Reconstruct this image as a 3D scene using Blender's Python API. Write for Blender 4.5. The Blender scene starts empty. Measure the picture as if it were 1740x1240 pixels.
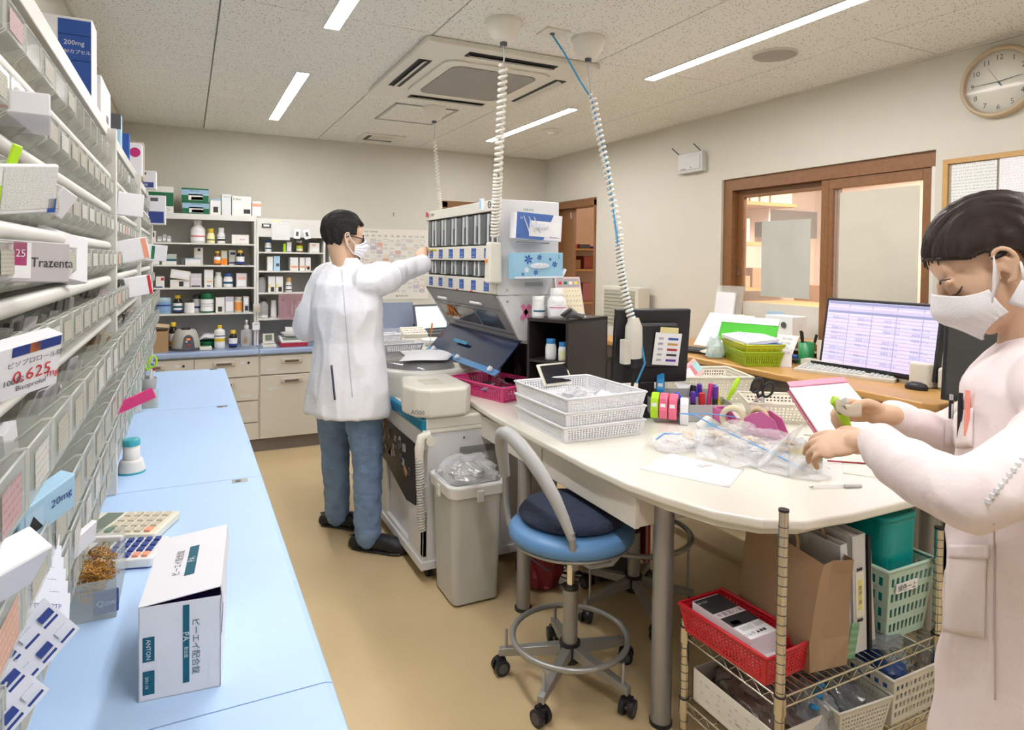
import bpy, bmesh, math, random
from mathutils import Vector as V, Matrix, Euler, noise
from mathutils.bvhtree import BVHTree
R=math.radians; PI=math.pi; random.seed(7)
C=bpy.context.scene.collection
sc=bpy.context.scene
# ---------------- camera
cam=bpy.data.cameras.new('camera'); co=bpy.data.objects.new('camera',cam); C.objects.link(co); sc.camera=co
YAW,PITCH,ROLL,FPX,CY=0.46142704,-0.02247075,0.01141801,1112.73,468.04
_r=V((math.cos(YAW),-math.sin(YAW),0)); _f=V((math.sin(YAW)*math.cos(PITCH),math.cos(YAW)*math.cos(PITCH),math.sin(PITCH))); _u=_r.cross(_f)
rr=_r*math.cos(ROLL)+_u*math.sin(ROLL); uu=-_r*math.sin(ROLL)+_u*math.cos(ROLL)
M=Matrix(((rr.x,uu.x,-_f.x,0),(rr.y,uu.y,-_f.y,0),(rr.z,uu.z,-_f.z,1.5),(0,0,0,1)))
co.matrix_world=M
cam.sensor_fit='HORIZONTAL'; cam.sensor_width=36; cam.lens=FPX/1740*36; cam.shift_y=-(620-CY)/1740; cam.clip_start=.02
# ---------------- world, exposure
w=bpy.data.worlds.new('world'); sc.world=w; w.use_nodes=True
w.node_tree.nodes['Background'].inputs[0].default_value=(1,.97,.92,1); w.node_tree.nodes['Background'].inputs[1].default_value=.35
sc.view_settings.view_transform='Standard'; sc.view_settings.look='None'; sc.view_settings.gamma=1; sc.view_settings.use_curve_mapping=False
sc.view_settings.exposure=EXPO=0.82
sc.cycles.transparent_max_bounces=24; sc.cycles.max_bounces=8; sc.cycles.diffuse_bounces=4; sc.cycles.sample_clamp_indirect=6
LAMP=44.0
# ---------------- materials
MATS={}
def nodes(name):
    m=bpy.data.materials.new(name); m.use_nodes=True; n=m.node_tree.nodes; return m,n,m.node_tree.links,n['Principled BSDF']
def mat(name,col=(.8,.8,.8),rough=.5,metal=0,alpha=1,emit=0,bump=0,bscale=60,var=.04,vscale=8,trans=0,spec=.5,coat=0):
    if name in MATS: return MATS[name]
    m,n,l,p=nodes(name)
    c=(col[0],col[1],col[2],1)
    tc=n.new('ShaderNodeTexCoord'); no=n.new('ShaderNodeTexNoise'); no.inputs['Scale'].default_value=vscale; no.inputs['Detail'].default_value=2
    l.new(tc.outputs['Object'],no.inputs['Vector'])
    mx=n.new('ShaderNodeMix'); mx.data_type='RGBA'; l.new(no.outputs['Fac'],mx.inputs[0])
    mx.inputs[6].default_value=tuple(min(1,x*(1+var)) for x in c[:3])+(1,); mx.inputs[7].default_value=tuple(x*(1-var) for x in c[:3])+(1,)
    l.new(mx.outputs[2],p.inputs['Base Color'])
    p.inputs['Roughness'].default_value=rough; p.inputs['Metallic'].default_value=metal; p.inputs['Alpha'].default_value=alpha
    p.inputs['Transmission Weight'].default_value=trans; p.inputs['Specular IOR Level'].default_value=spec; p.inputs['Coat Weight'].default_value=coat
    if emit:
        l.new(mx.outputs[2],p.inputs['Emission Color']); p.inputs['Emission Strength'].default_value=emit
    if bump:
        nb=n.new('ShaderNodeTexNoise'); nb.inputs['Scale'].default_value=bscale; nb.inputs['Detail'].default_value=4; l.new(tc.outputs['Object'],nb.inputs['Vector'])
        bp=n.new('ShaderNodeBump'); bp.inputs['Strength'].default_value=bump; bp.inputs['Distance'].default_value=.01; l.new(nb.outputs['Fac'],bp.inputs['Height']); l.new(bp.outputs[0],p.inputs['Normal'])
    MATS[name]=m; return m
def printed(name,paper,ink=(.12,.12,.14),sx=90,sz=170,amount=.5):
    """paper with rows of illegible small print (flat print)"""
    if name in MATS: return MATS[name]
    m,n,l,p=nodes(name); tc=n.new('ShaderNodeTexCoord'); sp=n.new('ShaderNodeSeparateXYZ'); l.new(tc.outputs['UV'],sp.inputs[0])
    def mth(op,a,b=None):
        q=n.new('ShaderNodeMath'); q.operation=op
        for i,x in enumerate((a,b)):
            if x is None: continue
            if isinstance(x,(int,float)): q.inputs[i].default_value=x
            else: l.new(x,q.inputs[i])
        return q.outputs[0]
    row=mth('FRACT',mth('MULTIPLY',sp.outputs[1],sz)); rowm=mth('GREATER_THAN',row,.55)
    no=n.new('ShaderNodeTexNoise'); no.inputs['Scale'].default_value=1; no.inputs['Detail'].default_value=1
    cb=n.new('ShaderNodeCombineXYZ'); l.new(mth('MULTIPLY',sp.outputs[0],sx*3),cb.inputs[0]); l.new(mth('FLOOR',mth('MULTIPLY',sp.outputs[1],sz)),cb.inputs[1]); l.new(cb.outputs[0],no.inputs['Vector'])
    f=mth('MULTIPLY',mth('MULTIPLY',rowm,mth('GREATER_THAN',no.outputs['Fac'],1-amount)),.5)
    mx=n.new('ShaderNodeMix'); mx.data_type='RGBA'; l.new(f,mx.inputs[0]); mx.inputs[6].default_value=paper+(1,); mx.inputs[7].default_value=ink+(1,)
    l.new(mx.outputs[2],p.inputs['Base Color']); p.inputs['Roughness'].default_value=.6
    MATS[name]=m; return m
def wood(name,a,b,sc_=3,rough=.35,ax=(1,12,12)):
    if name in MATS: return MATS[name]
    m,n,l,p=nodes(name); tc=n.new('ShaderNodeTexCoord'); mp=n.new('ShaderNodeMapping'); mp.inputs['Scale'].default_value=ax; l.new(tc.outputs['Object'],mp.inputs[0])
    no=n.new('ShaderNodeTexNoise'); no.inputs['Scale'].default_value=sc_; no.inputs['Detail'].default_value=6; no.inputs['Distortion'].default_value=.6; l.new(mp.outputs[0],no.inputs['Vector'])
    mx=n.new('ShaderNodeMix'); mx.data_type='RGBA'; l.new(no.outputs['Fac'],mx.inputs[0]); mx.inputs[6].default_value=a+(1,); mx.inputs[7].default_value=b+(1,)
    l.new(mx.outputs[2],p.inputs['Base Color']); p.inputs['Roughness'].default_value=rough; MATS[name]=m; return m
def ceiling_mat():
    m,n,l,p=nodes('acoustic_tile'); tc=n.new('ShaderNodeTexCoord'); mp=n.new('ShaderNodeMapping'); mp.inputs['Scale'].default_value=(26,34,26); mp.inputs['Rotation'].default_value=(0,0,.5)
    l.new(tc.outputs['Object'],mp.inputs[0]); vo=n.new('ShaderNodeTexVoronoi'); vo.inputs['Randomness'].default_value=1; vo.inputs['Scale'].default_value=2.2; l.new(mp.outputs[0],vo.inputs['Vector'])
    no=n.new('ShaderNodeTexNoise'); no.inputs['Scale'].default_value=60; l.new(tc.outputs['Object'],no.inputs['Vector'])
    ad=n.new('ShaderNodeMath'); ad.operation='MULTIPLY_ADD'; l.new(no.outputs['Fac'],ad.inputs[0]); ad.inputs[1].default_value=.22; l.new(vo.outputs['Distance'],ad.inputs[2])
    rp=n.new('ShaderNodeValToRGB'); rp.color_ramp.elements[0].position=.30; rp.color_ramp.elements[1].position=.34
    rp.color_ramp.elements[0].color=(.28,.26,.22,1); rp.color_ramp.elements[1].color=(.80,.785,.72,1); l.new(ad.outputs[0],rp.inputs[0]); l.new(rp.outputs[0],p.inputs['Base Color']); p.inputs['Roughness'].default_value=.9
    MATS['acoustic_tile']=m; return m
# ---------------- mesh builder
_TX={}
def glyphs(s):
    if s not in _TX:
        cu=bpy.data.curves.new('t','FONT'); cu.body=s; cu.size=1; cu.resolution_u=2; o=bpy.data.objects.new('t',cu); C.objects.link(o)
        me=bpy.data.meshes.new_from_object(o); vs=[(v.co.x,v.co.y) for v in me.vertices]; fs=[tuple(f.vertices) for f in me.polygons]
        wd=max([v[0] for v in vs],default=1)
        _TX[s]=(vs,fs,wd); bpy.data.objects.remove(o); bpy.data.curves.remove(cu); bpy.data.meshes.remove(me)
    return _TX[s]
class B:
    def __init__(s): s.v=[];s.f=[];s.mi=[];s.ms=[];s.sm=[];s.uv={};s.T=Matrix()
    def m(s,m):
        if m not in s.ms: s.ms.append(m)
        return s.ms.index(m)
    def add(s,vs,fs,m,sm=False,uvs=None):
        o=len(s.v); T=s.T; s.v+=[T@V(p) for p in vs]; k=s.m(m)
        for i,f in enumerate(fs):
            if uvs: s.uv[len(s.f)]=uvs[i]
            s.f.append([o+j for j in f]); s.mi.append(k); s.sm.append(sm)
        return s
    def quad(s,a,b,c,d,m,uv=None): return s.add([a,b,c,d],[(0,1,2,3)],m,uvs=[uv or ((0,0),(1,0),(1,1),(0,1))])
    def box(s,c,d,m,rz=0,rot=None,tx=1,ty=1):
        """centre c, size d; tx,ty scale the top"""
        Rm=(rot if rot is not None else Matrix.Rotation(rz,3,'Z')); hx,hy,hz=d[0]/2,d[1]/2,d[2]/2; vs=[]
        for sz in (-1,1):
            for sx,sy in ((-1,-1),(1,-1),(1,1),(-1,1)):
                vs.append(V(c)+Rm@V((sx*hx*(tx if sz>0 else 1),sy*hy*(ty if sz>0 else 1),sz*hz)))
        return s.add(vs,[(0,3,2,1),(4,5,6,7),(0,1,5,4),(1,2,6,5),(2,3,7,6),(3,0,4,7)],m,uvs=[((0,0),(1,0),(1,1),(0,1))]*6)
    def bb(s,lo,hi,m): return s.box([(a+b)/2 for a,b in zip(lo,hi)],[abs(b-a) for a,b in zip(lo,hi)],m)
    def rbox(s,c,d,r,m,n=4,sm=False,top=1,rz=0):
        """box with rounded vertical edges"""
        pts=[]; hx,hy=d[0]/2-r,d[1]/2-r
        for cx,cy,a0 in ((hx,hy,0),(-hx,hy,90),(-hx,-hy,180),(hx,-hy,270)):
            for i in range(n+1):
                a=R(a0+90*i/n); pts.append((cx+r*math.cos(a),cy+r*math.sin(a)))
        N=len(pts); Rz=Matrix.Rotation(rz,3,'Z'); z0,z1=c[2]-d[2]/2,c[2]+d[2]/2
        vs=[Rz@V((x,y,0))+V((c[0],c[1],z0)) for x,y in pts]+[Rz@V((x*top,y*top,0))+V((c[0],c[1],z1)) for x,y in pts]
        return s.add(vs,[tuple(range(N))[::-1],tuple(range(N,2*N))]+[(i,(i+1)%N,N+(i+1)%N,N+i) for i in range(N)],m,sm)
    def cyl(s,a,b,r,m,r2=None,n=16,sm=True,cap=True):
        a,b=V(a),V(b); r2=r if r2 is None else r2; q=(b-a).to_track_quat('Z','Y').to_matrix(); vs=[]
        for p,rad in ((a,r),(b,r2)): vs+=[p+q@V((rad*math.cos(2*PI*i/n),rad*math.sin(2*PI*i/n),0)) for i in range(n)]
        s.add(vs,[(i,(i+1)%n,n+(i+1)%n,n+i) for i in range(n)],m,sm)
        if cap:
            s.add(vs,[tuple(range(n))[::-1],tuple(range(n,2*n))],m,False)
        return s
    def tube(s,path,r,m,n=8,closed=False,cap=True,flat=1):
        P=[V(p) for p in path]; N=len(P); vs=[]; up=None
        for i in range(N):
            if closed: t=P[(i+1)%N]-P[i-1]
            else: t=P[min(i+1,N-1)]-P[max(i-1,0)]
            t.normalize()
            if up is None: up=V((0,0,1)) if abs(t.z)<.9 else V((1,0,0))
            x=t.cross(up)
            if x.length<1e-6: x=t.orthogonal()
            x.normalize(); y=x.cross(t); up=y
            rad=r[i] if isinstance(r,(list,tuple)) else r
            vs+=[P[i]+x*(rad*math.cos(2*PI*j/n))+y*(rad*flat*math.sin(2*PI*j/n)) for j in range(n)]
        fs=[]; K=N if closed else N-1
        for i in range(K):
            for j in range(n):
                a=i*n+j;b=i*n+(j+1)%n;c=((i+1)%N)*n+(j+1)%n;d=((i+1)%N)*n+j; fs.append((a,b,c,d))
        s.add(vs,fs,m,True)
        if cap and not closed: s.add(vs,[tuple(range(n))[::-1],tuple(range((N-1)*n,N*n))],m,False)
        return s
    def lathe(s,pr,m,o=(0,0,0),n=24,sm=True,sx=1,sy=1,cap=True):
        vs=[(o[0]+r*sx*math.cos(2*PI*j/n),o[1]+r*sy*math.sin(2*PI*j/n),o[2]+z) for r,z in pr for j in range(n)]; fs=[]
        for i in range(len(pr)-1):
            for j in range(n): fs.append((i*n+j,i*n+(j+1)%n,(i+1)*n+(j+1)%n,(i+1)*n+j))
        s.add(vs,fs,m,sm)
        e=[]
        if not cap: return s
        if pr[0][0]>1e-5: e.append(tuple(range(n))[::-1])
        if pr[-1][0]>1e-5: e.append(tuple(range((len(pr)-1)*n,len(pr)*n)))
        if e: s.add(vs,e,m,False)
        return s
    def prism(s,poly,h0,h1,m,ax='z',sm=False):
        def q(a,b,h): return {'z':(a,b,h),'y':(a,h,b),'x':(h,a,b)}[ax]
        N=len(poly); vs=[q(a,b,h0) for a,b in poly]+[q(a,b,h1) for a,b in poly]
        return s.add(vs,[tuple(range(N))[::-1],tuple(range(N,2*N))]+[(i,(i+1)%N,N+(i+1)%N,N+i) for i in range(N)],m,sm)
    def perf(s,a,b,c,d,nu,nv,m,mu=.08,mv=.15,g=.4,win=None):
        """bilinear panel a-b-c-d (a,b bottom) with nu x nv holes; mu,mv margins; g rib share; win=(u0,u1,v0,v1) leaves one big opening"""
        def seq(n,mg):
            cell=(1-2*mg)/n; t=[0]; 
            for i in range(n): t+=[mg+cell*(i+g/2),mg+cell*(i+1-g/2)]
            return t+[1]
        U,W=seq(nu,mu),seq(nv,mv); a,b,c,d=map(V,(a,b,c,d)); vs=[a*(1-u)*(1-w)+b*u*(1-w)+c*u*w+d*(1-u)*w for w in W for u in U]; fs=[]; k=len(U)
        for j in range(len(W)-1):
            for i in range(k-1):
                if i%2 and j%2: continue
                if win:
                    uc,wc=(U[i]+U[i+1])/2,(W[j]+W[j+1])/2
                    if win[0]<uc<win[1] and win[2]<wc<win[3]: continue
                fs.append((j*k+i,j*k+i+1,(j+1)*k+i+1,(j+1)*k+i))
        return s.add(vs,fs,m)
    def text(s,t,o,u,v,size,m,al='c',maxw=None):
        """text in the plane at o, u = reading direction, v = up"""
        vs,fs,wd=glyphs(t); u,v=V(u).normalized(),V(v).normalized(); k=size
        if maxw and wd*k>maxw: u=u*(maxw/(wd*k)); 
        off={'c':-wd/2,'l':0,'r':-wd}[al]; o=V(o)
        return s.add([o+u*((x+off)*k)+v*((y-.36)*k) for x,y in vs],fs,m)
    def obj(s,name,parent=None,loc=None,bev=0,solid=0,sub=0,rz=None,seg=2,**p):
        me=bpy.data.meshes.new(name); me.from_pydata([tuple(v) for v in s.v],[],s.f)
        for m in s.ms: me.materials.append(m)
        me.polygons.foreach_set('material_index',s.mi); me.polygons.foreach_set('use_smooth',s.sm)
        if s.uv:
            ul=me.uv_layers.new(name='uv').data
            for fi,uvs in s.uv.items():
                pl=me.polygons[fi]
                for k,li in enumerate(pl.loop_indices): ul[li].uv=uvs[k%len(uvs)]
        me.validate(); me.update()
        o=bpy.data.objects.new(name,me); C.objects.link(o)
        if parent: o.parent=parent
        if loc: o.location=loc
        if rz is not None: o.rotation_euler=(0,0,rz)
        if solid:
            q=o.modifiers.new('s','SOLIDIFY'); q.thickness=solid; q.offset=0
        if bev:
            q=o.modifiers.new('b','BEVEL'); q.width=bev; q.segments=seg; q.limit_method='ANGLE'; q.angle_limit=R(40); q.harden_normals=False
        if sub:
            q=o.modifiers.new('u','SUBSURF'); q.levels=q.render_levels=sub
        for k,x in p.items(): o[k]=x
        return o
def tag(o,label,cat,group=None):
    o['label']=label; o['category']=cat
    if group: o['group']=group
    return o
def thing(name,label,cat,loc=(0,0,0),rz=0,group=None,rot=None):
    o=bpy.data.objects.new(name,None); o.empty_display_size=.05; C.objects.link(o); o.location=loc; o.rotation_euler=rot or (0,0,rz); return tag(o,label,cat,group)
KIDS={}
def copy_tree(o,label=None,loc=None,rz=None,parent=None,kids=None):
    c=o.copy(); C.objects.link(c)
    if parent: c.parent=parent
    if label: c['label']=label
    if loc is not None: c.location=loc
    if rz is not None: c.rotation_euler=(0,0,rz)
    for ch in [x for x in (kids or C.objects) if x.parent==o]: copy_tree(ch,parent=c,kids=kids)
    return c
def rank(objs,fmt):
    """name alike things by their order away from the camera"""
    for i,o in enumerate(sorted(objs,key=lambda o:o.location.length)): o['label']=fmt.format(ORD[i] if i<20 else ('last' if i==len(objs)-1 else ORD[i-20]+' beyond the twentieth'),o['_c']); del o['_c']
def struct(b,name,**k): return b.obj(name,kind='structure',**k)
ORD=['first','second','third','fourth','fifth','sixth','seventh','eighth','ninth','tenth','eleventh','twelfth','thirteenth','fourteenth','fifteenth','sixteenth','seventeenth','eighteenth','nineteenth','twentieth']
# palette
white=mat('white_plastic',(.83,.83,.84),.35); wmetal=mat('white_metal',(.74,.74,.72),.4); cream=mat('cream_plastic',(.80,.77,.66),.4); black=mat('black_plastic',(.015,.015,.018),.4)
ink=mat('black_ink',(.03,.03,.035),.5); paper=mat('white_paper',(.88,.88,.90),.6); steel=mat('steel',(.62,.62,.62),.25,1); chrome=mat('chrome',(.75,.73,.68),.12,1); grey=mat('grey_plastic',(.33,.34,.34),.5)
dgrey=mat('dark_grey',(.09,.09,.1),.5); red=mat('red_plastic',(.60,.02,.035),.4); pink=mat('pink_plastic',(.75,.05,.24),.35); green=mat('green_print',(.01,.17,.07),.45); navy=mat('navy_print',(.02,.05,.25),.45)
blue=mat('blue_plastic',(.05,.2,.65),.4); yellow=mat('yellow_plastic',(.95,.75,.02),.4); teal=mat('teal_print',(.0,.11,.17),.45); lime=mat('lime_plastic',(.45,.75,.02),.4); orange=mat('orange_plastic',(.95,.3,.03),.4)
purple=mat('purple_plastic',(.12,.03,.35),.35); clear=mat('clear_plastic',(.80,.83,.77),.12,alpha=.26,spec=.8); clearw=mat('clear_film',(.93,.93,.94),.12,alpha=.3,spec=.9); glass=mat('glass_pane',(.9,.92,.9),.03,alpha=.12,spec=.8)
ub=mat('print_blue',(.02,.085,.38),.45); amber=mat('amber_glass',(.16,.05,.01),.1); silver=mat('silver_foil',(.72,.72,.74),.2,1,bump=.5,bscale=90); brown=mat('brown_card',(.38,.22,.10),.7); skin=mat('skin',(.74,.48,.32),.5,bump=.05,bscale=150,var=.06)
lens_blk=mat('screen_dark',(.02,.02,.025),.1); lblue=mat('pale_blue',(.42,.66,.85),.4); lgrey=mat('light_grey',(.6,.6,.6),.5); magenta=mat('magenta_print',(.55,.02,.2),.4); salmon=mat('salmon_print',(.85,.35,.22),.5)
txt=printed('printed_white',(.86,.86,.85)); txtb=printed('printed_sparse',(.86,.86,.88),sx=30,sz=40,amount=.42); txtc=printed('printed_cream',(.47,.455,.375),(.16,.15,.12),sx=8,sz=6,amount=.5); txtd=printed('printed_form',(.80,.81,.78),(.25,.27,.3),sx=14,sz=26,amount=.5)
txtblu=printed('printed_pale_blue',(.45,.68,.86),(.1,.15,.3),sx=8,sz=9,amount=.5)
# ================= SETTING
XL,XR,YB,YF,ZC=-.45,3.35,5.95,-1.6,2.55
fl=mat('vinyl_floor',(.64,.495,.285),.24,bump=.04,bscale=25,var=.10,vscale=2.2,spec=.45)
wallm=mat('wall_paper',(.65,.62,.535),.85,bump=.12,bscale=220,var=.02); trimw=mat('white_trim',(.75,.72,.65),.5)
wd=wood('brown_wood',(.17,.072,.026),(.30,.14,.052)); wdl=wood('light_wood',(.48,.27,.09),(.62,.38,.14)); 
wds=mat('warm_wall',(.84,.70,.60),.8); 
struct(B().bb((XL-.2,YF,-.1),(9,YB+3,0),fl),'floor')
struct(B().bb((XL-.1,YF,0),(XL,YB,ZC),wallm),'wall_left')
struct(B().bb((XL-.1,YF-.1,0),(XR,YF,ZC),wallm),'wall_front')
# back wall with a doorway behind the machine
b=B(); b.bb((XL-.1,YB,0),(2.2,YB+.12,ZC),wallm).bb((2.2,YB,2.06),(3.05,YB+.12,ZC),wallm).bb((3.05,YB,0),(XR+.12,YB+.12,ZC),wallm); struct(b,'wall_back')
# right wall: window and doorway
b=B(); b.bb((XR,YF,0),(XR+.12,2.0,ZC),wallm).bb((XR,3.46,0),(XR+.12,5.02,ZC),wallm).bb((XR,2.0,0),(XR+.12,3.46,.97),wallm).bb((XR,2.0,2.08),(XR+.12,3.46,ZC),wallm).bb((XR,5.02,2.07),(XR+.12,5.8,ZC),wallm).bb((XR,5.8,0),(XR+.12,YB,ZC),wallm); struct(b,'wall_right')
# ceiling slab with lay-in tiles as parts
ce=struct(B().bb((XL-.1,YF-.1,ZC+.02),(XR+.12,YB+.12,ZC+.1),wallm),'ceiling'); am=ceiling_mat()
HOLES=[(1.0,1.98,2.93,4.06)]
tm=None
for i in range(-1,5):
    x0=.13+.91*(i-1)+.01 if i else .13-.91
    x0=.125+.905*(i-1); y=2.91+(.91 if i%2 else 0)-.91*5
    while y<YB:
        lo=(max(x0,XL),max(y,YF)); hi=(min(x0+.905,XR),min(y+1.82,YB))
        if hi[0]-lo[0]>.03 and hi[1]-lo[1]>.03:
            B().bb((lo[0]+.003,lo[1]+.003,ZC),(hi[0]-.003,hi[1]-.003,ZC+.018),am).obj('ceiling_panel',ce,bev=.002,seg=1)
        y+=1.82
for nm,lo,hi in (('baseboard_right',(XR-.012,YF,0),(XR,5.0,.06)),('baseboard_back',(1.1,YB-.012,0),(2.15,YB,.06))): struct(B().bb(lo,hi,trimw),nm)
# cornice strips
for nm,lo,hi in (('trim_1',(XL,YB-.012,ZC-.015),(XR,YB,ZC)),('trim_2',(XR-.012,YF,ZC-.015),(XR,YB,ZC)),('trim_3',(XL,YF,ZC-.015),(XL+.012,YB,ZC))): struct(B().bb(lo,hi,wallm),nm)
# window_1: brown sliding window in right wall
def fr(b,y0,y1,z0,z1,x,t,wd_,m,top=None):
    b.bb((x,y0,z0),(x+t,y0+wd_,z1),m).bb((x,y1-wd_,z0),(x+t,y1,z1),m).bb((x,y0+wd_,z0),(x+t,y1-wd_,z0+wd_),m).bb((x,y0+wd_,z1-(top or wd_)),(x+t,y1-wd_,z1),m)
win=struct(B().bb((XR-.01,2.0,.95),(XR+.13,3.46,.97),wd).bb((XR+.02,2.0,2.0),(XR+.12,3.46,2.08),wd).bb((XR+.02,3.38,.97),(XR+.12,3.46,2.0),wd).bb((XR+.02,2.0,.97),(XR+.12,2.03,2.0),trimw),'window_1')
s=B(); fr(s,2.60,3.38,.97,2.0,XR+.075,.035,.05,wd); s.obj('sash',win,bev=.003)
s=B(); fr(s,2.03,2.68,.97,2.0,XR+.03,.035,.05,wd,.06); s.bb((XR+.032,2.60,.98),(XR+.063,2.631,1.99),wd); s.obj('sash',win,bev=.003)
B().bb((XR+.09,2.65,1.02),(XR+.095,3.33,1.95),glass).obj('glass_pane',win); B().bb((XR+.045,2.08,1.02),(XR+.05,2.60,1.95),glass).obj('glass_pane',win)
film=mat('frosted_film',(.78,.77,.70),.5,alpha=.8,bump=.2,bscale=30)
B().bb((XR+.085,2.65,1.02),(XR+.088,3.33,1.24),film).obj('frosted_film',win); B().bb((XR+.040,2.08,1.02),(XR+.043,2.60,1.21),film).obj('frosted_film',win)
B().box((XR+.07,3.355,1.45),(.012,.02,.07),steel).obj('finger_pull',win)
post=mat('poster_back',(.55,.56,.50),.7,alpha=.93,bump=.3,bscale=12,var=.12,vscale=6); post2=mat('poster_back_pale',(.66,.62,.51),.7,alpha=.93,bump=.3,bscale=9,var=.10,vscale=5)
tag(B().bb((XR+.080,2.79,1.285),(XR+.082,3.17,1.78),post).obj('poster'),'grey green back of a poster stuck on the left window sash','poster')
tag(B().bb((XR+.038,2.10,1.27),(XR+.040,2.56,1.915),post2).obj('poster'),'large pale cream back of a poster covering the right window sash','poster')
tag(B().bb((XR+.078,2.98,1.10),(XR+.082,3.11,1.19),lblue).obj('sticky_note'),'pale blue sheet stuck on the frosted film of the window','note')
# doorway in right wall near the corner
dr=struct(B().bb((XR-.012,5.72,0),(XR+.13,5.80,2.07),wd).bb((XR-.012,5.02,2.02),(XR+.13,5.80,2.09),wd).bb((XR-.012,5.02,0),(XR+.13,5.045,2.07),wd),'door_1')
b=B(); b.bb((XR+.05,5.50,0),(XR+.085,5.72,2.02),wd); b.obj('sliding_door',dr,bev=.003); B().box((XR+.045,5.53,1.95),(.015,.015,.06),steel).obj('latch',dr)
d2=struct(B().bb((2.2,YB-.012,0),(2.25,YB+.13,2.06),wd).bb((3.0,YB-.012,0),(3.05,YB+.13,2.06),wd).bb((2.2,YB-.012,2.01),(3.05,YB+.13,2.07),wd),'door_2')
B().bb((2.25,YB+.05,0),(3.0,YB+.08,2.01),trimw).obj('door_panel',d2)
# the waiting room beyond the window and the store beyond the doorway
struct(B().bb((5.9,-1,0),(6.0,9,2.7),wds),'wall_east'); struct(B().bb((XR+.12,8.9,0),(6,9,2.7),wds),'wall_north'); struct(B().bb((XR+.12,-1.1,0),(6,-1,2.7),wds),'wall_south')
struct(B().bb((XR+.12,-1.1,2.55),(6,9,2.7),wallm),'trim_4')
struct(B().bb((4.3,4.75,0),(5.9,4.85,2.55),wds).bb((4.2,4.75,0),(4.28,4.85,2.55),trimw),'wall_inner')
def area(n,loc,size,e,col=(1,1,1),rot=(0,0,0),sy=None):
    l=bpy.data.lights.new(n,'AREA'); l.energy=e; l.size=size; l.color=col
    if sy: l.shape='RECTANGLE'; l.size_y=sy
    o=bpy.data.objects.new(n,l); C.objects.link(o); o.location=loc; o.rotation_euler=rot
area('waiting_room_lamp',(4.7,2.8,2.5),1.0,62,(1,.88,.80),sy=1.5); area('store_lamp',(4.4,6.6,2.5),.6,26,(1,.87,.78))
# ================= CEILING FITTINGS
em=mat('lamp_diffuser',(1.0,.985,1.0),.4,emit=LAMP,var=0); rim=mat('lamp_rim',(.7,.69,.66),.4)
def strip(x,y0,y1,label,grp='recessed strip lights in the ceiling'):
    t=thing('ceiling_light',label,'ceiling light',(x,(y0+y1)/2,ZC),0,grp); h=(y1-y0)/2
    B().bb((-.033,-h,-.004),(.033,h,.006),em).obj('diffuser',t)
    b=B()
    for s_ in(-1,1): b.bb((s_*.033,-h-.006,-.006),(s_*.039,h+.006,.004),rim); b.bb((-.033,s_*h,-.006),(.033,s_*(h+.006),.004),rim)
    b.obj('trim_ring',t)
strip(.59,3.86,5.26,'slim lit strip light above the aisle, far left of the air conditioner')
strip(.59,1.66,3.06,'slim lit strip light at the top frame edge over the counter')
strip(2.375,3.86,5.26,'slim lit strip light beyond the hanging coil, nearest the far right corner')
strip(2.375,1.64,3.04,'long lit strip light over the white table, nearest the wall clock')
strip(2.375,-.6,.8,'strip light behind the camera, right row'); strip(.59,-.6,.8,'strip light behind the camera, left row')
# air conditioner cassette
acm=mat('ac_white',(.72,.69,.60),.45); acg=mat('ac_grille',(.36,.34,.31),.6,bump=.8,bscale=250); slotm=mat('slot_black',(.012,.012,.012),.6); acl=mat('ac_lip',(.62,.59,.51),.45)
ac=thing('air_conditioner','square white ceiling air conditioner cassette with grey central grille','air conditioner',(1.49,3.49,ZC))
b=B(); s_=.495; 
b.rbox((0,0,-.016),(.97,1.12,.03),.02,acm); b.obj('cover_panel',ac,bev=.006)
b=B(); b.rbox((0,0,-.036),(.62,.72,.012),.07,acm,top=1.0); b.obj('inner_panel',ac,bev=.004)
B().rbox((0,0,-.044),(.50,.60,.006),.06,acg).obj('grille',ac)
for sx,sy,lx,ly in ((-.40,0,.07,.56),(.40,0,.07,.56),(0,-.47,.50,.07),(0,.47,.50,.07)):
    b=B(); b.box((sx,sy,-.0325),(lx,ly,.004),slotm); f=b.obj('air_slot',ac)
    l=B(); rot=Euler((R(28) if ly<.1 else 0, R(28)*(-1 if sx<0 else 1) if lx<.1 else 0,0)).to_matrix(); k=.6
    l.box((sx*.985,sy*.985,-.036),((lx*k if lx<.1 else lx-.02),(ly*k if ly<.1 else ly-.02),.004),acl,rot=rot); l.obj('louvre',ac)
# access hatch, supply vent, speaker, detector, cable plate
t=thing('access_hatch','square ceiling access hatch with a grey metal frame behind the air conditioner','hatch',(1.48,4.575,ZC)); b=B(); gf=mat('hatch_frame',(.35,.34,.31),.4)
for a in(-1,1): b.box((a*.215,0,-.003),(.02,.56,.006),gf); b.box((0,a*.27,-.003),(.43,.02,.006),gf)
b.obj('frame',t); B().box((0,0,-.001),(.41,.52,.004),am).obj('hatch_panel',t)
t=thing('ceiling_vent','small square white ceiling vent with a dark slot near the back wall','vent',(1.50,5.60,ZC)); B().box((0,0,-.004),(.36,.34,.008),acm).obj('frame',t,bev=.003)
B().prism([(-.10,-.09),(.10,-.09),(.10,.08),(-.10,.08)],-.010,-.008,acl).obj('vent_plate',t); B().box((0,.095,-.009),(.24,.035,.003),slotm).obj('slot',t); B().box((-.115,0,-.009),(.03,.2,.003),slotm).obj('slot',t)
t=thing('ceiling_speaker','round flat grey ceiling speaker close to the long strip light','speaker',(2.64,2.38,ZC)); B().lathe([(.105,0),(.105,-.006),(.095,-.010),(.001,-.010)],mat('speaker_mesh',(.50,.47,.41),.6,bump=.8,bscale=300)).obj('grille',t)
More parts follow.
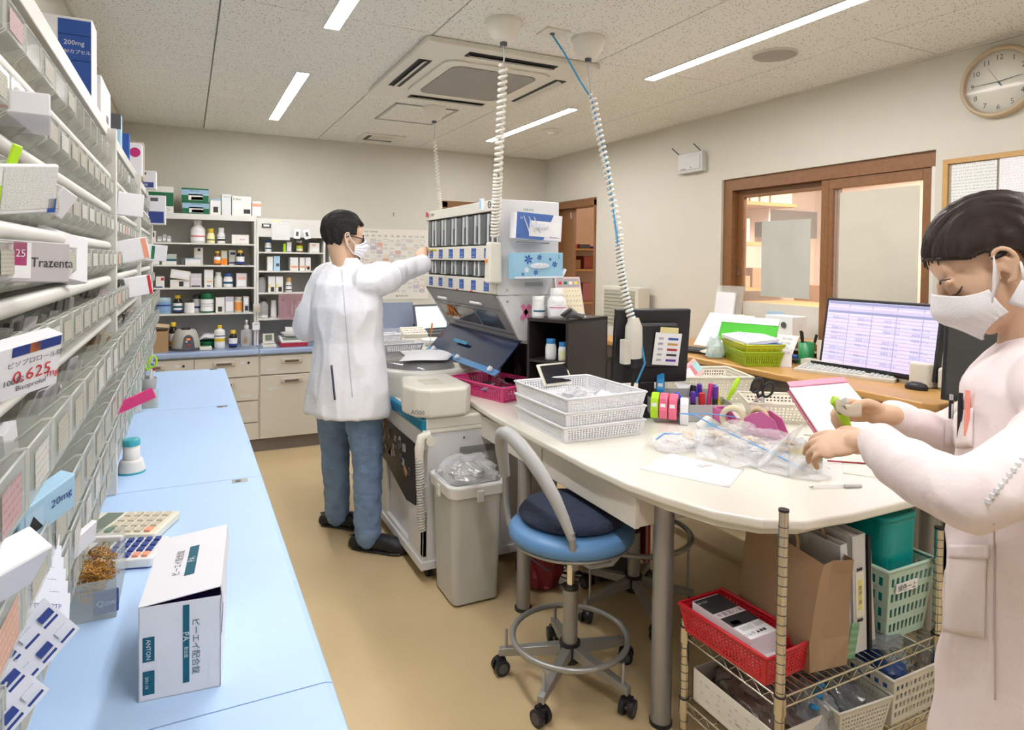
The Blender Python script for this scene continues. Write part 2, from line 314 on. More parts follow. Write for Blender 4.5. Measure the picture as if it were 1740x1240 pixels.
B().lathe([(.112,0),(.112,-.008),(.104,-.010),(.104,0)],acm).obj('rim',t)
t=thing('smoke_detector','small round smoke detector on the ceiling before the far right corner','detector',(2.63,4.58,ZC)); B().lathe([(.085,0),(.083,-.012),(.05,-.018),(.001,-.02)],acm).obj('base',t); B().lathe([(.045,-.018),(.04,-.032),(.001,-.035)],acl).obj('sensor_dome',t)
t=thing('cable_plate','small square ceiling plate where the blue cable comes out','plate',(1.50,2.63,ZC)); B().box((0,0,-.004),(.11,.11,.008),acm).obj('cover',t,bev=.002); B().cyl((0,0,-.012),(0,0,-.008),.012,dgrey).obj('grommet',t)
def helix(p0,p1,r,pitch,sag=(0,0,0),n=10):
    p0,p1=V(p0),V(p1); L=(p1-p0).length; k=int(L/pitch*n); ax=(p1-p0).normalized(); x=ax.orthogonal().normalized(); y=ax.cross(x); o=[]
    for i in range(k+1):
        t=i/k; c=p0.lerp(p1,t)+V(sag)*math.sin(PI*t); a=2*PI*i/n; o.append(c+x*(r*math.cos(a))+y*(r*math.sin(a)))
    return o
coilm=mat('coil_white',(.80,.76,.68),.4); cupm=mat('cup_white',(.78,.74,.65),.4); wire=mat('wire_grey',(.5,.5,.5),.5)
for (x,y,l2) in ((1.243,2.609,'nearest the middle coil over the dispenser'),(1.693,2.625,'where the blue cable joins the right coil'),(1.526,4.298,'beside the access hatch, smallest in view')):
    t=thing('ceiling_cup','white ceiling cable cup '+l2,'cable cup',(x,y,ZC),0,'cable cups on the ceiling')
    B().lathe([(.078,0),(.080,-.012),(.076,-.02),(.072,-.028),(.066,-.055),(.045,-.085),(.020,-.095),(.001,-.095)],cupm).obj('cup',t); B().lathe([(.016,-.094),(.016,-.108),(.001,-.108)],dgrey).obj('gland',t)
def coil(name,label,top,mid,bot,r,rw,pitch,pitch2,sag=(0,0,0),sag2=(0,0,0)):
    t=thing(name,label,'cable',top,0,'coiled cables hanging from the ceiling'); o=V(top)
    B().tube([V((0,0,0)),V((.004,0,-.05)),(V(mid)-o)],.0035,wire,6).obj('lead_wire',t)
    m1=V(mid)-o; m2=V(bot)-o; mm=m1.lerp(m2,.62)+V(sag)
    h=helix(m1,mm,r,pitch); B().tube(h,rw,coilm,6).obj('open_coil',t)
    h=helix(mm,m2,r*1.1,pitch2,sag2); B().tube(h,rw,coilm,6).obj('tight_coil',t); return t
coil('coiled_cable','thick white coiled cable hanging down to the dispenser cabinet corner',(1.243,2.609,2.44),(1.245,2.612,2.36),(1.335,2.875,1.62),.015,.0078,.026,.0165,(0,0,0))
t=coil('coiled_cable','long leaning white coiled cable with blue core hanging to the grey plug',(1.693,2.625,2.44),(1.70,2.60,2.28),(1.80,2.40,1.24),.0135,.0062,.026,.018,(.015,0,0),(-.02,0,0))
bc=mat('blue_cable',(.05,.33,.62),.4); o=V((1.693,2.625,2.44))
B().tube([V(p)-o for p in((1.50,2.63,2.535),(1.56,2.63,2.47),(1.64,2.62,2.35),(1.70,2.6,2.26),(1.749,2.53,1.93),(1.757,2.46,1.6),(1.787,2.41,1.32),(1.822,2.37,1.18),(1.83,2.34,1.05),(1.80,2.36,.96))],.0045,bc,8).obj('blue_core',t)
coil('coiled_cable','thin far coiled cable hanging behind the dispenser cabinet',(1.526,4.298,2.44),(1.53,4.30,2.33),(1.60,4.33,1.75),.010,.0045,.024,.016)
# ================= RIGHT WALL FITTINGS
ck=thing('wall_clock','round wall clock with beige rim and black numerals','clock',(XR-.001,1.715,2.345),0,None,(0,0,0))
face=mat('clock_face',(.80,.77,.66),.35); rimc=mat('clock_rim',(.52,.40,.26),.35)
def wallface(t): t.rotation_euler=(PI/2,0,-PI/2); return t
wallface(ck)
B().lathe([(.162,0),(.164,.02),(.158,.036),(.148,.040),(.142,.034),(.141,.018)],rimc,n=48,cap=False).obj('rim',ck); B().lathe([(.142,.0),(.142,.018),(.001,.018)],face,n=48).obj('dial',ck)
b=B()
for h in range(1,13):
    a=R(90-30*h); b.text(str(h),(.113*math.cos(a),.113*math.sin(a),.0188),(1,0,0),(0,1,0),.034,ink)
b.obj('numerals',ck)
for nm,ang,L,w_ in (('hour_hand',R(90-30*2.78),.098,.0022),('minute_hand',R(180),.115,.0018),('hub_tail',R(-58),.028,.004),('second_hand',R(122),.085,.0007)):
    d=V((math.cos(ang),math.sin(ang),0)); n_=V((-d.y,d.x,0)); B().add([n_*w_-d*.0+V((0,0,.022)),d*L+n_*w_*.5+V((0,0,.022)),d*L-n_*w_*.5+V((0,0,.022)),-n_*w_+V((0,0,.022))],[(0,1,2,3)],ink).obj(nm,ck,solid=.0015)
B().lathe([(.145,.030),(.001,.031)],mat('clock_glass',(.9,.9,.9),.03,alpha=.05,spec=.6),n=48).obj('glass',ck)
nb=thing('notice_board','notice board with a light wood frame on the right wall','notice board',(XR,1.955,1.10)) # grows toward -y
b=B(); Y1=-1.1
b.bb((-.02,-.025,0),(0,0,.92),wdl).bb((-.02,Y1,.895),(0,-.025,.92),wdl).bb((-.02,Y1,0),(0,-.025,.025),wdl); b.obj('frame',nb,bev=.002); B().bb((-.008,Y1,.02),(-.002,-.02,.9),mat('cork',(.45,.4,.3),.9)).obj('backing',nb)
for i,(y0,y1,z0,z1,l_,mm_) in enumerate(((1.915,1.715,1.6,1.99,'pinned white timetable sheet beside the frame of the notice board',txtd),(1.705,1.40,1.5,2.0,'pinned white notice beside the woman, under the wall clock',txtb),(1.92,1.75,1.28,1.55,'white sheet pinned low on the notice board, behind the mask',paper),(1.94,1.72,1.12,1.27,'pink folder hung at the bottom of the notice board',mat('pink_card',(.85,.45,.5),.6)))):
    tag(B().box((XR-.012,(y0+y1)/2,(z0+z1)/2),(.002,y0-y1,z1-z0),mm_).obj('notice_sheet' if i!=3 else 'pink_folder'),l_,'paper')
# wall access point
em_=thing('wireless_unit','small white wall unit with two thin antennas on the right wall','router',(XR,3.74,2.235)); u_=mat('unit_white',(.60,.60,.58),.4)
B().box((-.025,0,0),(.045,.26,.145),u_).obj('casing',em_,bev=.006); B().box((-.05,0,-.005),(.006,.22,.10),u_).obj('face_plate',em_,bev=.003)
b=B(); b.box((-.054,.06,-.045),(.001,.05,.004),ink); b.cyl((-.053,-.02,-.04),(-.0545,-.02,-.04),.004,ink); b.obj('print',em_)
for y,dy in((.115,.055),(-.115,.05)): B().cyl((-.03,y,.06),(-.07,y+dy,.125),.004,dgrey,n=8).obj('antenna',em_)
# shelf and boxes seen through the window
sh=thing('wall_shelf','light wooden shelf unit with brackets seen through the window','shelf',(4.28,4.2,0))
for z,L in((2.015,.70),(1.66,.34),(1.26,1.1)): B().bb((.0,0,z),(L,.5,z+.03),wdl).obj('board',sh)
B().bb((-.03,0,.0),(.0,.5,2.45),wdl).obj('side_panel',sh); B().bb((0,.49,.0),(.7,.5,2.3),wds).obj('back_panel',sh); B().box((.52,.30,1.95),(.02,.30,.12),white).obj('bracket',sh)
for i,(x,z,w_,h) in enumerate(((4.30,2.047,.10,.11),(4.42,2.047,.10,.11),(4.54,2.047,.11,.10),(4.67,2.047,.27,.05),(4.67,2.10,.27,.05),(4.30,1.692,.12,.20),(4.30,1.292,.14,.10),(4.46,1.292,.12,.17),(4.60,1.292,.2,.09),(4.84,1.292,.3,.07))):
    nm_=['first cream stock box on the upper shelf','second cream stock box on the upper shelf','third cream stock box on the upper shelf','lower flat stock box on the upper shelf','upper flat stock box on the upper shelf','upright stock box on the middle shelf','brown stock box on the low shelf','tall brown stock box on the low shelf','wide brown stock box on the low shelf','low tan stock box on the low shelf'][i]+' beyond the window'
    t=thing('stock_box',nm_,'box',(x+w_/2,4.27,z)); B().bb((-w_/2+.004,-.05,0),(w_/2-.004,.12,h),mat('cream_box',(.80,.70,.55),.6) if i<6 else mat('tan_box%d'%(i%2),[(.55,.32,.17),(.42,.24,.13)][i%2],.7)).obj('carton',t)
    if i<6: B().quad((-w_/2+.012,-.051,.01),(w_/2-.012,-.051,.01),(w_/2-.012,-.051,h-.01),(-w_/2+.012,-.051,h-.01),printed('printed_box',(.80,.70,.56),sx=3,sz=4,amount=.55)).obj('print',t)
tag(B().bb((4.98,4.60,1.76),(5.75,4.72,2.03),mat('dark_panel',(.16,.13,.11),.5)).obj('wall_panel'),'dark panel behind the poster seen through the window','panel')
t=thing('counter_desk','low wooden reception desk seen through the window','desk',(4.9,3.4,0)); B().bb((-.7,-1.6,1.15),(.3,.7,1.18),wdl).obj('desk_top',t); B().bb((-.68,-1.55,.2),(-.64,.66,1.15),wd).obj('front_panel',t); B().bb((-.1,.3,1.18),(.28,.66,1.32),brown).obj('drawer_box',t)
# store items through the doorway
ss=thing('store_shelf','wooden shelves with clutter seen through the corner doorway','shelf',(4.0,5.9,0))
for z in(.75,1.05,1.40,1.62): B().bb((-.4,0,z),(.6,.45,z+.02),wdl).obj('board',ss)
B().bb((-.42,.0,0),(-.4,.45,2.3),wdl).obj('side_panel',ss); B().bb((-.4,.45,.1),(.6,.47,2.3),wds).obj('back_panel',ss)
for i,(x,z,w_,h,m_,l_) in enumerate(((3.66,1.64,.10,.04,red,'red pouch on the top store shelf'),(3.78,1.64,.14,.05,dgrey,'dark bag on the top store shelf'),(3.94,1.64,.16,.03,purple,'purple file on the top store shelf'),(3.68,1.42,.12,.10,brown,'brown box on the middle store shelf'),(3.84,1.42,.12,.14,mat('brick_red',(.35,.08,.05),.6),'dark red box on the middle store shelf'),(3.66,1.07,.14,.16,txtc,'printed carton on the lower store shelf'),(3.83,1.07,.12,.2,mat('rose',(.5,.2,.18),.6),'rose coloured carton on the lower store shelf'))):
    tag(B().bb((x,5.98,z),(x+w_,6.15,z+h),m_).obj('store_carton',bev=.008),l_,'box')
# ================= generic boxes and bottles
def mbox(name,label,cat,loc,w,d,h,m,pr=(),rz=0,group=None,bev=.0015,face='-y',rot=None,open_=0):
    """carton with its base centre at loc; pr: flat print on the front face in 0..1 coordinates: (u0,v0,u1,v1,mat) or ('text',u,v,size,mat)"""
    b=B(); b.box((0,0,h/2),(w,d,h),m)
    if open_: b.T=Matrix.Translation((0,d/2,h))@Matrix.Rotation(R(open_),4,'X'); b.box((0,-d*.45,.0008),(w,d*.9,.0016),m); b.T=Matrix()
    root=b.obj(name,bev=bev,seg=1); tag(root,label,cat,group)
    root.location=loc
    if rot: root.rotation_euler=rot
    else: root.rotation_euler=(0,0,rz)
    if pr:
        p=B(); fr_={'-y':(V((-w/2,-d/2-.0006,0)),V((1,0,0)),w,V((0,0,1)),h),'+x':(V((w/2+.0006,-d/2,0)),V((0,1,0)),d,V((0,0,1)),h),'+z':(V((-w/2,-d/2,h+.0006)),V((1,0,0)),w,V((0,1,0)),d)}
        for q in pr:
            fc=face
            if q[0] in fr_: fc=q[0]; q=q[1:]
            o,u,W_,v,H_=fr_[fc]
            nn=u.cross(v)*.0004
            if q[0]=='text': p.text(q[1],o+u*W_*q[2]+v*H_*q[3]+nn,u,v,q[4],q[5],q[6] if len(q)>6 else 'c')
            elif q[0]=='textv': p.text(q[1],o+u*W_*q[2]+v*H_*q[3]+nn,-v,u,q[4],q[5],'c')
            else:
                u0,v0,u1,v1,m_=q; P=lambda a,c:o+u*W_*a+v*H_*c
                p.quad(P(u0,v0),P(u1,v0),P(u1,v1),P(u0,v1),m_)
        p.obj('print',root)
    return root
def bottle(label,loc,r,h,body,cap,lab=None,capr=.62,caph=.14,sh=.74,cat='bottle',name='bottle',group=None,neck=None,sx=1,sy=1,band=None,n=20):
    hb=h*(1-caph); b=B(); nr=r*capr*.9
    b.lathe([(r*.9,0),(r,r*.12),(r,hb*sh),(r*.93,hb*(sh+.07)),(nr*1.1,hb*.95),(nr,hb)],body,n=n,sx=sx,sy=sy); root=b.obj(name); tag(root,label,cat,group); root.location=loc
    c=B(); cr=r*capr; c.lathe([(cr,hb-.002),(cr,h-.002),(cr*.93,h),(.0005,h)],cap,n=n); c.obj('cap',root)
    if lab is not None:
        l=B(); z0,z1=hb*.12,hb*sh*.92; vs=[];N=14
        for i in range(N+1):
            a=R(-165+150*i/N); 
            for z in(z0,z1): vs.append((r*1.012*sx*math.cos(a),r*1.012*sy*math.sin(a),z))
        l.add(vs,[(2*i,2*i+2,2*i+3,2*i+1) for i in range(N)],lab,True,uvs=[((i/N,0),((i+1)/N,0),((i+1)/N,1),(i/N,1)) for i in range(N)])
        if band is not None:
            for b0,b1,bm in band:
                vs=[(r*1.02*sx*math.cos(R(-165+150*i/N)),r*1.02*sy*math.sin(R(-165+150*i/N)),z0+(z1-z0)*t) for i in range(N+1) for t in(b0,b1)]
                l.add(vs,[(2*i,2*i+2,2*i+3,2*i+1) for i in range(N)],bm,True)
        l.obj('label',root)
    return root
# ================= left shelf units with clear bins
shm=mat('shelf_white',(.72,.71,.66),.45); inn=mat('shelf_inside',(.64,.63,.58),.6); 
MOD=[(-.05,2.23,'nearest'),(2.23,3.37,'middle'),(3.37,4.51,'far')]
UP=[1.73,1.635,1.53,1.432,1.315]; LO=[1.205,1.085,.965,.848]; CZ=.80
for k,(y0,y1,nm) in enumerate(MOD):
    t=thing('shelf_unit',f'{nm} white shelf unit along the left wall, full of clear bins','shelf',(0,y0,0))
    L=y1-y0
    B().bb((-.45,.002,1.865),(-.215,L-.002,1.885),shm).bb((-.222,.002,1.85),(-.205,L-.002,1.885),shm).obj('top_board',t,bev=.002)
    B().bb((-.45,.0,CZ),(-.222,.014,1.865),shm).obj('side_panel',t); B().bb((-.45,L-.014,CZ),(-.222,L,1.865),shm).obj('side_panel',t)
    B().bb((-.225,-.010,CZ),(-.182,.012,1.87),shm).obj('post',t,bev=.003)
    if k==2: B().bb((-.225,L-.012,CZ),(-.182,L+.010,1.87),shm).obj('post',t,bev=.003)
    B().bb((-.45,.014,CZ),(-.44,L-.014,1.865),inn).obj('back_panel',t)
    for z in UP:
        B().bb((-.44,.014,z-.012),(-.235,L-.014,z-.006),shm).obj('shelf_board',t)
        b=B(); b.tube([(-.208,.016,z),(-.208,L-.016,z)],.013,shm,12); b.obj('front_rail',t)
    for z in LO: B().bb((-.44,.014,z-.012),(-.235,L-.014,z-.006),shm).obj('shelf_board',t)
clr=mat('bin_clear',(.70,.72,.64),.15,alpha=.22,spec=.9); clredge=mat('bin_edge',(.78,.80,.74),.2,alpha=.6,spec=.8)
cards=[txtc,txtc,txtc,txtc,printed('card_pale',(.60,.59,.54),(.25,.25,.25),sx=6,sz=5),printed('card_pink',(.48,.33,.33),(.3,.1,.1),sx=6,sz=5),printed('card_green',(.16,.34,.18),(.5,.6,.5),sx=6,sz=5),printed('card_salmon',(.60,.34,.25),(.7,.6,.5),sx=6,sz=5)]
def make_bin(w,h,fx,big):
    """fx: front x; origin at base centre of the front rail line"""
    b=B(); T_=.0015; xb=-.40; xs=-.225; zf=h*.38
    prof=[(xb,.004),(xs+.01,.004),(fx-.012,zf*.55),(fx,zf),(fx,h)]  # bottom and front
    for s_ in(-1,1):
        y=s_*(w/2-.002); pts=[(xb,.004),(xs+.01,.004),(fx-.012,zf*.55),(fx,zf),(fx,h),(fx-.012,h),(fx-.035,h*.78),(fx-.08,h*.72),(xs-.04,h*.95),(xb,h)]
        b.add([(x,y,z) for x,z in pts],[tuple(range(len(pts)))],clr)
    for (xa,za),(xc,zc) in zip(prof,prof[1:]):
        b.add([(xa,-w/2+.002,za),(xa,w/2-.002,za),(xc,w/2-.002,zc),(xc,-w/2+.002,zc)],[(0,1,2,3)],clr)
    o=b.obj('bin',solid=.0016)
    e=B(); e.tube([(fx-.036,-w/2+.003,h*.78),(fx-.010,-w/2+.003,h),(fx,-w/2+.003,h),(fx,w/2-.003,h),(fx-.010,w/2-.003,h),(fx-.036,w/2-.003,h*.78)],.0016,clredge,5).tube([(fx,-w/2+.003,h),(fx,-w/2+.003,zf),(fx-.012,-w/2+.003,zf*.55)],.0013,clredge,5).tube([(fx,w/2-.003,h),(fx,w/2-.003,zf),(fx-.012,w/2-.003,zf*.55)],.0013,clredge,5)
    e.obj('rim',o)
    return o
def make_card(o,w,h,fx,m):
    k=.33 if w<.12 else .27; z0,z1=h*.46,h*.88
    return B().quad((fx+.0016,-w*k,z0),(fx+.0016,w*k,z0),(fx+.0016,w*k,z1),(fx+.0016,-w*k,z1),m).obj('label_card',o)
protos={}
def pick_card(h):
    r=random.random(); return cards[0] if r<.68 else cards[4] if r<.93 else cards[5+int(random.random()*3)]
cardme={}
BINP=[]
silverb=mat('silver_blister',(.60,.60,.61),.25,.8,bump=.6,bscale=260); pale=mat('packet_grey',(.50,.47,.48),.6); wbx=mat('carton_white',(.80,.80,.82),.55); pinkish=mat('packet_pinkgrey',(.45,.36,.37),.5); amb=mat('packet_amber',(.40,.22,.08),.4)
n_bins=0
for k,(m0,m1,nm) in enumerate(MOD):
    for ri,z in enumerate(UP+LO):
        big=ri>=5; n=(8 if big else 10)*(1 if k else 2); w=(m1-m0-.034)/n; h=.098 if big else (.066 if ri!=4 else .074); z=z if big else z+.016
        fx=[-.195,-.19,-.188,-.182,-.172,-.145,-.148,-.165,-.185][ri]
        key=(big,ri)
        if key not in protos:
            protos[key]=make_bin(w-.003,h,fx,big); first=True
        else: first=False
        P=protos[key]; kids=[c for c in C.objects if c.parent==P] if not first else None
        if first: P['_k']=1; protos[(key,'k')]=[c for c in C.objects if c.parent==P and c.name.startswith('rim')]
        for c in range(n):
            y=m1-.017-w*(c+.5)
            if k==0 and y<.62: continue
            lab=f'clear bin, {ORD[c]} before the far post, {ORD[ri]} row down, {nm} shelf unit'
            if first: o=P; first=False; o['label']=lab; o['category']='bin'; o['group']='clear bins on the left shelf units'; o.location=(0,y,z)
            else:
                o=copy_tree(P,lab,(0,y,z),kids=protos[(key,'k')]); o['category']='bin'; o['group']='clear bins on the left shelf units'
            n_bins+=1
            cm=pick_card(h) if k<2 else cards[0]; ck_=(key,cm.name)
            if ri==0 and random.random()<.75: continue
            if ck_ not in cardme: cardme[ck_]=make_card(o,w,h,fx,cm)
            else:
                q=cardme[ck_].copy(); C.objects.link(q); q.parent=o
for p_ in protos.values():
    if isinstance(p_,bpy.types.Object) and '_k' in p_: del p_['_k']
# contents: packets standing in bins
cn=0
kinds=[('silver blister strips',silverb,'blister_strips'),('pinkish grey packets',pinkish,'packet'),('plain white carton',wbx,'medicine_carton'),('grey folded leaflet',pale,'leaflet'),('amber tablet strips',amb,'tablet_strips'),('silver foil sheets',silver,'foil_sheets')]
for k,(m0,m1,nm) in enumerate(MOD):
    for ri,z in enumerate(UP+LO):
        big=ri>=5; n=(8 if big else 10)*(1 if k else 2); w=(m1-m0-.034)/n; fx=[-.195,-.19,-.188,-.182,-.172,-.145,-.148,-.165,-.185][ri]; z=z if big else z+.016
        for c in range(n):
            y=m1-.017-w*(c+.5)
            if (k==0 and y<.75) or (k==2 and random.random()<.6) or random.random()<.42: continue
            kd=kinds[random.choice([0,0,1,1,2,3,4,5] if ri<5 else [0,0,1,3,3,4,5,2])]
            b=B(); hh=random.uniform(.055,.085)*(1.2 if big else 1); ww=w*.62; dd=.07
            if kd[0].endswith('carton'): b.box((0,0,hh/2),(dd,ww,hh),kd[1])
            else:
                for q in range(5):
                    b.box((-.03+q*.016,random.uniform(-.004,.004),hh*random.uniform(.42,.5)),(.0025,ww*random.uniform(.7,.95),hh*random.uniform(.8,.95)),kd[1],rot=Euler((random.uniform(-.15,.15),random.uniform(.1,.35),random.uniform(-.1,.1))).to_matrix())
            o=b.obj(kd[2]); tag(o,f'{kd[0]} in {ORD[c]} bin before the far post, {ORD[ri]} row down, {nm} shelf unit','medicine','packets standing in the clear bins'); o.location=(fx-.085,y,z+.006); o.rotation_euler=(0,random.uniform(-.1,.05),random.uniform(-.08,.08)); cn+=1
# featured packets sticking out
J=mat('carton_silver_white',(.84,.84,.88),.5)
mbox('medicine_carton','open white carton with red line lying flat, second row by the frame edge','box',(-.200,1.06,1.672),.075,.16,.028,J,[('-y',.0,.15,.45,.3,red)],rz=.15)
def sheet(name,label,cat,c,w,h,yaw,tilt,roll,m,pr,th=.012):
    """thin carton whose printed face looks along local -y, turned by yaw (about z), tilt and roll"""
    rot=(Matrix.Rotation(yaw,3,'Z')@Matrix.Rotation(tilt,3,'X')@Matrix.Rotation(roll,3,'Y'))
    o=mbox(name,label,cat,(0,0,0),w,th,h,m,pr); o.rotation_euler=rot.to_euler(); o.location=V(c)-rot@V((0,0,h/2)); return o
sheet('medicine_carton','white carton with navy and orange band reading 0.625 mg, tilted in its bin','box',(-.165,.80,1.385),.115,.060,R(52),R(18),R(-9),J,[(.52,.80,.98,.98,navy),(.68,.80,.78,.98,orange),('text','0.625',.72,.42,.019,red),('text','ビソプロロール錠',.74,.66,.0075,ink),('text','mg',.93,.30,.012,red),('text','Bisoprolol',.72,.2,.008,ink),('text','100錠',.55,.35,.009,ink)],.02)
sheet('medicine_carton','silvery carton with magenta 25 mark in the fourth row near the frame edge','box',(-.190,.96,1.493),.14,.05,R(50),0,R(2),pale,[(.42,.1,.62,.95,wbx),(.46,.4,.58,.95,magenta),('text','25',.52,.7,.013,wbx),('text','Trazenta',.82,.5,.016,ink)],.03)
sheet('medicine_carton','bare white flap of an open carton standing beside the magenta 25 carton','box',(-.21,1.42,1.50),.12,.085,R(60),R(-8),R(12),J,[],.03)
sheet('leaflet','folded leaflets with green top corner in the third row','leaflet',(-.165,.86,1.57),.09,.055,R(45),R(20),R(-8),paper,[(.0,.0,.35,.6,lime),(.36,.1,.98,.95,txtd),(.9,0,1,.3,ub)],.006)
sheet('plastic_tag','bright green pointed plastic tag above the folded leaflets','tag',(-.165,.86,1.60),.012,.036,R(50),R(10),R(12),lime,[],.003)
sheet('medicine_carton','pale blue 20 mg carton leaning in a lower bin','box',(-.155,.94,1.20),.085,.048,R(60),R(12),R(-14),lblue,[('text','20mg',.72,.6,.015,navy),(.1,.15,.4,.8,mat('paleblue2',(.5,.72,.9),.5)),('text','▲',.22,.4,.03,ink)],.02)
sheet('medicine_carton','plain white opened carton lying in a lower bin at the frame edge','box',(-.155,.70,1.22),.085,.05,R(55),R(35),R(-6),J,[('-y',.05,.2,.15,.5,salmon)],.03)
sheet('pouch','white leaflet curl with dark triangle in a low bin near the calculator','leaflet',(-.175,1.32,1.0),.12,.04,R(65),R(10),R(-10),J,[('text','▲',.3,.5,.035,ink),(.55,.1,.95,.9,txtb)],.01)
sheet('pouch','bright pink shiny pouch sticking out past the post','pouch',(-.140,2.05,1.10),.03,.13,R(10),R(5),R(68),mat('hot_pink',(.85,.05,.25),.25),[],.006)
sheet('medicine_carton','small printed white carton sticking out of the sixth row, middle unit','box',(-.16,2.42,1.52),.10,.07,R(20),0,R(-12),J,[(.1,.2,.6,.8,txtb),(.8,.05,.95,.95,salmon)],.03)
sheet('medicine_carton','white carton with three lines of print poking out high in the middle unit','box',(-.16,2.35,1.66),.075,.07,R(25),0,R(4),J,[(.1,.15,.95,.85,txtb)],.03)
sheet('medicine_carton','crumpled white packet with red striped edge, middle unit','box',(-.15,2.55,1.40),.085,.065,R(25),0,R(-9),J,[(.1,.1,.8,.9,txtb),(.85,0,.97,1,red)],.03)
sheet('medicine_carton','white carton with green mark poking out of the far unit','box',(-.14,3.7,1.52),.10,.08,R(10),0,R(5),J,[(.3,.1,.45,.9,green),(.5,.2,.9,.8,txtb)],.05)
sheet('medicine_carton','open white flap high in the foremost bins by the open red line carton','box',(-.19,1.3,1.59),.045,.045,R(60),R(25),R(20),J,[],.02)
# fans of navy printed blister sheets
bls=mat('blister_white',(.70,.74,.84),.3); 
for i in range(6):
    b=B(); b.box((0,0,.0),(.085,.0022,.045),bls)
    p_=None; o=b.obj('blister_sheet'); tag(o,f'navy printed blister sheet, {ORD[i]} from the front of the upper fan in the low bin','blister pack','fan of navy printed blister sheets')
    q=B(); 
    for a in(-1,0,1): q.quad((-.038+(.026*(a+1)),-.0013,-.018),(-.018+(.026*(a+1)),-.0013,-.018),(-.018+(.026*(a+1)),-.0013,-.008),(-.038+.026*(a+1),-.0013,-.008),navy); q.text('PTP',(-.027+.026*(a+1),-.0014,.006),(1,0,0),(0,0,1),.008,navy)
    q.obj('print',o); o.rotation_euler=(R(-35),R(28),R(38)); o.location=(-.155-.004*i,.90+.013*i,1.095+.010*i)
for i in range(2):
    b=B(); b.box((0,0,0),(.115,.002,.055),bls); o=b.obj('blister_sheet'); tag(o,['white blister sheet with navy capsules spread across the lowest bins','second white blister sheet half hidden under the navy capsule sheet'][i],'blister pack','fan of navy printed blister sheets')
    q=B()
    for a in range(5):
        for c in range(2): q.box((-.046+.023*a,-.002,-.013+.026*c),(.015,.004,.008),navy if (a+c)%2 else bls); q.quad((-.055+.023*a,-.0013,-.024+.026*c),(-.038+.023*a,-.0013,-.024+.026*c),(-.038+.023*a,-.0013,-.021+.026*c),(-.055+.023*a,-.0013,-.021+.026*c),navy)
    q.obj('tablet_pocket',o); o.rotation_euler=(R(-20),R(-32),R(40)); o.location=[(-.165,.86,1.06),(-.185,.80,1.03)][i]
# boxes standing on the shelf tops

mbox('medicine_carton','tall white and blue capsule carton reading 200mg 1000, on top of the nearest shelf unit','box',(-.285,2.10,1.886),.125,.10,.235,J,[(.40,.02,.98,.97,ub),('text','200mg',.68,.72,.017,wbx),('text','1000カプセル',.69,.62,.012,wbx),(.40,.80,.98,.806,wbx),(.40,.52,.98,.526,wbx),('textv','',.5,.5,.01,wbx)])
mbox('medicine_carton','long white carton with teal edge on the shelf top','box',(-.29,2.52,1.886),.11,.28,.17,J,[(0,.3,.15,1,teal),('+x',.5,.15,.75,.45,dgrey),('+x',.1,.2,.3,.9,txtb)])
mbox('medicine_carton','beige carton with red corner mark on the shelf top near the frame edge','box',(-.39,1.70,1.886),.08,.12,.10,mat('beige_box',(.66,.62,.54),.6),[(.5,.75,.9,.9,salmon)])
mbox('medicine_carton','navy and pale blue striped carton on the shelf top','box',(-.28,3.02,1.886),.10,.06,.17,lblue,[(0,.65,1,1,dgrey),(0,0,.5,.6,ub)])
mbox('medicine_carton','slim blue carton behind the striped one on the shelf top','box',(-.25,3.28,1.886),.06,.05,.14,ub,[(0,0,.4,1,J)])
t=mbox('medicine_carton','white carton with green and magenta discs on the shelf top','box',(-.25,3.62,1.886),.12,.10,.15,J,[('text','●',.28,.7,.06,lime),('text','●',.75,.7,.06,magenta),(.1,.15,.6,.35,txtb)])
mbox('medicine_carton','brown topped carton behind the one with coloured discs','box',(-.26,3.85,1.886),.13,.12,.19,mat('kraft_pale',(.5,.42,.32),.7))
mbox('medicine_carton','white carton with navy panel, last on the shelf tops','box',(-.215,4.3,1.886),.12,.12,.10,J,[(.1,.05,.9,.35,navy),(.2,.75,.6,.9,dgrey),('text','100錠',.5,.2,.016,wbx)])
mbox('medicine_carton','white carton wedged under the shelf top of the far unit','box',(-.16,4.42,1.69),.10,.06,.17,J,[(.1,.05,.9,.45,navy),(.2,.8,.6,.92,dgrey)])
# ================= blue counters
bt=mat('blue_laminate',(.49,.67,.94),.4,var=.02,spec=.18); cab=mat('cabinet_beige',(.72,.68,.60),.45,var=.02); kick=mat('kick_grey',(.22,.19,.18),.6)
for k,(y0,y1,nm) in enumerate(((-.1,1.09,'foremost, at the bottom of the frame'),(1.09,2.23,'under the white carton and calculators'),(2.23,3.37,'middle one, under the round stamp'),(3.37,4.51,'far one, beside the pen cup'))):
    t=thing('blue_counter',f'pale blue topped counter cabinet, {nm}','counter',(-.428,y0,0)); L=y1-y0
    b=B(); W=.648; pts=[(.0,.77),(W-.012,.77),(W-.003,.774),(W,.783),(W,.789),(W-.004,.797),(W-.014,.80),(0,.80)]
    b.T=Matrix(((1,0,0,0),(0,0,1,0),(0,1,0,0),(0,0,0,1))); b.prism(pts,.0015,L-.0015,bt,sm=False); b.T=Matrix(); b.obj('counter_top',t)
    B().bb((.0,.003,.06),(W-.03,L-.003,.77),cab).obj('body',t); B().bb((.02,.003,0),(W-.06,L-.003,.06),kick).obj('plinth',t)
    for i in range(2): 
        d=B().bb((W-.03,.008+i*(L/2),.08),(W-.012,L/2-.004+i*(L/2),.755),cab).obj('cabinet_door',t,bev=.002)
    if k: 
        g=B().box((W-.07,L-.028,.8008),(.045,.032,.0016),steel); g.cyl((W-.075,L-.028,.8006),(W-.075,L-.028,.803),.008,dgrey,n=10).obj('corner_bolt',t)
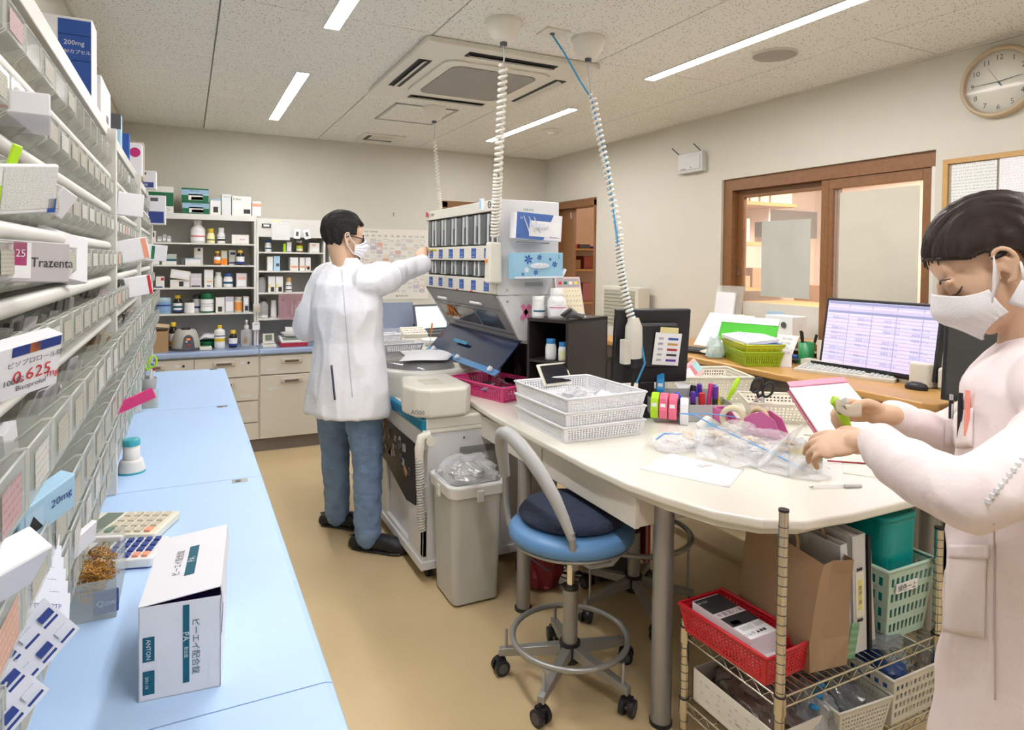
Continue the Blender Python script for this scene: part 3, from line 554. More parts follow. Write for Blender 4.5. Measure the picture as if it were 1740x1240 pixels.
# ---- things on the blue counter
bx=thing('medicine_carton','large white carton with teal PA stripe, lid slightly raised, on the blue counter','box',(.003,1.29,.80),R(-5))
W_,D_,H_=.118,.265,.150
b=B(); tk=.0015; t0=W_/2
b.bb((-t0,-D_/2,0),(t0,D_/2,tk),J).bb((-t0,-D_/2,0),(t0,-D_/2+tk,H_),J).bb((-t0,D_/2-tk,0),(t0,D_/2,H_),J).bb((-t0,-D_/2,0),(-t0+tk,D_/2,H_),J).bb((t0-tk,-D_/2,0),(t0,D_/2,H_-.004),J); b.obj('box_body',bx)
lid=B(); rt=Matrix.Translation((-t0,0,H_))@Matrix.Rotation(R(-7),4,'Y'); lid.T=rt; lid.bb((0,-D_/2,0),(W_*1.0,D_/2,.0015),J).bb((W_,-D_/2+.004,-.03),(W_+.0015,D_/2-.004,.0015),J)
lo=lid.obj('lid',bx); p=B(); p.T=rt; p.quad((.058,-.06,.002),(.074,-.06,.002),(.074,.06,.002),(.058,.06,.002),teal); p.text('PA',(.065,0,.0025),(0,1,0),(-1,0,0),.016,wbx); p.text('ピーエイ配合錠',(.044,0,.0022),(0,1,0),(-1,0,0),.0145,ink); p.quad((.01,.08,.002),(.03,.08,.002),(.03,.115,.002),(.01,.115,.002),txtb); p.obj('lid_print',lo)
B().bb((-t0+.004,-D_/2+.01,H_-.02),(t0-.004,D_/2-.01,H_-.015),purple).obj('inner_pack',bx)
p=B(); y=-D_/2-.0006; q=lambda x0,z0,x1,z1,m_:p.quad((x0*W_-t0,y,z0*H_),(x1*W_-t0,y,z0*H_),(x1*W_-t0,y,z1*H_),(x0*W_-t0,y,z1*H_),m_)
q(.53,.12,.61,.96,teal); q(.05,.42,.19,.68,teal); q(.05,.07,.19,.32,teal); q(.05,.33,.19,.41,txtb); q(.22,.08,.40,.55,txtb); q(.85,.08,.96,.30,txtb)
p.text('PA',(.57*W_-t0,y-.0003,.62*H_),(0,0,-1),(1,0,0),.013,wbx); p.text('配合錠',(.57*W_-t0,y-.0003,.45*H_),(0,0,-1),(1,0,0),.006,wbx); p.text('ピーエイ配合錠',(.69*W_-t0,y-.0003,.50*H_),(0,0,-1),(1,0,0),.013,mat('teal_ink',(.02,.12,.16),.5)); p.text('ANTON',(.12*W_-t0,y-.0003,.55*H_),(0,0,-1),(1,0,0),.009,wbx); p.text('2021.10',(.10*W_-t0,y-.0003,.20*H_),(0,0,-1),(1,0,0),.006,wbx)
x=t0+.0006; p.quad((x,-D_/2+.03,.075),(x,-D_/2+.10,.11),(x,-D_/2+.10,.135),(x,-D_/2+.0,.085),teal); p.obj('side_print',bx)
# calculators
calc=mat('calculator_ivory',(.80,.77,.63),.4); keyc=mat('key_beige',(.62,.56,.44),.5); lcd=mat('lcd',(.20,.23,.18),.2)
def calculator(label,loc,w,h,rz,body,key,dark):
    t=thing('calculator',label,'calculator',loc,rz)
    B().rbox((0,0,.012),(w,h,.020),.008,body).obj('body',t,bev=.003)
    if dark: B().rbox((0,0,.004),(w*.99,h*.97,.012),.008,navy).obj('under_shell',t)
    B().box((0,h*.28,.0232),(w*.86,h*.20,.0016),lcd).obj('display',t); B().box((-w*.30,h*.42,.0232),(w*.22,h*.06,.0016),dgrey).obj('solar_cell',t)
    for r_ in range(5):
        for c in range(4):
            mk=green if (c==0 and r_==0) else salmon if (r_,c)==(4,0) or (dark and c<1 and r_>2) else key
            B().box((-w*.33+c*w*.22,h*.08-r_*h*.115,.0245),(w*.16,h*.075,.006),mk).obj('key',t,bev=.001,seg=1)
calculator('large ivory calculator with green and red keys on the blue counter','0 0 0' and (-.137,1.915,.80),.150,.205,R(68),calc,keyc,False)
calculator('smaller white calculator with navy keys in front of the ivory calculator','x' and (-.135,1.745,.80),.125,.17,R(75),mat('calculator_white',(.82,.82,.80),.4),navy,True)
# rubber band tray
def tray(loc,w,d,h,label,lab2,pk,rz=0,extra=None):
    t=thing('band_tray',label,'tray',loc,rz); b=B()
    for s_ in(-1,1): b.bb((s_*w/2-.001,-d/2,0),(s_*w/2+.001,d/2,h),clear); b.bb((-w/2,s_*d/2-.001,0),(w/2,s_*d/2+.001,h*(1 if s_>0 else .72)),clear)
    b.bb((-w/2,-d/2,0),(w/2,d/2,.002),clear); b.obj('tray_shell',t)
    r=B(); rb=mat('rubber_band',(.55,.27,.05),.6)
    for i in range(90):
        c=V((random.uniform(-w*.28,w*.28),random.uniform(-d*.28,d*.28),random.uniform(.02,h*.78))); rad=random.uniform(.012,.022); e=Euler((random.uniform(-1,1),random.uniform(-1,1),random.uniform(0,3))).to_matrix()
        r.tube([c+e@V((rad*math.cos(a*PI/5),rad*.6*math.sin(a*PI/5),.003*math.sin(a*3))) for a in range(10)],.0012,rb,4,closed=True)
    o=r.obj('rubber_bands'); tag(o,lab2,'rubber bands'); o['kind']='stuff'; o.location=loc; o.rotation_euler=(0,0,rz)
tray((-.165,1.565,.80),.085,.20,.105,'clear tray of rubber bands beside the small calculator','brown rubber bands heaped in the near clear tray',1)
o=mbox('band_packet','navy packet with white lettering inside the near rubber band tray','packet',(-.140,1.478,.805),.042,.006,.045,navy,[('text','Qow',.5,.5,.016,lblue)],rz=.1); 
sheet('marker_pen','white marker pen with red tip lying on the rubber bands','pen',(-.165,1.62,.90),.09,.011,R(-20),0,0,white,[(.0,.1,.08,.9,red)],.011)
tray((-.165,3.47,.80),.09,.07,.075,'clear tray of bands under the pen cup at the far shelf','brown rubber bands in the far clear tray',1)
pc=thing('pen_cup','grey mesh pen cup with green handled scissors by the far shelf','cup',(-.165,3.53,.872)); B().lathe([(.035,0),(.040,.055),(.037,.055),(.033,.003),(.001,.003)],grey,n=20).obj('cup',pc)
def scissors(label,loc,rot,m,L=.17,hs=1,blade=steel,name='scissors'):
    t=thing(name,label,'scissors',loc,0,None,rot)
    for s_ in(-1,1):
        o=B().tube([V((s_*.020*hs,0,L*.70))+V((.016*hs*math.cos(a),0,.027*hs*math.sin(a))) for a in [2*PI*i/16 for i in range(16)]],.0045*hs,m,8,closed=True); o.tube([(s_*.012,0,L*.56),(-s_*.002,0,L*.46)],.006,m,8).obj('handle',t)
        B().add([(-s_*.008,.001*s_,L*.48),(s_*.004,.001*s_,L*.48),(-s_*.006,.001*s_,0),(-s_*.010,.001*s_,.02)],[(0,1,2,3)],blade).obj('blade',t,solid=.0018)
    return t
scissors('green handled scissors standing in the grey pen cup','' or (-.165,3.53,.885),(.1,0,.2),lime)
scissors('purple handled scissors lying on the blue counter at the frame corner','' or (-.215,1.08,.835),(R(96),R(0),R(28)),purple,.19,1.0)
for i,(dx,dy,m_,l_) in enumerate(((.02,.01,red,'red marker in the grey pen cup'),(.012,-.012,blue,'blue marker in the grey pen cup'),(-.02,.0,white,'white pen in the grey pen cup'),(-.006,.018,white,'second white pen leaning in the grey pen cup'))):
    t=thing('pen',l_,'pen',(-.165+dx*.6,3.53+dy*.6,.876),0,None,(dy*4,dx*8,0)); B().cyl((0,0,0),(0,0,.085+.01*i),.005,white).obj('barrel',t); B().cyl((0,0,.085+.01*i),(0,0,.11+.01*i),.0055,m_).obj('cap',t)
# round stamp
st=thing('round_stamp','round white stamp stand with teal top on the blue counter','stamp',(-.160,2.44,.80)); tl=mat('teal_plastic',(.05,.38,.45),.35); ivy=mat('ivory_plastic',(.78,.75,.70),.4)
B().lathe([(.042,0),(.042,.006),(.040,.007)],tl,n=32).obj('base_ring',st); B().lathe([(.041,.007),(.034,.035),(.032,.042),(.026,.043),(.001,.043)],ivy,n=32).obj('base',st); B().lathe([(.0245,.043),(.0245,.088),(.001,.088)],ivy,n=32).obj('barrel',st); B().lathe([(.0255,.088),(.0255,.106),(.022,.109),(.001,.109)],tl,n=32).obj('top_cap',st)
# ================= back cabinets, counter and shelves
BX=5.372
for k,(x0,x1,lab) in enumerate(((-.45,.50,'left part, behind the blue counter'),(.50,1.02,'right part, next to the man'),(1.02,1.55,'part hidden behind the man'))):
    t=thing('base_cabinet',f'beige steel drawer cabinet at the back wall, {lab}','cabinet',(x0,BX,0)); w_=x1-x0
    B().bb((0,.0,.10),(w_,.57,.765),cab).obj('body',t); B().bb((0,.015,0),(w_,.57,.10),kick).obj('plinth',t)
    tp=mat('blue_laminate_back',(.33,.42,.62),.12,spec=.6,coat=.3)
    b=B(); pts=[(-.035,.765),(-.03,.757),(.57,.757),(.57,.80),(-.018,.80),(-.03,.79)]; b.T=Matrix.Identity(4); b.prism(pts,.0015,w_-.0015,tp,ax='x'); b.obj('counter_top',t,bev=.003)
    cells={0:[(0,.255,.12,.765),(.26,.52,0,0)],1:[],2:[]}
    rows=[(.595,.745),(.41,.585),(.24,.40),(.105,.23)] if k==0 else [(.60,.745),(.105,.59)]
    if k==0: spans=[(-.0,.50,rows),(.50,.945,rows)]
    else: spans=[(.005,w_-.005,rows)]
    for xa,xb,rws in spans:
        for z0,z1 in rws:
            f=B().bb((xa+.003,-.018,z0),(xb-.003,.0,z1),cab).obj('drawer' if z1-z0<.3 else 'cabinet_door',t,bev=.002)
            xm=(xa+xb)/2-.02; zz=z1-.045
            B().rbox((xm,-.024,zz),(.16,.014,.034),.006,mat('handle_beige',(.62,.56,.47),.4)).obj('handle',f,bev=.004); g=B().box((xm,-.0315,zz-.002),(.105,.002,.016),mat('recess_dark',(.16,.12,.11),.6)); g.obj('grip_recess',f)
            if z1>.7: B().cyl((xb-.07,-.018,zz),(xb-.07,-.024,zz),.009,ink,n=12).obj('lock',f); B().box((xb-.11,-.0185,zz),(.03,.001,.014),txtb).obj('key_tag',f)
            B().box(((xa+.09) if z1>.7 or z1-z0>.3 else xb-.09,-.0187,z0+.035 if z1-z0<.3 else z1-.10),(.075,.001,.020),txtd).obj('label_strip',f)
def shelfunit(name,label,x0,x1,levels,top,y0=5.60,h0=.80,post=.016):
    t=thing(name,label,'shelf',(x0,y0,h0)); w_=x1-x0; D=YB-y0-.004
    for nm,xx in(('side_panel',0),('side_panel',w_-post)): B().bb((xx,0,0),(xx+post,D,top-h0),shm).obj(nm,t)
    B().bb((post,D-.006,0),(w_-post,D,top-h0),inn).obj('back_panel',t)
    B().bb((0,0,top-h0),(w_,D,top-h0+.018),shm).bb((0,-.004,top-h0-.025),(w_,.0,top-h0+.018),shm).obj('top_board',t)
    for z in levels: B().bb((post,0,z-h0-.012),(w_-post,D-.006,z-h0),shm).obj('shelf_board',t)
    return t
LV=[1.60,1.405,1.215,1.005]
LV1=[1.61,1.44,1.265,1.065]; LV2=[1.55,1.397,1.22,1.01]
shelfunit('open_shelf','white open medicine shelf on the back wall, left of the two',-.45,.50,LV1,1.815)
s2=shelfunit('open_shelf','white open medicine shelf behind the man, right of the two',.502,1.04,LV2,1.80)
B().bb((.016,-.003,.87),(.522,.002,1.0),shm).obj('header_panel',s2)
X_=lambda p:-.266+(p-250)*.00413
def S(z,p0,p1,h,m,pr,label,y=5.63,d=.10,name='medicine_carton',**k):
    """carton spanning p0..p1 on a shelf at height z; h in metres"""
    x0,x1=X_(p0),X_(p1); return mbox(name,label,'box',((x0+x1)/2,y+d/2,z),x1-x0-.002,d,h,m,pr,**k)
def Bo(z,p0,p1,h,body,cap,lab,label,y=5.68,**k):
    x0,x1=X_(p0),X_(p1); return bottle(label,((x0+x1)/2,y,z),(x1-x0)/2,h,body,cap,lab,**k)
gb=mat('box_green',(.0,.13,.045),.5); cw=mat('carton_cream_white',(.80,.78,.72),.55); lil=mat('carton_lilac',(.68,.62,.68),.5); pl=mat('print_lightblue',(.30,.46,.62),.5); blk=ink
wb=mat('bottle_white',(.82,.82,.80),.35); jug=mat('jug_translucent',(.70,.72,.70),.3); ycap=mat('yellow_cap',(.80,.54,.03),.35); ylab=mat('pale_yellow',(.88,.80,.42),.4); bcap=mat('blue_cap',(.02,.09,.42),.35); dkb=mat('dark_bottle',(.02,.012,.008),.12)
Z0=1.833
S(Z0,250,293,.20,cw,[(0,.26,1,.78,gb),(.28,.32,.72,.66,txtd),(.36,.33,.66,.42,blk),('text','ムコダイン',.45,.13,.03,blk)],'big white and green carton standing leftmost on top of the back shelf',d=.2)
S(Z0,307,353,.098,gb,[(.0,.45,1,.85,pl),(.25,.10,.78,.55,cw),(.35,.12,.78,.36,blk),('text','PONTAL',.5,.78,.016,blk)],'lower of the two stacked green and blue cartons on the back shelf',d=.2)
S(Z0+.0985,306,352,.10,gb,[(.0,.45,1,.88,pl),(.25,.08,.78,.55,cw),(.35,.1,.78,.34,blk),('text','PONTAL',.5,.8,.016,blk)],'upper of the two stacked green and blue cartons on the back shelf',d=.2)
S(Z0,354,373,.125,cw,[(0,.9,1,1,pl),(.3,.15,.75,.5,blk),(.1,.55,.9,.85,txtb)],'small white carton with blue top edge on the back shelf top')
S(Z0,374,391,.165,mat('carton_pale_grey',(.70,.72,.72),.5),[('text','Allelock',.5,.88,.014,ink)],'tall open carton with a raised flap on the back shelf top',d=.14,open_=35)
S(Z0,392,427,.155,cw,[(.6,.12,.95,.34,blk),('text','X-Rise',.25,.85,.022,ink),(.1,.35,.5,.7,txtb)],'wide white carton with black panel near the right end of the shelf top',d=.16)
S(Z0,428,445,.12,cw,[(0,.65,1,.85,salmon),(.1,.1,.9,.6,txtb)],'small white and orange carton last on the shelf top')
z=LV1[0]
S(z,250,264,.085,cw,[(.35,.45,.85,.85,blk)],'white carton with black square on the top inner shelf, by the clear bins')
for i,(p0,p1,h) in enumerate(((266,274,.045),(275,281,.06),(282,289,.05))): S(z,p0,p1,h,clearw,[(.1,.2,.9,.5,txtb)],f'clear plastic vial box, {ORD[i]} beside the black squared carton',d=.06,name='vial_box')
Bo(z,321,346,.178,jug,wb,paper,'large translucent white jug bottle on the top inner shelf',band=[(.4,.5,red)],caph=.2,capr=.55)
Bo(z,349,363,.118,ylab,ycap,ylab,'yellow bottle with yellow cap beside the white jug',band=[(.3,.45,blk)],caph=.28,capr=.7)
Bo(z,367,381,.125,wb,wb,paper,'white bottle with black print on the top inner shelf',band=[(.75,.82,blk),(.2,.5,blk)],caph=.28,capr=.72)
S(z,392,423,.072,cw,[(.35,.4,.85,.75,txtb),('text','BESOM',.62,.5,.014,red)],'low white carton at the end of the top inner shelf')
z=LV1[1]
S(z,253,270,.07,cw,[(.1,.2,.9,.7,txtb)],'white carton half behind the clear bins, second inner shelf')
S(z,274,298,.082,mat('carton_sage',(.45,.5,.45),.5),[(0,.35,1,.55,teal),(0,0,1,.35,cw)],'sage and teal carton on the second inner shelf')
S(z,305,313,.035,dgrey,[],'small dark vial box on the second inner shelf',d=.05)
S(z,327,343,.135,cw,[('+x',0,0,1,1,mat('box_orange',(.75,.38,.05),.5)),(.4,.8,.7,.95,blk),(.1,.2,.9,.6,txtb)],'tall white carton with orange side on the second inner shelf',y=5.70)
S(z,312,339,.052,cw,[(0,.85,1,1,pl),(.3,.3,.9,.7,txtb)],'flat white and blue carton before the tall orange sided carton',y=5.62,d=.06)
Bo(z,361,373,.11,amber,ycap,paper,'brown bottle with yellow cap and orange label, second inner shelf',band=[(.0,.5,orange)],y=5.66,caph=.12)
S(z,373.5,385,.115,ylab,[(0,0,1,.45,orange),(.2,.5,.9,.9,txtb)],'cream and orange carton beside the brown bottle',y=5.68,d=.06)
S(z,388,401,.12,cw,[(0,.1,1,.2,navy),(.2,.7,.9,.85,navy)],'white carton with navy print, second inner shelf',y=5.71,d=.06)
Bo(z,400,415,.118,dkb,ycap,paper,'dark bottle with yellow cap and navy label, second inner shelf',band=[(.0,.3,navy)],y=5.65,caph=.14)
mbox('carton_lid','flat navy carton lid at the end of the second inner shelf','box',(X_(409),5.70,z),.09,.07,.008,navy,[],rz=.2)
z=LV1[2]
S(z,264,278,.085,cw,[(.6,.65,.95,.9,red),(0,0,.8,.12,navy)],'small white carton with red mark, third inner shelf',open_=30)
S(z,287,320,.062,cw,[(.45,.15,.68,.75,blk),(.75,.2,.95,.8,txtb)],'open white carton lying under a tilted one, third inner shelf')
mbox('medicine_carton','white carton tilted on top of the open one, third inner shelf','box',(X_(303),5.66,z+.067),.135,.09,.066,cw,[(.1,.2,.9,.8,txtb)],rot=(0,R(9),0))
S(z,320.5,340,.108,lil,[(.2,.55,.95,.7,txtd),(.1,.05,.9,.15,ink)],'lilac carton on the third inner shelf')
S(z,344,360,.138,cw,[(.1,.55,.9,.95,txtb),(.3,.05,.7,.12,navy),(.3,.3,.9,.36,salmon)],'tall cream carton with open flap, third inner shelf',open_=20)
Bo(z,362,376,.12,wb,wb,None,'plain white bottle on the third inner shelf',caph=.2,capr=.7)
Bo(z,378,395,.108,wb,bcap,paper,'squat white bottle with blue cap, third inner shelf',band=[(.35,.7,teal)],caph=.2,capr=.75)
S(z,400,419,.11,lil,[(.2,.6,.9,.7,salmon),(.1,.1,.9,.5,txtb)],'pinkish carton at the end of the third inner shelf')
z=LV1[3]
Bo(z,252,263,.13,mat('pale_green_bottle',(.62,.70,.62),.4),gb,None,'pale bottle with green cap half behind the clear bins',caph=.15)
Bo(z,263,289,.125,mat('blue_tub',(.35,.50,.62),.35),mat('blue_tub_lid',(.40,.55,.62),.35),mat('blue_tub_label',(.22,.38,.62),.4),'wide pale blue tub on the lowest inner shelf',capr=1.02,caph=.2,sh=.98,band=[(.6,.75,navy)],name='tub')
Bo(z,292,308,.14,dkb,ycap,paper,'dark bottle with yellow cap on the lowest inner shelf',band=[(0,.2,navy),(.45,.7,teal)],caph=.17)
Bo(z,311,328,.082,wb,wb,txtb,'small white jar with speckled label on the lowest inner shelf',capr=1,caph=.25,sh=.98,name='jar',y=5.65)
Bo(z,325,340,.138,wb,blk,paper,'white bottle with wide black cap on the lowest inner shelf',capr=.95,caph=.2,y=5.73,band=[(.35,.6,navy)])
Bo(z,338,361,.158,gb,gb,paper,'large green tub with white label on the lowest inner shelf',capr=1.0,caph=.25,sh=.98,name='tub',band=[(.6,.63,ink),(.4,.43,ink)])
S(z,364,380,.12,cw,[(.25,.08,.7,.4,blk),(.1,.5,.9,.9,txtb)],'white carton with black panel on the lowest inner shelf')
S(z,380.5,396,.125,mat('box_lilac_clear',(.55,.54,.62),.3),[(.1,.1,.9,.7,txtb)],'greyish lilac pack on the lowest inner shelf')
Bo(z,397,412,.122,mat('bottle_cream',(.78,.70,.56),.4),mat('cap_tan',(.68,.6,.5),.4),mat('label_orange',(.85,.35,.08),.5),'cream bottle with orange label on the lowest inner shelf',capr=.9,caph=.2,sh=.9)
S(z,412.5,423,.125,lgrey,[(.3,.1,.9,.4,blk),(.2,.5,.9,.9,txtb)],'grey white carton at the end of the lowest inner shelf')
# on the back counter (top at 0.80)
cb=thing('cardboard_box','brown cardboard box with open lid on the back counter','box',(-.19,5.50,.80)); k_=mat('cardboard',(.42,.27,.13),.75); b=B()
for s_ in(-1,1): b.bb((s_*.068-.001,-.08,0),(s_*.068+.001,.08,.155),k_); b.bb((-.068,s_*.08-.001,0),(.068,s_*.08+.001,.155),k_)
b.bb((-.068,-.08,0),(.068,.08,.002),k_); b.obj('box_body',cb); B().box((0,.02,.19),(.15,.13,.004),mat('cardboard_pale',(.62,.47,.28),.7),rot=Euler((.1,.13,0)).to_matrix()).obj('lid_flap',cb)
bottle('dark bottle with yellow cap behind the cardboard box',(-.09,5.62,.80),.03,.20,dkb,ycap,paper,band=[(.1,.4,orange)])
cf=thing('centrifuge','grey dome shaped bench centrifuge with a dark control panel','centrifuge',(-.005,5.52,.80)); gy=mat('centrifuge_grey',(.42,.42,.38),.4)
B().lathe([(.105,0),(.108,.012),(.10,.02),(.001,.02)],dgrey,n=36,sy=.9).obj('base',cf); B().lathe([(.100,.02),(.098,.05),(.088,.10),(.070,.145),(.058,.155),(.04,.15),(.001,.148)],gy,n=36,sy=.9).obj('dome',cf)
b=B(); pts=[]; 
for i in range(13):
    a=PI*i/12; pts.append((.036*math.cos(a)*(1),.075+.045*math.sin(a)))
pts=[(-.045,.012)]+pts[::-1]+[(.045,.012)]
b.T=Matrix.Translation((.018,-.088,0))@Matrix.Rotation(R(-6),4,'X'); b.prism(pts[::-1],-.006,.02,dgrey,ax='y'); o=b.obj('control_panel',cf)
b=B(); b.T=Matrix.Translation((.018,-.096,0))@Matrix.Rotation(R(-6),4,'X'); b.box((0,0,.088),(.022,.004,.012),mat('led_red',(.95,.2,.05),.4,emit=.5)).box((-.012,0,.07),(.012,.004,.008),white).box((.005,0,.066),(.014,.004,.008),teal).box((.004,0,.045),(.016,.004,.01),red); b.obj('indicator',cf)
B().tube([(.025*math.cos(a),.025*math.sin(a),.158+.006*math.sin(a*5)) for a in [i*PI/8 for i in range(16)]],.008,black,6,closed=True).obj('top_knob',cf)
t=thing('small_scale','small cream scale beside the centrifuge','scale',(.13,5.47,.80)); B().box((0,0,.012),(.085,.09,.022),cream).obj('body',t,bev=.004); B().box((0,-.01,.0245),(.05,.02,.002),lcd).obj('display',t)
t=thing('cloth_dish','green tray covered by a white cloth on the back counter','tray',(.145,5.63,.80)); B().lathe([(.06,0),(.085,.05),(.083,.052),(.055,.004),(.001,.004)],gb,n=24).obj('tray',t)
B().add([(-.07,-.07,.055),(-.02,-.085,.085),(.05,-.085,.075),(.09,-.08,.01),(-.07,.05,.07),(-.02,.05,.11),(.05,.05,.10),(.10,.04,.05)],[(0,1,5,4),(1,2,6,5),(2,3,7,6)],wbx,True).obj('cloth',t,solid=.002)
x=X_(370); r_=bottle('tall square white bottle with yellow cap on the back counter',(x+.0,5.52,.80),.038,.178,wb,ycap,paper,capr=.42,caph=.12,sh=.82,band=[(.35,.6,ycap),(.75,.82,ink)])
bottle('short dark bottle with yellow cap on the back counter',(X_(392)+.005,5.53,.80),.031,.135,dkb,ycap,paper,band=[(0,.3,navy)],caph=.18)
pb=bottle('clear pump bottle of hand gel on the back counter',(X_(414)+.01,5.52,.80),.042,.17,clearw,wb,None,capr=.4,caph=.14,sh=.85,name='pump_bottle'); B().cyl((0,0,.165),(0,0,.20),.006,wb,n=10).box((0,-.012,.205),(.016,.05,.012),wb).obj('pump_head',pb); B().quad((-.02,-.043,.03),(.002,-.043,.03),(.002,-.043,.08),(-.02,-.043,.08),brown).obj('label',pb)
# right unit
def S2(z,p0,p1,h,m,pr,label,**k): return S(z,p0,p1,h,m,pr,label,**k)
z=LV2[0]
Bo(z,453,465,.095,wb,bcap,paper,'white bottle with blue cap on the top shelf beside the man',band=[(.3,.55,teal)],caph=.18,capr=.85)
S(z,486,491,.07,lime,[],'narrow lime green pack on the top shelf beside the man',d=.05); S(z,492,502,.09,clearw,[(.1,.1,.9,.9,txtb)],'clear bag of vials beside the lime green pack',d=.05,name='vial_bag')
Bo(z,512,525,.098,amber,wb,mat('label_lime',(.65,.75,.05),.4),'brown bottle with white cap and lime label near the man',caph=.16,capr=.8,band=[(.1,.4,paper)])
S(z,536,556,.08,cw,[(.2,.2,.9,.5,txtb),(.3,.7,.6,.85,salmon)],'white carton on the top shelf behind the head of the man')
z=LV2[1]
S(z,456,467,.115,cw,[(.1,.1,.9,.6,txtb)],'narrow cream carton next to the pale blue carton'); S(z,467.5,480,.12,lblue,[(.4,.3,.9,.5,dgrey)],'pale blue carton on the second shelf beside the man')
for i,(a,c) in enumerate(((499,515),(517,527.5),(528,539))): S(z,a,c,.112,cw,[(.1,.22,.9,.36,salmon),(.1,.45,.9,.95,txtb)]+([(.3,.1,.8,.3,blk)] if i==2 else []),f'white carton with orange red bar, {ORD[i]} of three behind the man')
z=LV2[2]
Bo(z,440,455,.14,clearw,black,None,'clear glass jar with black lid on the third shelf beside the man',capr=.7,caph=.1)
for i,(a,c) in enumerate(((458,471.5),(472,486))): S(z,a,c,.13,cw,[(.35,.05,.85,.35,blk),(.1,.6,.9,.95,txtb),(0,.3,.2,.5,ycap)],f'white carton with black square and olive print, {ORD[i]} of two')
Bo(z,492,504,.122,wb,mat('cap_gold',(.75,.5,.2),.4),paper,'white bottle with gold cap on the third shelf beside the man',caph=.28,capr=.82,band=[(.1,.3,blk),(.8,.95,ink)])
z=LV2[3]
Bo(z,441,460,.155,clearw,black,None,'clear glass bottle with black lid holding white powder, lowest shelf',capr=.55,caph=.1)
tag(B().lathe([(.034,0),(.034,.02),(.001,.022)],wb,n=20).obj('powder'),'white powder inside the clear glass bottle','powder'); C.objects['powder'].location=(X_(450.5),5.68,z+.004); C.objects['powder']['kind']='stuff'
Bo(z,464,475,.145,wb,wb,paper,'tall thin white bottle on the lowest shelf beside the man',caph=.2,capr=.9)
Bo(z,480,497,.155,clearw,black,None,'second clear bottle with black lid behind the pink sheet',capr=.55,caph=.1,y=5.72)
for i,(a,c,m_) in enumerate(((502,508,pinkish),(509,514,gb),(515,523,cw))): S(z,a,c,.135,m_,[(.2,.2,.8,.8,txtb)],['dusky pink pack behind the pink sheet','thin green pack behind the pink sheet','white pack at the end of the lowest shelf by the man'][i],y=5.68)
tag(B().bb((X_(476),5.585,1.0),(X_(525),5.588,1.21),mat('pink_sheet',(.55,.32,.36),.15,alpha=.45)).obj('pink_sheet'),'translucent dusky pink plastic sheet hanging before the lowest shelf','sheet')
# header signs
tag(B().bb((X_(445),5.588,1.745),(X_(462),5.592,1.775),black).bb((X_(448),5.586,1.752),(X_(459),5.588,1.768),wbx).obj('name_plate'),'black framed name plate on the header of the right shelf','sign')
fm=thing('paper_form','printed white form sheet with yellow heading hung on the right shelf','paper',(X_(480),5.585,1.65)); B().box((0,0,.075),(.14,.002,.155),txtd).obj('sheet',fm); B().box((-.035,-.001,.148),(.065,.002,.012),ylab).obj('heading',fm); B().box((.035,-.001,.148),(.065,.002,.008),lgrey).obj('heading',fm)
for i,(p,a) in enumerate(((510,4),(532,-14))):
    t=thing('hang_tag',['white hanging tag with grey print between the form and the man','white tilted hanging tag just behind the head of the man'][i],'tag',(X_(p),5.583,1.655),0,None,(0,R(a),0)); B().box((0,0,.045),(.05,.0015,.08),paper).obj('card',t); B().box((0,-.001,.045),(.02,.001,.035),dgrey).obj('print',t)
# keys / magnets on posts
t=thing('key_box','clear key holder with gold keys on the shelf post','key holder',(X_(436),5.585,1.10)); B().box((0,0,0),(.05,.02,.07),clearw).obj('case',t); B().box((0,-.005,-.01),(.03,.008,.03),mat('gold',(.7,.45,.1),.3,.6)).obj('keys',t)
tag(B().box((X_(435),5.582,.955),(.055,.002,.06),paper).box((X_(435),5.581,.97),(.03,.001,.004),ink).obj('post_note'),'small white note card on the shelf post','note')
# balance and small scale
sc1=thing('small_balance','small white balance with a square dark display on the right back counter','scale',(X_(453)+.01,5.47,.80)); B().box((0,0,.012),(.10,.12,.024),cream).obj('base',sc1,bev=.004); B().box((0,.03,.055),(.085,.012,.09),cream).obj('back_column',sc1,bev=.003); B().box((0,.022,.07),(.05,.004,.045),lcd).obj('display',sc1); B().box((0,-.02,.035),(.08,.06,.006),white).obj('pan',sc1)
bal=thing('balance','white and red laboratory balance with a paper tray on its pan','scale',(X_(500)+.0,5.50,.80)); rd=mat('balance_red',(.45,.03,.06),.35)
B().box((0,0,.016),(.21,.20,.032),rd).obj('lower_shell',bal,bev=.004); b=B(); b.prism([(-.10,.032),(.10,.032),(.095,.075),(-.07,.05),(-.10,.05)],-.10,.10,wb,ax='x'); b.T=Matrix(); b.obj('upper_shell',bal,bev=.004)
B().box((0,-.045,.0565),(.165,.075,.002),lcd,rot=Euler((R(9),0,0)).to_matrix()).obj('display',bal); B().lathe([(.055,.075),(.085,.10),(.088,.10),(.06,.07)],wb,o=(0,.05,0),n=24).obj('dish',bal); B().box((0,.06,.125),(.10,.03,.035),wb).obj('scoop',bal)
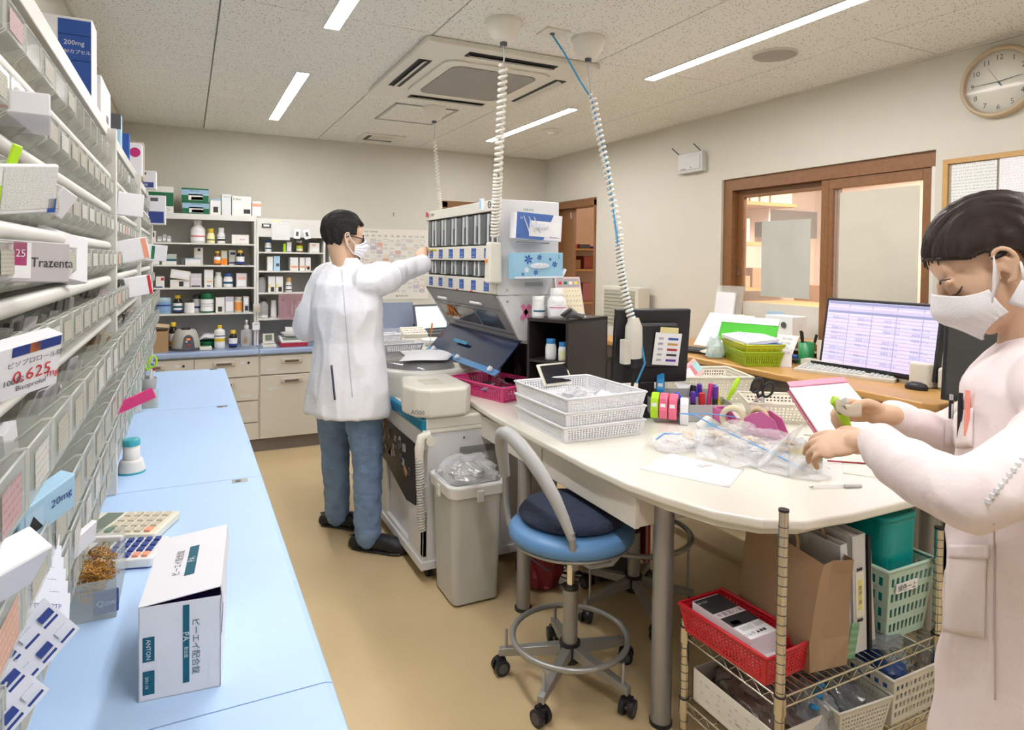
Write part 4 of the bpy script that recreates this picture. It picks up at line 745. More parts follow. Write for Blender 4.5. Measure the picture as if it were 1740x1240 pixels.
# calendar poster on the back wall
cal=thing('wall_calendar','large year calendar poster with pink and lilac month blocks on the back wall','calendar',(1.30,YB-.001,1.13)); W_,H_=.76,.65
B().box((W_/2,-.002,H_/2),(W_,.003,H_),mat('poster_paper',(.78,.74,.66),.6)).obj('sheet',cal)
b=B(); ccs=[mat('cal_pink',(.70,.42,.36),.6),mat('cal_lilac',(.52,.48,.56),.6),mat('cal_grey',(.62,.60,.56),.6),mat('cal_cream',(.76,.68,.56),.6)]; random.seed(3)
for i in range(12):
    for j in range(14):
        m_=random.choice([ccs[0],ccs[1],ccs[2],ccs[3],None,None,None,ccs[2]])
        if m_: b.quad((.03+i*.0585,-.0042,.06+j*.036),(.03+i*.0585+.055,-.0042,.06+j*.036),(.03+i*.0585+.055,-.0042,.06+j*.036+.033),(.03+i*.0585,-.0042,.06+j*.036+.033),m_)
        b.quad((.035+i*.0585,-.0046,.064+j*.036),(.03+i*.0585+.045,-.0046,.064+j*.036),(.03+i*.0585+.045,-.0046,.064+j*.036+.02),(.035+i*.0585,-.0046,.064+j*.036+.02),txtd if (i+j)%3==0 else (m_ or ccs[2]))
for i in range(12): b.text(f'{i+1}月',(.055+i*.0585,-.0045,.585),(1,0,0),(0,0,1),.022,ink)
b.text('Pharmacy Diary Calendar',(.05,-.0045,.625),(1,0,0),(0,0,1),.022,ink,'l'); b.text('◆ 祝日・休業日カレンダー',(.03,-.0045,.03),(1,0,0),(0,0,1),.018,ink,'l'); b.text('◆ 年間予定表',(.45,-.0045,.03),(1,0,0),(0,0,1),.018,ink,'l'); b.obj('print',cal)
t=thing('wall_hook','tiny hook on the bare back wall above the calendar','hook',(1.72,YB,1.93)); B().cyl((0,0,0),(0,-.012,0),.004,dgrey,n=8).obj('pin',t); B().tube([(0,-.012,0),(0,-.014,-.02),(0,-.006,-.03)],.003,dgrey,6).obj('hook',t)
tag(B().box((1.13,5.80,1.62),(.09,.28,.36),shm).obj('wall_box',bev=.004),'white narrow wall cabinet at the shelf end behind the man','cabinet')
# ================= low back table beyond the machine
bk=thing('back_table','grey steel table against the back wall behind the machine','table',(1.60,5.45,0)); B().bb((0,-.30,.84),(1.55,.48,.87),mat('table_cream',(.66,.63,.54),.4)).obj('table_top',bk,bev=.004); B().bb((.02,-.28,.05),(1.5,.45,.84),cab).obj('cabinet_body',bk)
lap=thing('laptop','open laptop with bright screen on the back table','laptop',(1.90,5.35,.87),R(12)); B().box((0,-.11,.012),(.33,.23,.022),dgrey).obj('base',lap,bev=.004)
for r_ in range(4):
    for c in range(10): B().box((-.13+c*.029,-.06-r_*.026,.0245),(.022,.019,.003),black).obj('key',lap)
B().box((0,.03,.135),(.33,.012,.225),dgrey,rot=Euler((R(-14),0,0)).to_matrix()).obj('screen_lid',lap,bev=.003); B().box((0,.022,.136),(.295,.004,.19),mat('laptop_screen',(.62,.74,.80),.2,emit=.35),rot=Euler((R(-14),0,0)).to_matrix()).obj('display',lap)
t=thing('document_stand','blue grey folder stand leaning at the back wall','folder',(1.62,5.55,.87)); B().box((0,.02,.13),(.36,.02,.25),mat('blue_grey_folder',(.20,.24,.33),.5),rot=Euler((R(-16),0,0)).to_matrix()).obj('panel',t); B().box((0,-.05,.02),(.40,.06,.03),mat('folder_lip',(.45,.5,.6),.5)).obj('ledge',t)
t=thing('headset','small dark device between the folder stand and the laptop','device',(1.80,5.50,.87)); B().lathe([(.03,0),(.03,.04),(.02,.07),(.001,.07)],black).obj('body',t); B().cyl((0,0,.07),(0,0,.14),.006,dgrey).obj('stem',t)
# ================= tablet dispensing machine
mc=mat('machine_cream',(.76,.73,.64),.35); mw=mat('machine_white',(.72,.72,.73),.35); mb=mat('machine_blue',(.0,.22,.40),.3); mg=mat('machine_grey',(.27,.26,.25),.4); dblue=mat('dark_blue_acrylic',(.008,.025,.08),.12,alpha=.95,spec=.8)
mach=thing('dispensing_machine','cream and white tablet dispensing machine with blue stripe and sloped grey visor','machine',(.98,2.87,0))
def mbx(n,lo,hi,m,par=mach,bev=.004): return B().bb(lo,hi,m).obj(n,par,bev=bev)
# lower body: frame round a dark side window on the front (x=0) face
b=B(); b.bb((0,.0,.08),(.02,1.42,.12),mw).bb((0,0,.12),(.02,.03,.45),mw).bb((0,.0,.12),(.02,.22,.33),mw).bb((0,.62,.12),(.02,1.42,.40),mc).bb((0,1.36,.4),(.02,1.42,.66),mw).bb((0,0,.62),(.02,1.42,.70),mw)
b.obj('front_frame',mach,bev=.003)
mbx('body',(.02,.0,.08),(.72,1.42,.70),mw); 
wdk=mat('machine_window',(.02,.018,.018),.4,spec=.2)
b=B(); b.add([(-.002,.05,.62),(-.002,1.34,.64),(-.002,1.34,.42),(-.002,.62,.40),(-.002,.24,.31),(-.002,.10,.33)],[(0,1,2,3,4,5)],wdk); b.obj('dark_window',mach,solid=.004)
b=B()
random.seed(5)
for i in range(60): b.box((-.006,random.uniform(.16,1.25),random.uniform(.44,.60)),(.006,random.uniform(.015,.05),random.uniform(.015,.04)),random.choice([grey,dgrey,mat('bag_smoke',(.22,.18,.16),.2),brown]),rot=Euler((random.uniform(-.6,.6),0,0)).to_matrix())
b.obj('packets_behind_window',mach)
mbx('wheel_skirt',(-.01,-.01,.06),(.70,1.43,.10),mw); 
for x,y in((.05,.06),(.05,1.3),(.62,.06),(.62,1.3)):
    w_=B().cyl((x-.012,y,.03),(x+.012,y,.03),.03,black,n=16); w_.box((x,y,.055),(.04,.04,.02),steel); w_.obj('caster',mach)
mbx('blue_stripe',(-.008,.0,.70),(.03,1.43,.765),mb,bev=.012); mbx('deck_rim',(-.004,-.006,.695),(.73,1.43,.712),mc); mbx('deck',(.01,-.004,.71),(.73,1.43,.768),mc,bev=.01)
b=B(); b.box((.28,-.006,.60),(.20,.004,.03),mg).box((.28,-.006,.56),(.20,.004,.03),lgrey); b.obj('side_vent',mach)
B().cyl((.33,-.004,.735),(.33,-.008,.735),.006,dgrey,n=10).obj('screw',mach); B().cyl((.20,-.002,.66),(.20,-.006,.66),.005,steel,n=10).obj('screw',mach)
# hose on the corner
h=B(); h.tube(helix((-.03,-.03,.60),(-.015,-.035,.26),.0165,.012,n=10),.0045,mat('hose_grey',(.55,.54,.50),.4),5); h.cyl((-.03,-.03,.60),(-.015,-.035,.26),.015,lgrey,n=12); h.obj('hose',mach)
b=B(); b.tube([(-.03,-.03,.58),(-.03,-.03,.64),(-.02,-.028,.69),(.02,-.02,.70)],[.018,.022,.021,.018],mc,12); b.cyl((.02,-.045,.67),(.02,-.02,.67),.022,mc,n=16); b.obj('hose_elbow',mach)
# hood, drum housing, rear deck
b=B(); pts=[(-.06,.14),(-.04,.02),(.02,-.03),(.20,-.03),(.25,.04),(.25,.36),(.0,.36)]; b.prism(pts,.77,.905,mc); b.obj('hood',mach,bev=.015,seg=3)
B().box((.09,.16,.9065),(.10,.12,.004),mat('hood_inset',(.62,.58,.48),.4)).obj('hood_inset',mach,bev=.004)
B().text('AJ1100',(-.053,.09,.815),(.15,-.988,0),(0,0,1),.030,dgrey).obj('model_mark',mach) if 0 else B().text('AI500',(-.03,-.003,.800),(.77,-.64,0),(0,0,1),.028,dgrey).obj('model_mark',mach)
B().lathe([(.30,.765),(.305,.80),(.29,.86),(.30,.895),(.275,.905),(.001,.905)],mat('drum_housing',(.66,.64,.58),.3),o=(.23,.78,0),n=48,sx=1.0,sy=1.25).obj('drum_housing',mach)
B().lathe([(.255,.90),(.25,.925),(.20,.94),(.001,.945)],mat('drum_lid',(.25,.25,.25),.12,alpha=.75,spec=.8),o=(.23,.78,0),n=48,sy=1.25).obj('drum_lid',mach)
b=B(); 
for i in range(40):
    a=2*PI*i/40; b.box((.23+.20*math.cos(a),.78+.25*math.sin(a),.915),(.012,.04,.02),lgrey,rz=a)
b.obj('drum_cells',mach)
mbx('rear_deck',(.34,.50,.768),(.74,1.42,.93),mc,bev=.012); B().box((.40,.56,.934),(.08,.08,.006),dgrey).obj('deck_slot',mach); B().box((.40,.70,.934),(.05,.14,.006),mg).obj('deck_slot',mach)
# upper cassette cabinet   local x .38..72, y .03..1.07
x0,x1,y0,y1=.38,.72,.03,1.07
b=B(); b.bb((x0,y0,1.765),(x1,y1,1.80),mc).bb((x0+.12,y0+.01,1.33),(x1,y1-.01,1.765),mc).bb((x0,y1-.02,1.33),(x0+.12,y1,1.765),mc); b.obj('cabinet_shell',mach,bev=.004)
mbx('side_panel',(x0,y0-.012,1.33),(x1,y0+.012,1.80),mw)
b=B(); b.T=Matrix.Translation((0,y0-.012,0)); b.prism([(x0,1.327),(x1,1.327),(x1+.0,1.27),(x0+.16,1.10),(x0+.13,1.105)],0,.03,mw,ax='y'); b.obj('lower_side_panel',mach,bev=.003)
b=B(); b.T=Matrix.Translation((0,y1-.03,0)); b.prism([(x0,1.327),(x1,1.327),(x1,1.27),(x0+.16,1.10),(x0+.13,1.105)],0,.03,mw,ax='y'); b.obj('lower_side_panel',mach)
mbx('top_strip',(x0-.012,y0-.01,1.745),(x0+.01,y1,1.80),mc)
for z in (1.50,1.335): mbx('cassette_rail',(x0-.02,y0+.002,z),(x0+.03,y1,z+.075),mc)
cs=mat('cassette_clear',(.30,.33,.32),.15,alpha=.7,spec=.8); csd=mat('cassette_dark',(.10,.11,.11),.2)
for r_,z in enumerate((1.578,1.413)):
    H=.165 if r_==0 else .088
    for c in range(6):
        y=y0+.09+c*.165; f=B(); f.box((x0+.035,y,z+H/2),(.07,.10,H-.008),cs); q=f.obj('cassette',mach,bev=.004)
        g=B(); g.box((x0-.002,y-.038,z+H/2),(.006,.012,H-.012),mw); g.box((x0-.002,y+.012,z+H/2),(.006,.018,H-.016),lgrey); g.box((x0-.001,y+.045,z+H/2),(.006,.006,H-.01),csd); g.box((x0-.004,y-.012,z+H*.35),(.004,.022,H*.5),csd); g.obj('cassette_ribs',q)
        g=B().box((x0+.03,y+.082,z+H/2),(.06,.05,H-.02),csd); g.obj('cassette_gap',q)
        zz=(1.50 if r_==0 else 1.335)+.037
        p=B().box((x0-.021,y-.01,zz),(.002,.058,.05),ub); p.text('□×□',(x0-.0225,y-.01,zz+.002),(0,-1,0),(0,0,1),.017,lblue); p.box((x0-.0223,y-.01,zz-.016),(.001,.035,.002),lblue); p.obj('number_plate',mach)
b=B()
for y,m_ in((.30,red),(.50,red)): b.box((x0-.022,y,1.338),(.002,.03,.008),m_)
b.box((x0-.022,y1-.05,1.78),(.002,.03,.03),red); b.text('□ ○▶',(x0-.0135,y1-.12,1.775),(0,-1,0),(0,0,1),.022,ink); b.obj('marks',mach)
b=B(); b.box((x0-.014,y0+.16,1.785),(.004,.055,.06),paper).box((x0-.017,y0+.175,1.785),(.002,.025,.045),lblue); b.lathe([(.022,0),(.026,0)],ink,n=4) if 0 else None; b.obj('sticker',mach)
b=B(); c0=V((x0-.0135,y0+.07,1.778)); b.tube([c0+V((0,.016*math.cos(a),.016*math.sin(a))) for a in [i*PI/10 for i in range(20)]],.002,ink,5,closed=True); b.text('DIA',c0+V((-.0005,0,0)),(0,-1,0),(0,0,1),.012,ink); b.obj('round_mark',mach)
# plug block at the near corner
B().box((x0-.025,y0-.01,1.49),(.075,.06,.20),mc,tx=.85,ty=.85).obj('cable_block',mach,bev=.01); B().cyl((x0-.064,y0-.01,1.50),(x0-.067,y0-.01,1.50),.010,orange,n=12).obj('orange_dot',mach)
# visor
b=B(); v0,v1=V((x0-.005,0,1.335)),V((x0+.155,0,1.10)); 
def vis(y,t,o=0):
    n_=V((-(v0.z-v1.z),0,-(v1.x-v0.x))).normalized(); p=v0.lerp(v1,t)+n_*o; return (p.x,y,p.z)
b.add([vis(y0+.015,0),vis(y1-.02,0),vis(y1-.02,1),vis(y0+.015,1)],[(0,1,2,3)],mg); b.obj('visor',mach,solid=.02)
b=B()
for a,c in((.12,.40),(.42,.70),(.72,.94)): b.add([vis(y0+a*1.0,.40,.012),vis(y0+c*1.0,.40,.012),vis(y0+c*1.0,.78,.012),vis(y0+a*1.0,.78,.012)],[(0,1,2,3)],lens_blk)
b.obj('visor_window',mach)
for ya in(.30,.80): B().cyl(vis(y0+ya-.07,.22,.016),vis(y0+ya+.07,.22,.016),.008,white,n=10).obj('visor_light_bar',mach)
b=B(); b.add([vis(y0+.04,.32,.0125),vis(y1-.06,.32,.0125),vis(y1-.06,.345,.0125),vis(y0+.04,.345,.0125)],[(0,1,2,3)],csd); b.add([vis(y0+.04,.85,.0125),vis(y1-.06,.85,.0125),vis(y1-.06,.87,.0125),vis(y0+.04,.87,.0125)],[(0,1,2,3)],csd); b.obj('visor_groove',mach)
b=B(); 
for i in range(5): b.tube([vis(y1-.32+.03*i+.02*math.sin(a+i),.42+.07*a,.014) for a in range(5)],.003,orange,5)
b.obj('orange_ties',mach)
# dark blue acrylic skirt
b=B(); b.add([(x0+.15,y0+.02,1.10),(x0+.15,y1-.02,1.10),(x0+.02,y1-.02,.955),(x0+.02,y0+.02,.955)],[(0,1,2,3)],dblue); b.obj('blue_skirt',mach,solid=.006)
b=B(); b.add([(x0+.02,y0+.0,.955),(x0+.02,y1-.02,.955),(x0-.01,y1-.02,.935),(x0-.01,y0+.0,.935)],[(0,1,2,3)],mat('acrylic_edge',(.10,.28,.55),.25)); b.obj('skirt_edge',mach,solid=.008)
for y in(y0+.06,y0+.5,y1-.15): B().cyl((x0-.0,y,.958),(x0-.012,y,.966),.013,white,n=14).obj('knob',mach)
B().box((x0+.06,y0+.62,1.03),(.003,.20,.02),mb,rot=Euler((0,R(38),0)).to_matrix()).obj('blue_tape',mach)
mbx('column',(x0+.17,.62,.93),(x1,y1-.02,1.33),csd)
b=B(); 
for a in(35,-30): b.box((x0+.155,y0-.0135,1.245),(.022,.002,.085),mat('tape_pink',(.85,.22,.42),.5),rot=Euler((0,R(a),0)).to_matrix())
b.obj('pink_cross',mach); B().box((x0+.20,y0-.0135,1.385),(.10,.002,.02),mat('plate_grey',(.45,.47,.47),.4)).obj('model_plate',mach)
for z in(1.355,1.30): B().cyl((x0+.05,y0-.012,z),(x0+.05,y0-.018,z),.006,steel,n=10).obj('screw',mach)
# glove boxes hung on the side
def glove(label,c,w,h,tilt,m,pr):
    t=thing('glove_box',label,'glove box',c,0,None,(0,R(tilt),0)); B().box((0,-.035,0),(w,.07,h),m).obj('carton',t,bev=.002); p=B(); pr(p,w,h); p.obj('print',t)
    g=B(); vs=[]; n=22
    for i in range(n): a=2*PI*i/n; g_r=1; vs.append((.052*math.cos(a),-.0745,.014*math.sin(a)))
    g.add(vs,[tuple(range(n))],mat('slot_white',(.75,.78,.85),.6)); 
    for i in range(7): g.add([(-.04+.011*i,-.076,-.012),(-.03+.011*i,-.09-.006*(i%2),.003),(-.022+.011*i,-.077,.016),(-.032+.011*i,-.084,-.004)],[(0,1,2,3)],wbx,True)
    g.obj('glove_tuft',t); return t
gblue=mat('glove_blue',(.07,.16,.45),.5); 
def pr1(p,w,h):
    y=-.0706
    p.quad((-w/2,y,-h/2),(w*.1,y,-h/2),(w*.30,y,h/2),(-w/2,y,h/2),gblue); 
    for a in range(3): p.tube([(-.09+.028*a,y,.045),(-.055+.030*a,y,-.03)],[.007,.011],wbx,8,flat=.15)
    p.rbox((.03,y-.0004,-.01),(.17,.0008,.075),.0003,paper); p.text('M',(-.10,y-.001,.035),(1,0,0),(0,0,1),.016,wbx); p.text('M',(-.112,y-.001,-.05),(1,0,0),(0,0,1),.016,ink); p.text('Nitrile Gloves',(.085,y-.0015,-.045),(1,0,0),(0,0,1),.009,navy)
glove('white and blue glove box marked M, hung tilted on the machine side','' or (1.525,2.845,1.665),.25,.125,3,J,pr1)
def pr2(p,w,h):
    y=-.0708
    def fl(cx,cz,r,m_):
        for k in range(6):
            a=k*PI/3+.3; d=V((math.cos(a),0,math.sin(a))); n_=V((-d.z,0,d.x)); c=V((cx,y,cz)); p.add([c,c+d*r*.55+n_*r*.22,c+d*r,c+d*r*.55-n_*r*.22],[(0,1,2,3)],m_)
    for cx,cz,r,m_ in((-.06,.03,.026,ub),(.0,.04,.016,ub),(.06,.03,.010,ub),(.085,.005,.018,ub),(-.07,-.02,.016,paper),(-.02,-.033,.016,ub),(-.09,-.04,.010,ub)): fl(cx,cz,r,m_)
    p.text('S',(.108,y-.0005,.042),(1,0,0),(0,0,1),.026,green); p.box((0,y,-.056),(w,.0008,.008),wbx)
glove('pale blue glove box with dark blue flowers marked S, on the machine side','' or (1.527,2.845,1.478),.265,.125,-1,mat('glove_pale',(.30,.55,.72),.5),pr2)
t=thing('wire_holder','thin wire holder between the two glove boxes','holder',(1.52,2.83,1.585)); B().tube([(-.09,0,0),(.09,0,.004),(.09,.03,.004)],.004,steel,6).obj('wire',t)
tag(B().text('tebura',(1.50,2.843,1.753),(1,0,0),(0,0,1),.022,green).obj('green_sticker'),'small green lettering above the upper glove box','sticker'); 
mbox('instruction_card','long white card leaning between the machine and the black shelf','card',(1.60,2.84,1.25),.018,.004,.24,J,[('textv','FUJI 100',.5,.75,.014,ub)],rot=(0,R(28),0))
# things on the machine deck
def paperlike(label,pts,z,m=paper,name='paper_sheet',th=.0015,cat='paper',curve=.0,par=None):
    b=B(); a,c,d,e=[V(p) for p in pts]; n=8; vs=[]
    for j in range(n+1):
        for i in range(n+1):
            u,v=i/n,j/n; q=a*(1-u)*(1-v)+c*u*(1-v)+d*u*v+e*(1-u)*v; vs.append((q.x,q.y,(q.z if len(q)>2 else 0)+z+curve*math.sin(PI*u)*math.sin(PI*v)+curve*.3*math.sin(5*u+3*v)*(1 if curve else 0)))
    fs=[(j*(n+1)+i,j*(n+1)+i+1,(j+1)*(n+1)+i+1,(j+1)*(n+1)+i) for j in range(n) for i in range(n)]
    b.add(vs,fs,m,True,uvs=[((i/n,j/n),((i+1)/n,j/n),((i+1)/n,(j+1)/n),(i/n,(j+1)/n)) for j in range(n) for i in range(n)]); o=b.obj(name,solid=th); return tag(o,label,cat)
def P3(*a): return [(x,y,0) for x,y in a]
paperlike('white paper sheet lying on the round drum lid of the machine',P3((1.02,3.40),(1.28,3.36),(1.50,3.72),(1.22,3.80)),.955,curve=.008)
paperlike('second paper sheet under the first on the round drum lid',P3((1.10,3.46),(1.40,3.50),(1.46,3.84),(1.15,3.82)),.949,m=txtd,curve=.004)
def basket(name,label,loc,w,d,h,m,rz=0,fl=1.12,nu=14,nv=5,nd=10,group=None,tilt=None,win=None,rimr=.005,g=.42,mv=.14):
    """open basket of perforated walls; w,d bottom size"""
    t=thing(name,label,'basket',loc,rz,group,tilt); W2,D2,w2,d2=w*fl/2,d*fl/2,w/2,d/2; W2=w2+(fl-1)*.12; D2=d2+(fl-1)*.12
    cb_=[(-w2,-d2,0),(w2,-d2,0),(w2,d2,0),(-w2,d2,0)]; ct=[(-W2,-D2,h),(W2,-D2,h),(W2,D2,h),(-W2,D2,h)]
    for k in range(4):
        a,b_=cb_[k],cb_[(k+1)%4]; c,e=ct[(k+1)%4],ct[k]
        B().perf(a,b_,c,e,nu if k%2==0 else nd,nv,m,mu=.04,mv=mv,g=g,win=win if (win and k%2) else None).obj('basket_wall',t,solid=.003)
    B().perf(*[(x,y,.001) for x,y,z in cb_],nu,nd,m,mu=.05,mv=.05,g=.4).obj('basket_floor',t,solid=.003)
    B().tube([V(p) for p in ct],rimr,m,8,closed=True,flat=.9).obj('rim',t)
    return t
bw=mat('basket_white',(.83,.83,.85),.4); 
basket('white_basket','small white perforated basket on the machine deck behind the man, lower one',(1.20,3.98,.93),.22,.15,.05,bw,0,nu=16,nd=10,nv=4)
basket('white_basket','small white perforated basket stacked behind, next to the cream keypad device',(1.14,4.12,.975),.16,.10,.045,bw,.05,nu=12,nd=8,nv=3)
t=thing('bowl','white plastic dish on the machine deck behind the baskets','bowl',(1.48,4.12,.93)); B().lathe([(.05,0),(.09,.045),(.093,.045),(.055,-.0),(.001,.003)],wb,n=28).obj('dish',t)
t=thing('keypad_device','cream keypad device with a row of slots behind the machine','device',(1.32,4.42,.72)); B().box((0,0,.12),(.42,.22,.24),mc).obj('body',t,bev=.01); B().box((-.10,-.09,.255),(.17,.08,.03),mat('olive_tray',(.45,.43,.28),.5)).obj('slot_tray',t)
b=B()
for i in range(5): b.box((-.16+.03*i,-.132,.255),(.012,.006,.03),csd)
b.obj('slot',t); B().box((.10,-.03,.265),(.17,.13,.05),mc,rot=Euler((R(18),0,0)).to_matrix()).obj('keypad_housing',t,bev=.004)
b=B(); random.seed(2)
for r_ in range(3):
    for c in range(8): b.box((.03+.02*c,-.07+r_*.035,.276+r_*.011),(.013,.014,.006),random.choice([grey,dgrey,red,lgrey]))
b.obj('keypad',t)
scissors('orange handled scissors hanging at the left end of the blue skirt','' or (1.41,4.02,.95),(.1,.2,1.2),orange,.16)
# ================= white work table
tw=mat('table_white',(.80,.77,.68),.22,var=.015,spec=.5); tedge=mat('table_edge',(.70,.68,.58),.35); legm=mat('leg_grey',(.36,.36,.37),.35,.5)
tb=thing('work_table','long white work table with a rounded end on grey round legs','table',(1.24,1.21,0))
# outline (world)
pts=[(1.275,3.13),(1.245,2.68),(1.238,1.885),(1.25,1.68),(1.285,1.53),(1.335,1.38),(1.41,1.28),(1.51,1.225),(1.68,1.205),(1.95,1.205),(2.52,1.21),(2.58,1.24),(2.60,1.30),(2.60,3.13)]
pl_=[(x-1.24,y-1.21) for x,y in pts][::-1]
B().prism(pl_,.772,.80,tw).obj('table_top',tb,bev=.008,seg=3)
ins=[(x+.03 if x<.3 else x-.03,y+ (.03 if y<.5 else -.03)) for x,y in pl_]; B().prism([(max(.03,x*.97+.01),min(1.60,max(.04,y*.97+.02))) for x,y in pl_],.755,.772,tedge).obj('under_frame',tb)
for x,y in((1.385,1.66),(1.30,2.47),(2.45,1.45),(2.45,2.95)):
    l=B().cyl((x-1.24,y-1.21,.0),(x-1.24,y-1.21,.757),.0335 if y<2 else .03,legm,n=24); l.cyl((x-1.24,y-1.21,0),(x-1.24,y-1.21,.012),.037,black,n=24); l.obj('leg',tb)
for k,(ya,yb) in enumerate(((2.27,2.88),(1.66,2.262))):
    d=thing('table_drawer',['white shallow drawer under the table beside the bin','white shallow drawer under the table above the stool seat'][k],'drawer',(1.27,ya,.655)); B().bb((0,0,0),(.018,yb-ya,.10),mat('drawer_white',(.70,.66,.58),.4)).obj('drawer_front',d,bev=.002); B().bb((.018,.01,0),(.36,yb-ya-.01,.09),mat('drawer_white',(.70,.66,.58),.4)).obj('drawer_box',d); B().bb((.10,-.0,.09),(.28,yb-ya,.10),steel).obj('slide_rail',d)
# grey waste bin with bag
bn=thing('waste_bin','tall light grey plastic waste bin with white rim and clear liner','waste bin',(1.135,2.71,0)); bg=mat('bin_grey',(.55,.55,.53),.4)
B().rbox((0,0,.26),(.215,.235,.50),.03,bg,n=5,top=1.14).obj('bin_body',bn,bev=.004)
b=B(); N=24; 
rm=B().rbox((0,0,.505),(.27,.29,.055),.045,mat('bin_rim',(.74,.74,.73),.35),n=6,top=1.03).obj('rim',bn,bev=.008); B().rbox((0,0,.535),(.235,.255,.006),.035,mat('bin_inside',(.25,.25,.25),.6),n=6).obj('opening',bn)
for s_ in(-1,1): B().box((s_*.137,0,.485),(.012,.03,.05),mat('bin_rim',(.7,.7,.7))).obj('rim_clip',bn,bev=.003); B().box((0,s_*.148,.485),(.03,.012,.05),mat('bin_rim',(.7,.7,.7))).obj('rim_clip',bn,bev=.003)
def crumple(name,label,loc,sx,sy,sz,m,cat='bag',n=18,fr=9,rz=0,seed=0,flatb=True):
    b=B(); vs=[]
    for j in range(n+1):
        th=PI*j/n
        for i in range(2*n):
            ph=2*PI*i/(2*n); d=V((math.sin(th)*math.cos(ph),math.sin(th)*math.sin(ph),math.cos(th))); k=1+.30*noise.noise(d*2.2+V((seed,0,0)))+.16*abs(noise.noise(d*fr*.6+V((seed,3,0))))
            z=d.z*sz*k
            if flatb and z<0: z*=.15
            vs.append((d.x*sx*k,d.y*sy*k,z+(.15*sz if flatb else 0)))
    fs=[(j*2*n+i,j*2*n+(i+1)%(2*n),(j+1)*2*n+(i+1)%(2*n),(j+1)*2*n+i) for j in range(n) for i in range(2*n)]
    o=b.add(vs,fs,m,False).obj(name); tag(o,label,cat); o.location=loc; o.rotation_euler=(0,0,rz); return o
film2=mat('crumpled_film',(.88,.89,.90),.08,alpha=.28,spec=1,bump=.5,bscale=60)
liner=crumple('bin_liner','clear crumpled liner bag heaped in the grey waste bin',(1.135,2.71,.53),.125,.135,.075,film2,n=22)
tag(B().add([(x*.1,y*.1,.0) for x,y in((-1,-1),(1,-1),(1,1),(-1,1))],[(0,1,2,3)],dgrey).obj('waste_sheet'),'crushed silver film inside the waste bin','waste'); C.objects['waste_sheet'].location=(1.135,2.71,.541)
crumple('foil_waste','crushed silver foil waste inside the grey waste bin',(1.12,2.72,.53),.09,.10,.045,silver,cat='waste',seed=3)
bpy.data.objects.remove(C.objects['waste_sheet'])
# ---- baskets on the table
basket('pink_basket','bright pink perforated basket of blister packs on the far end of the table',(1.455,3.10,.801),.235,.37,.078,mat('basket_pink',(.72,.045,.22),.35),R(17),fl=1.24,nu=14,nd=20,nv=6,win=(.3,.7,.45,.8),rimr=.0055)
random.seed(4); G1=[]; G2=[]; G3=[]
for i in range(14):
    o=B().box((0,0,0),(.03,.075,.004),random.choice([silverb,dgrey,lblue,silverb])).obj('blister_sheet'); tag(o,'small silver or dark blister sheet in the pink basket','blister pack','blister sheets in the pink basket'); o.location=(1.46+random.uniform(-.07,.07),3.06+random.uniform(-.10,.10),.812+.0035*i); o.rotation_euler=(random.uniform(-.3,.3),random.uniform(-.3,.3),random.uniform(0,3)); o['_c']={silverb:'silver',dgrey:'dark',lblue:'pale blue'}[o.data.materials[0]]; G1.append(o)
rank(G1,'{1} blister sheet in the pink basket, {0} counted away from the stool')
for k in range(3):
    basket('white_basket',f'white perforated basket, {["bottom","middle","top"][k]} of the stack of three on the table',(1.485,2.345,.801+.056*k),.355,.405,.060,bw,R(-1.5+k*1.4),fl=1.10,nu=26,nd=30,nv=5,rimr=.006,group='stack of white baskets',g=.52)
crumple('sachet_heap','clear medicine sachets heaped in the top white basket',(1.49,2.36,.925),.13,.14,.028,film2,cat='sachets',seed=8)
random.seed(9)
for i in range(16):
    o=B().box((0,0,0),(.07,.05,.006),random.choice([clearw,clearw,paper])).box((0,0,0),(.05,.03,.004),random.choice([wbx,lgrey])).obj('sachet'); tag(o,'clear tablet sachet in the top white basket','sachet','sachets in the top white basket'); o.location=(1.49+random.uniform(-.10,.10),2.35+random.uniform(-.11,.11),.922+.002*i); o.rotation_euler=(random.uniform(-.4,.4),random.uniform(-.4,.4),random.uniform(0,3)); o['_c']='clear' if o.data.materials[0]==clearw else 'white'; G2.append(o)
rank(G2,'{1} tablet sachet in the top white basket, {0} counted away from the stool')
# ---- black shelves with bottles
bs=thing('black_shelf','black open box shelf holding two blue capped bottles, topped by a calendar','shelf',(1.58,2.59,.80),R(25)); bkw=mat('black_board',(.028,.02,.02),.45)
# local: opening looks along -x... front corner at origin, x to the right, y away
W_,D_,H_=.36,.235,.425
b=B(); 
for n_,lo,hi in(('top_board',(0,0,H_-.014),(W_,D_,H_)),('bottom_board',(0,0,0),(W_,D_,.014)),('side_board',(0,-.0,0),(W_,.012,H_)),('side_board',(0,D_-.012,0),(W_,D_,H_)),('back_board',(W_-.012,0,0),(W_,D_,H_)),('shelf_board',(.0,.012,.215),(W_-.012,D_-.012,.227))): B().bb(lo,hi,bkw).obj(n_,bs)
def onbs(x,y,z): v=Matrix.Rotation(R(25),3,'Z')@V((x,y,0)); return (1.58+v.x,2.59+v.y,.80+z)
bottle('white bottle with blue cap and red text inside the black shelf',onbs(.05,.13,.228),.027,.10,wb,mat('cap_royal',(.03,.22,.52),.35),paper,caph=.2,capr=.85)
bottle('white bottle with blue cap and yellow label inside the black shelf',onbs(.06,.065,.228),.024,.088,wb,mat('cap_royal',(.03,.22,.52),.35),mat('label_yellow2',(.85,.82,.45),.5),caph=.2,capr=.85)
bottle('white bottle with green striped label on the black shelf',onbs(.04,.20,H_),.032,.105,wb,wb,paper,caph=.22,capr=.95,band=[(.45,.62,teal)])
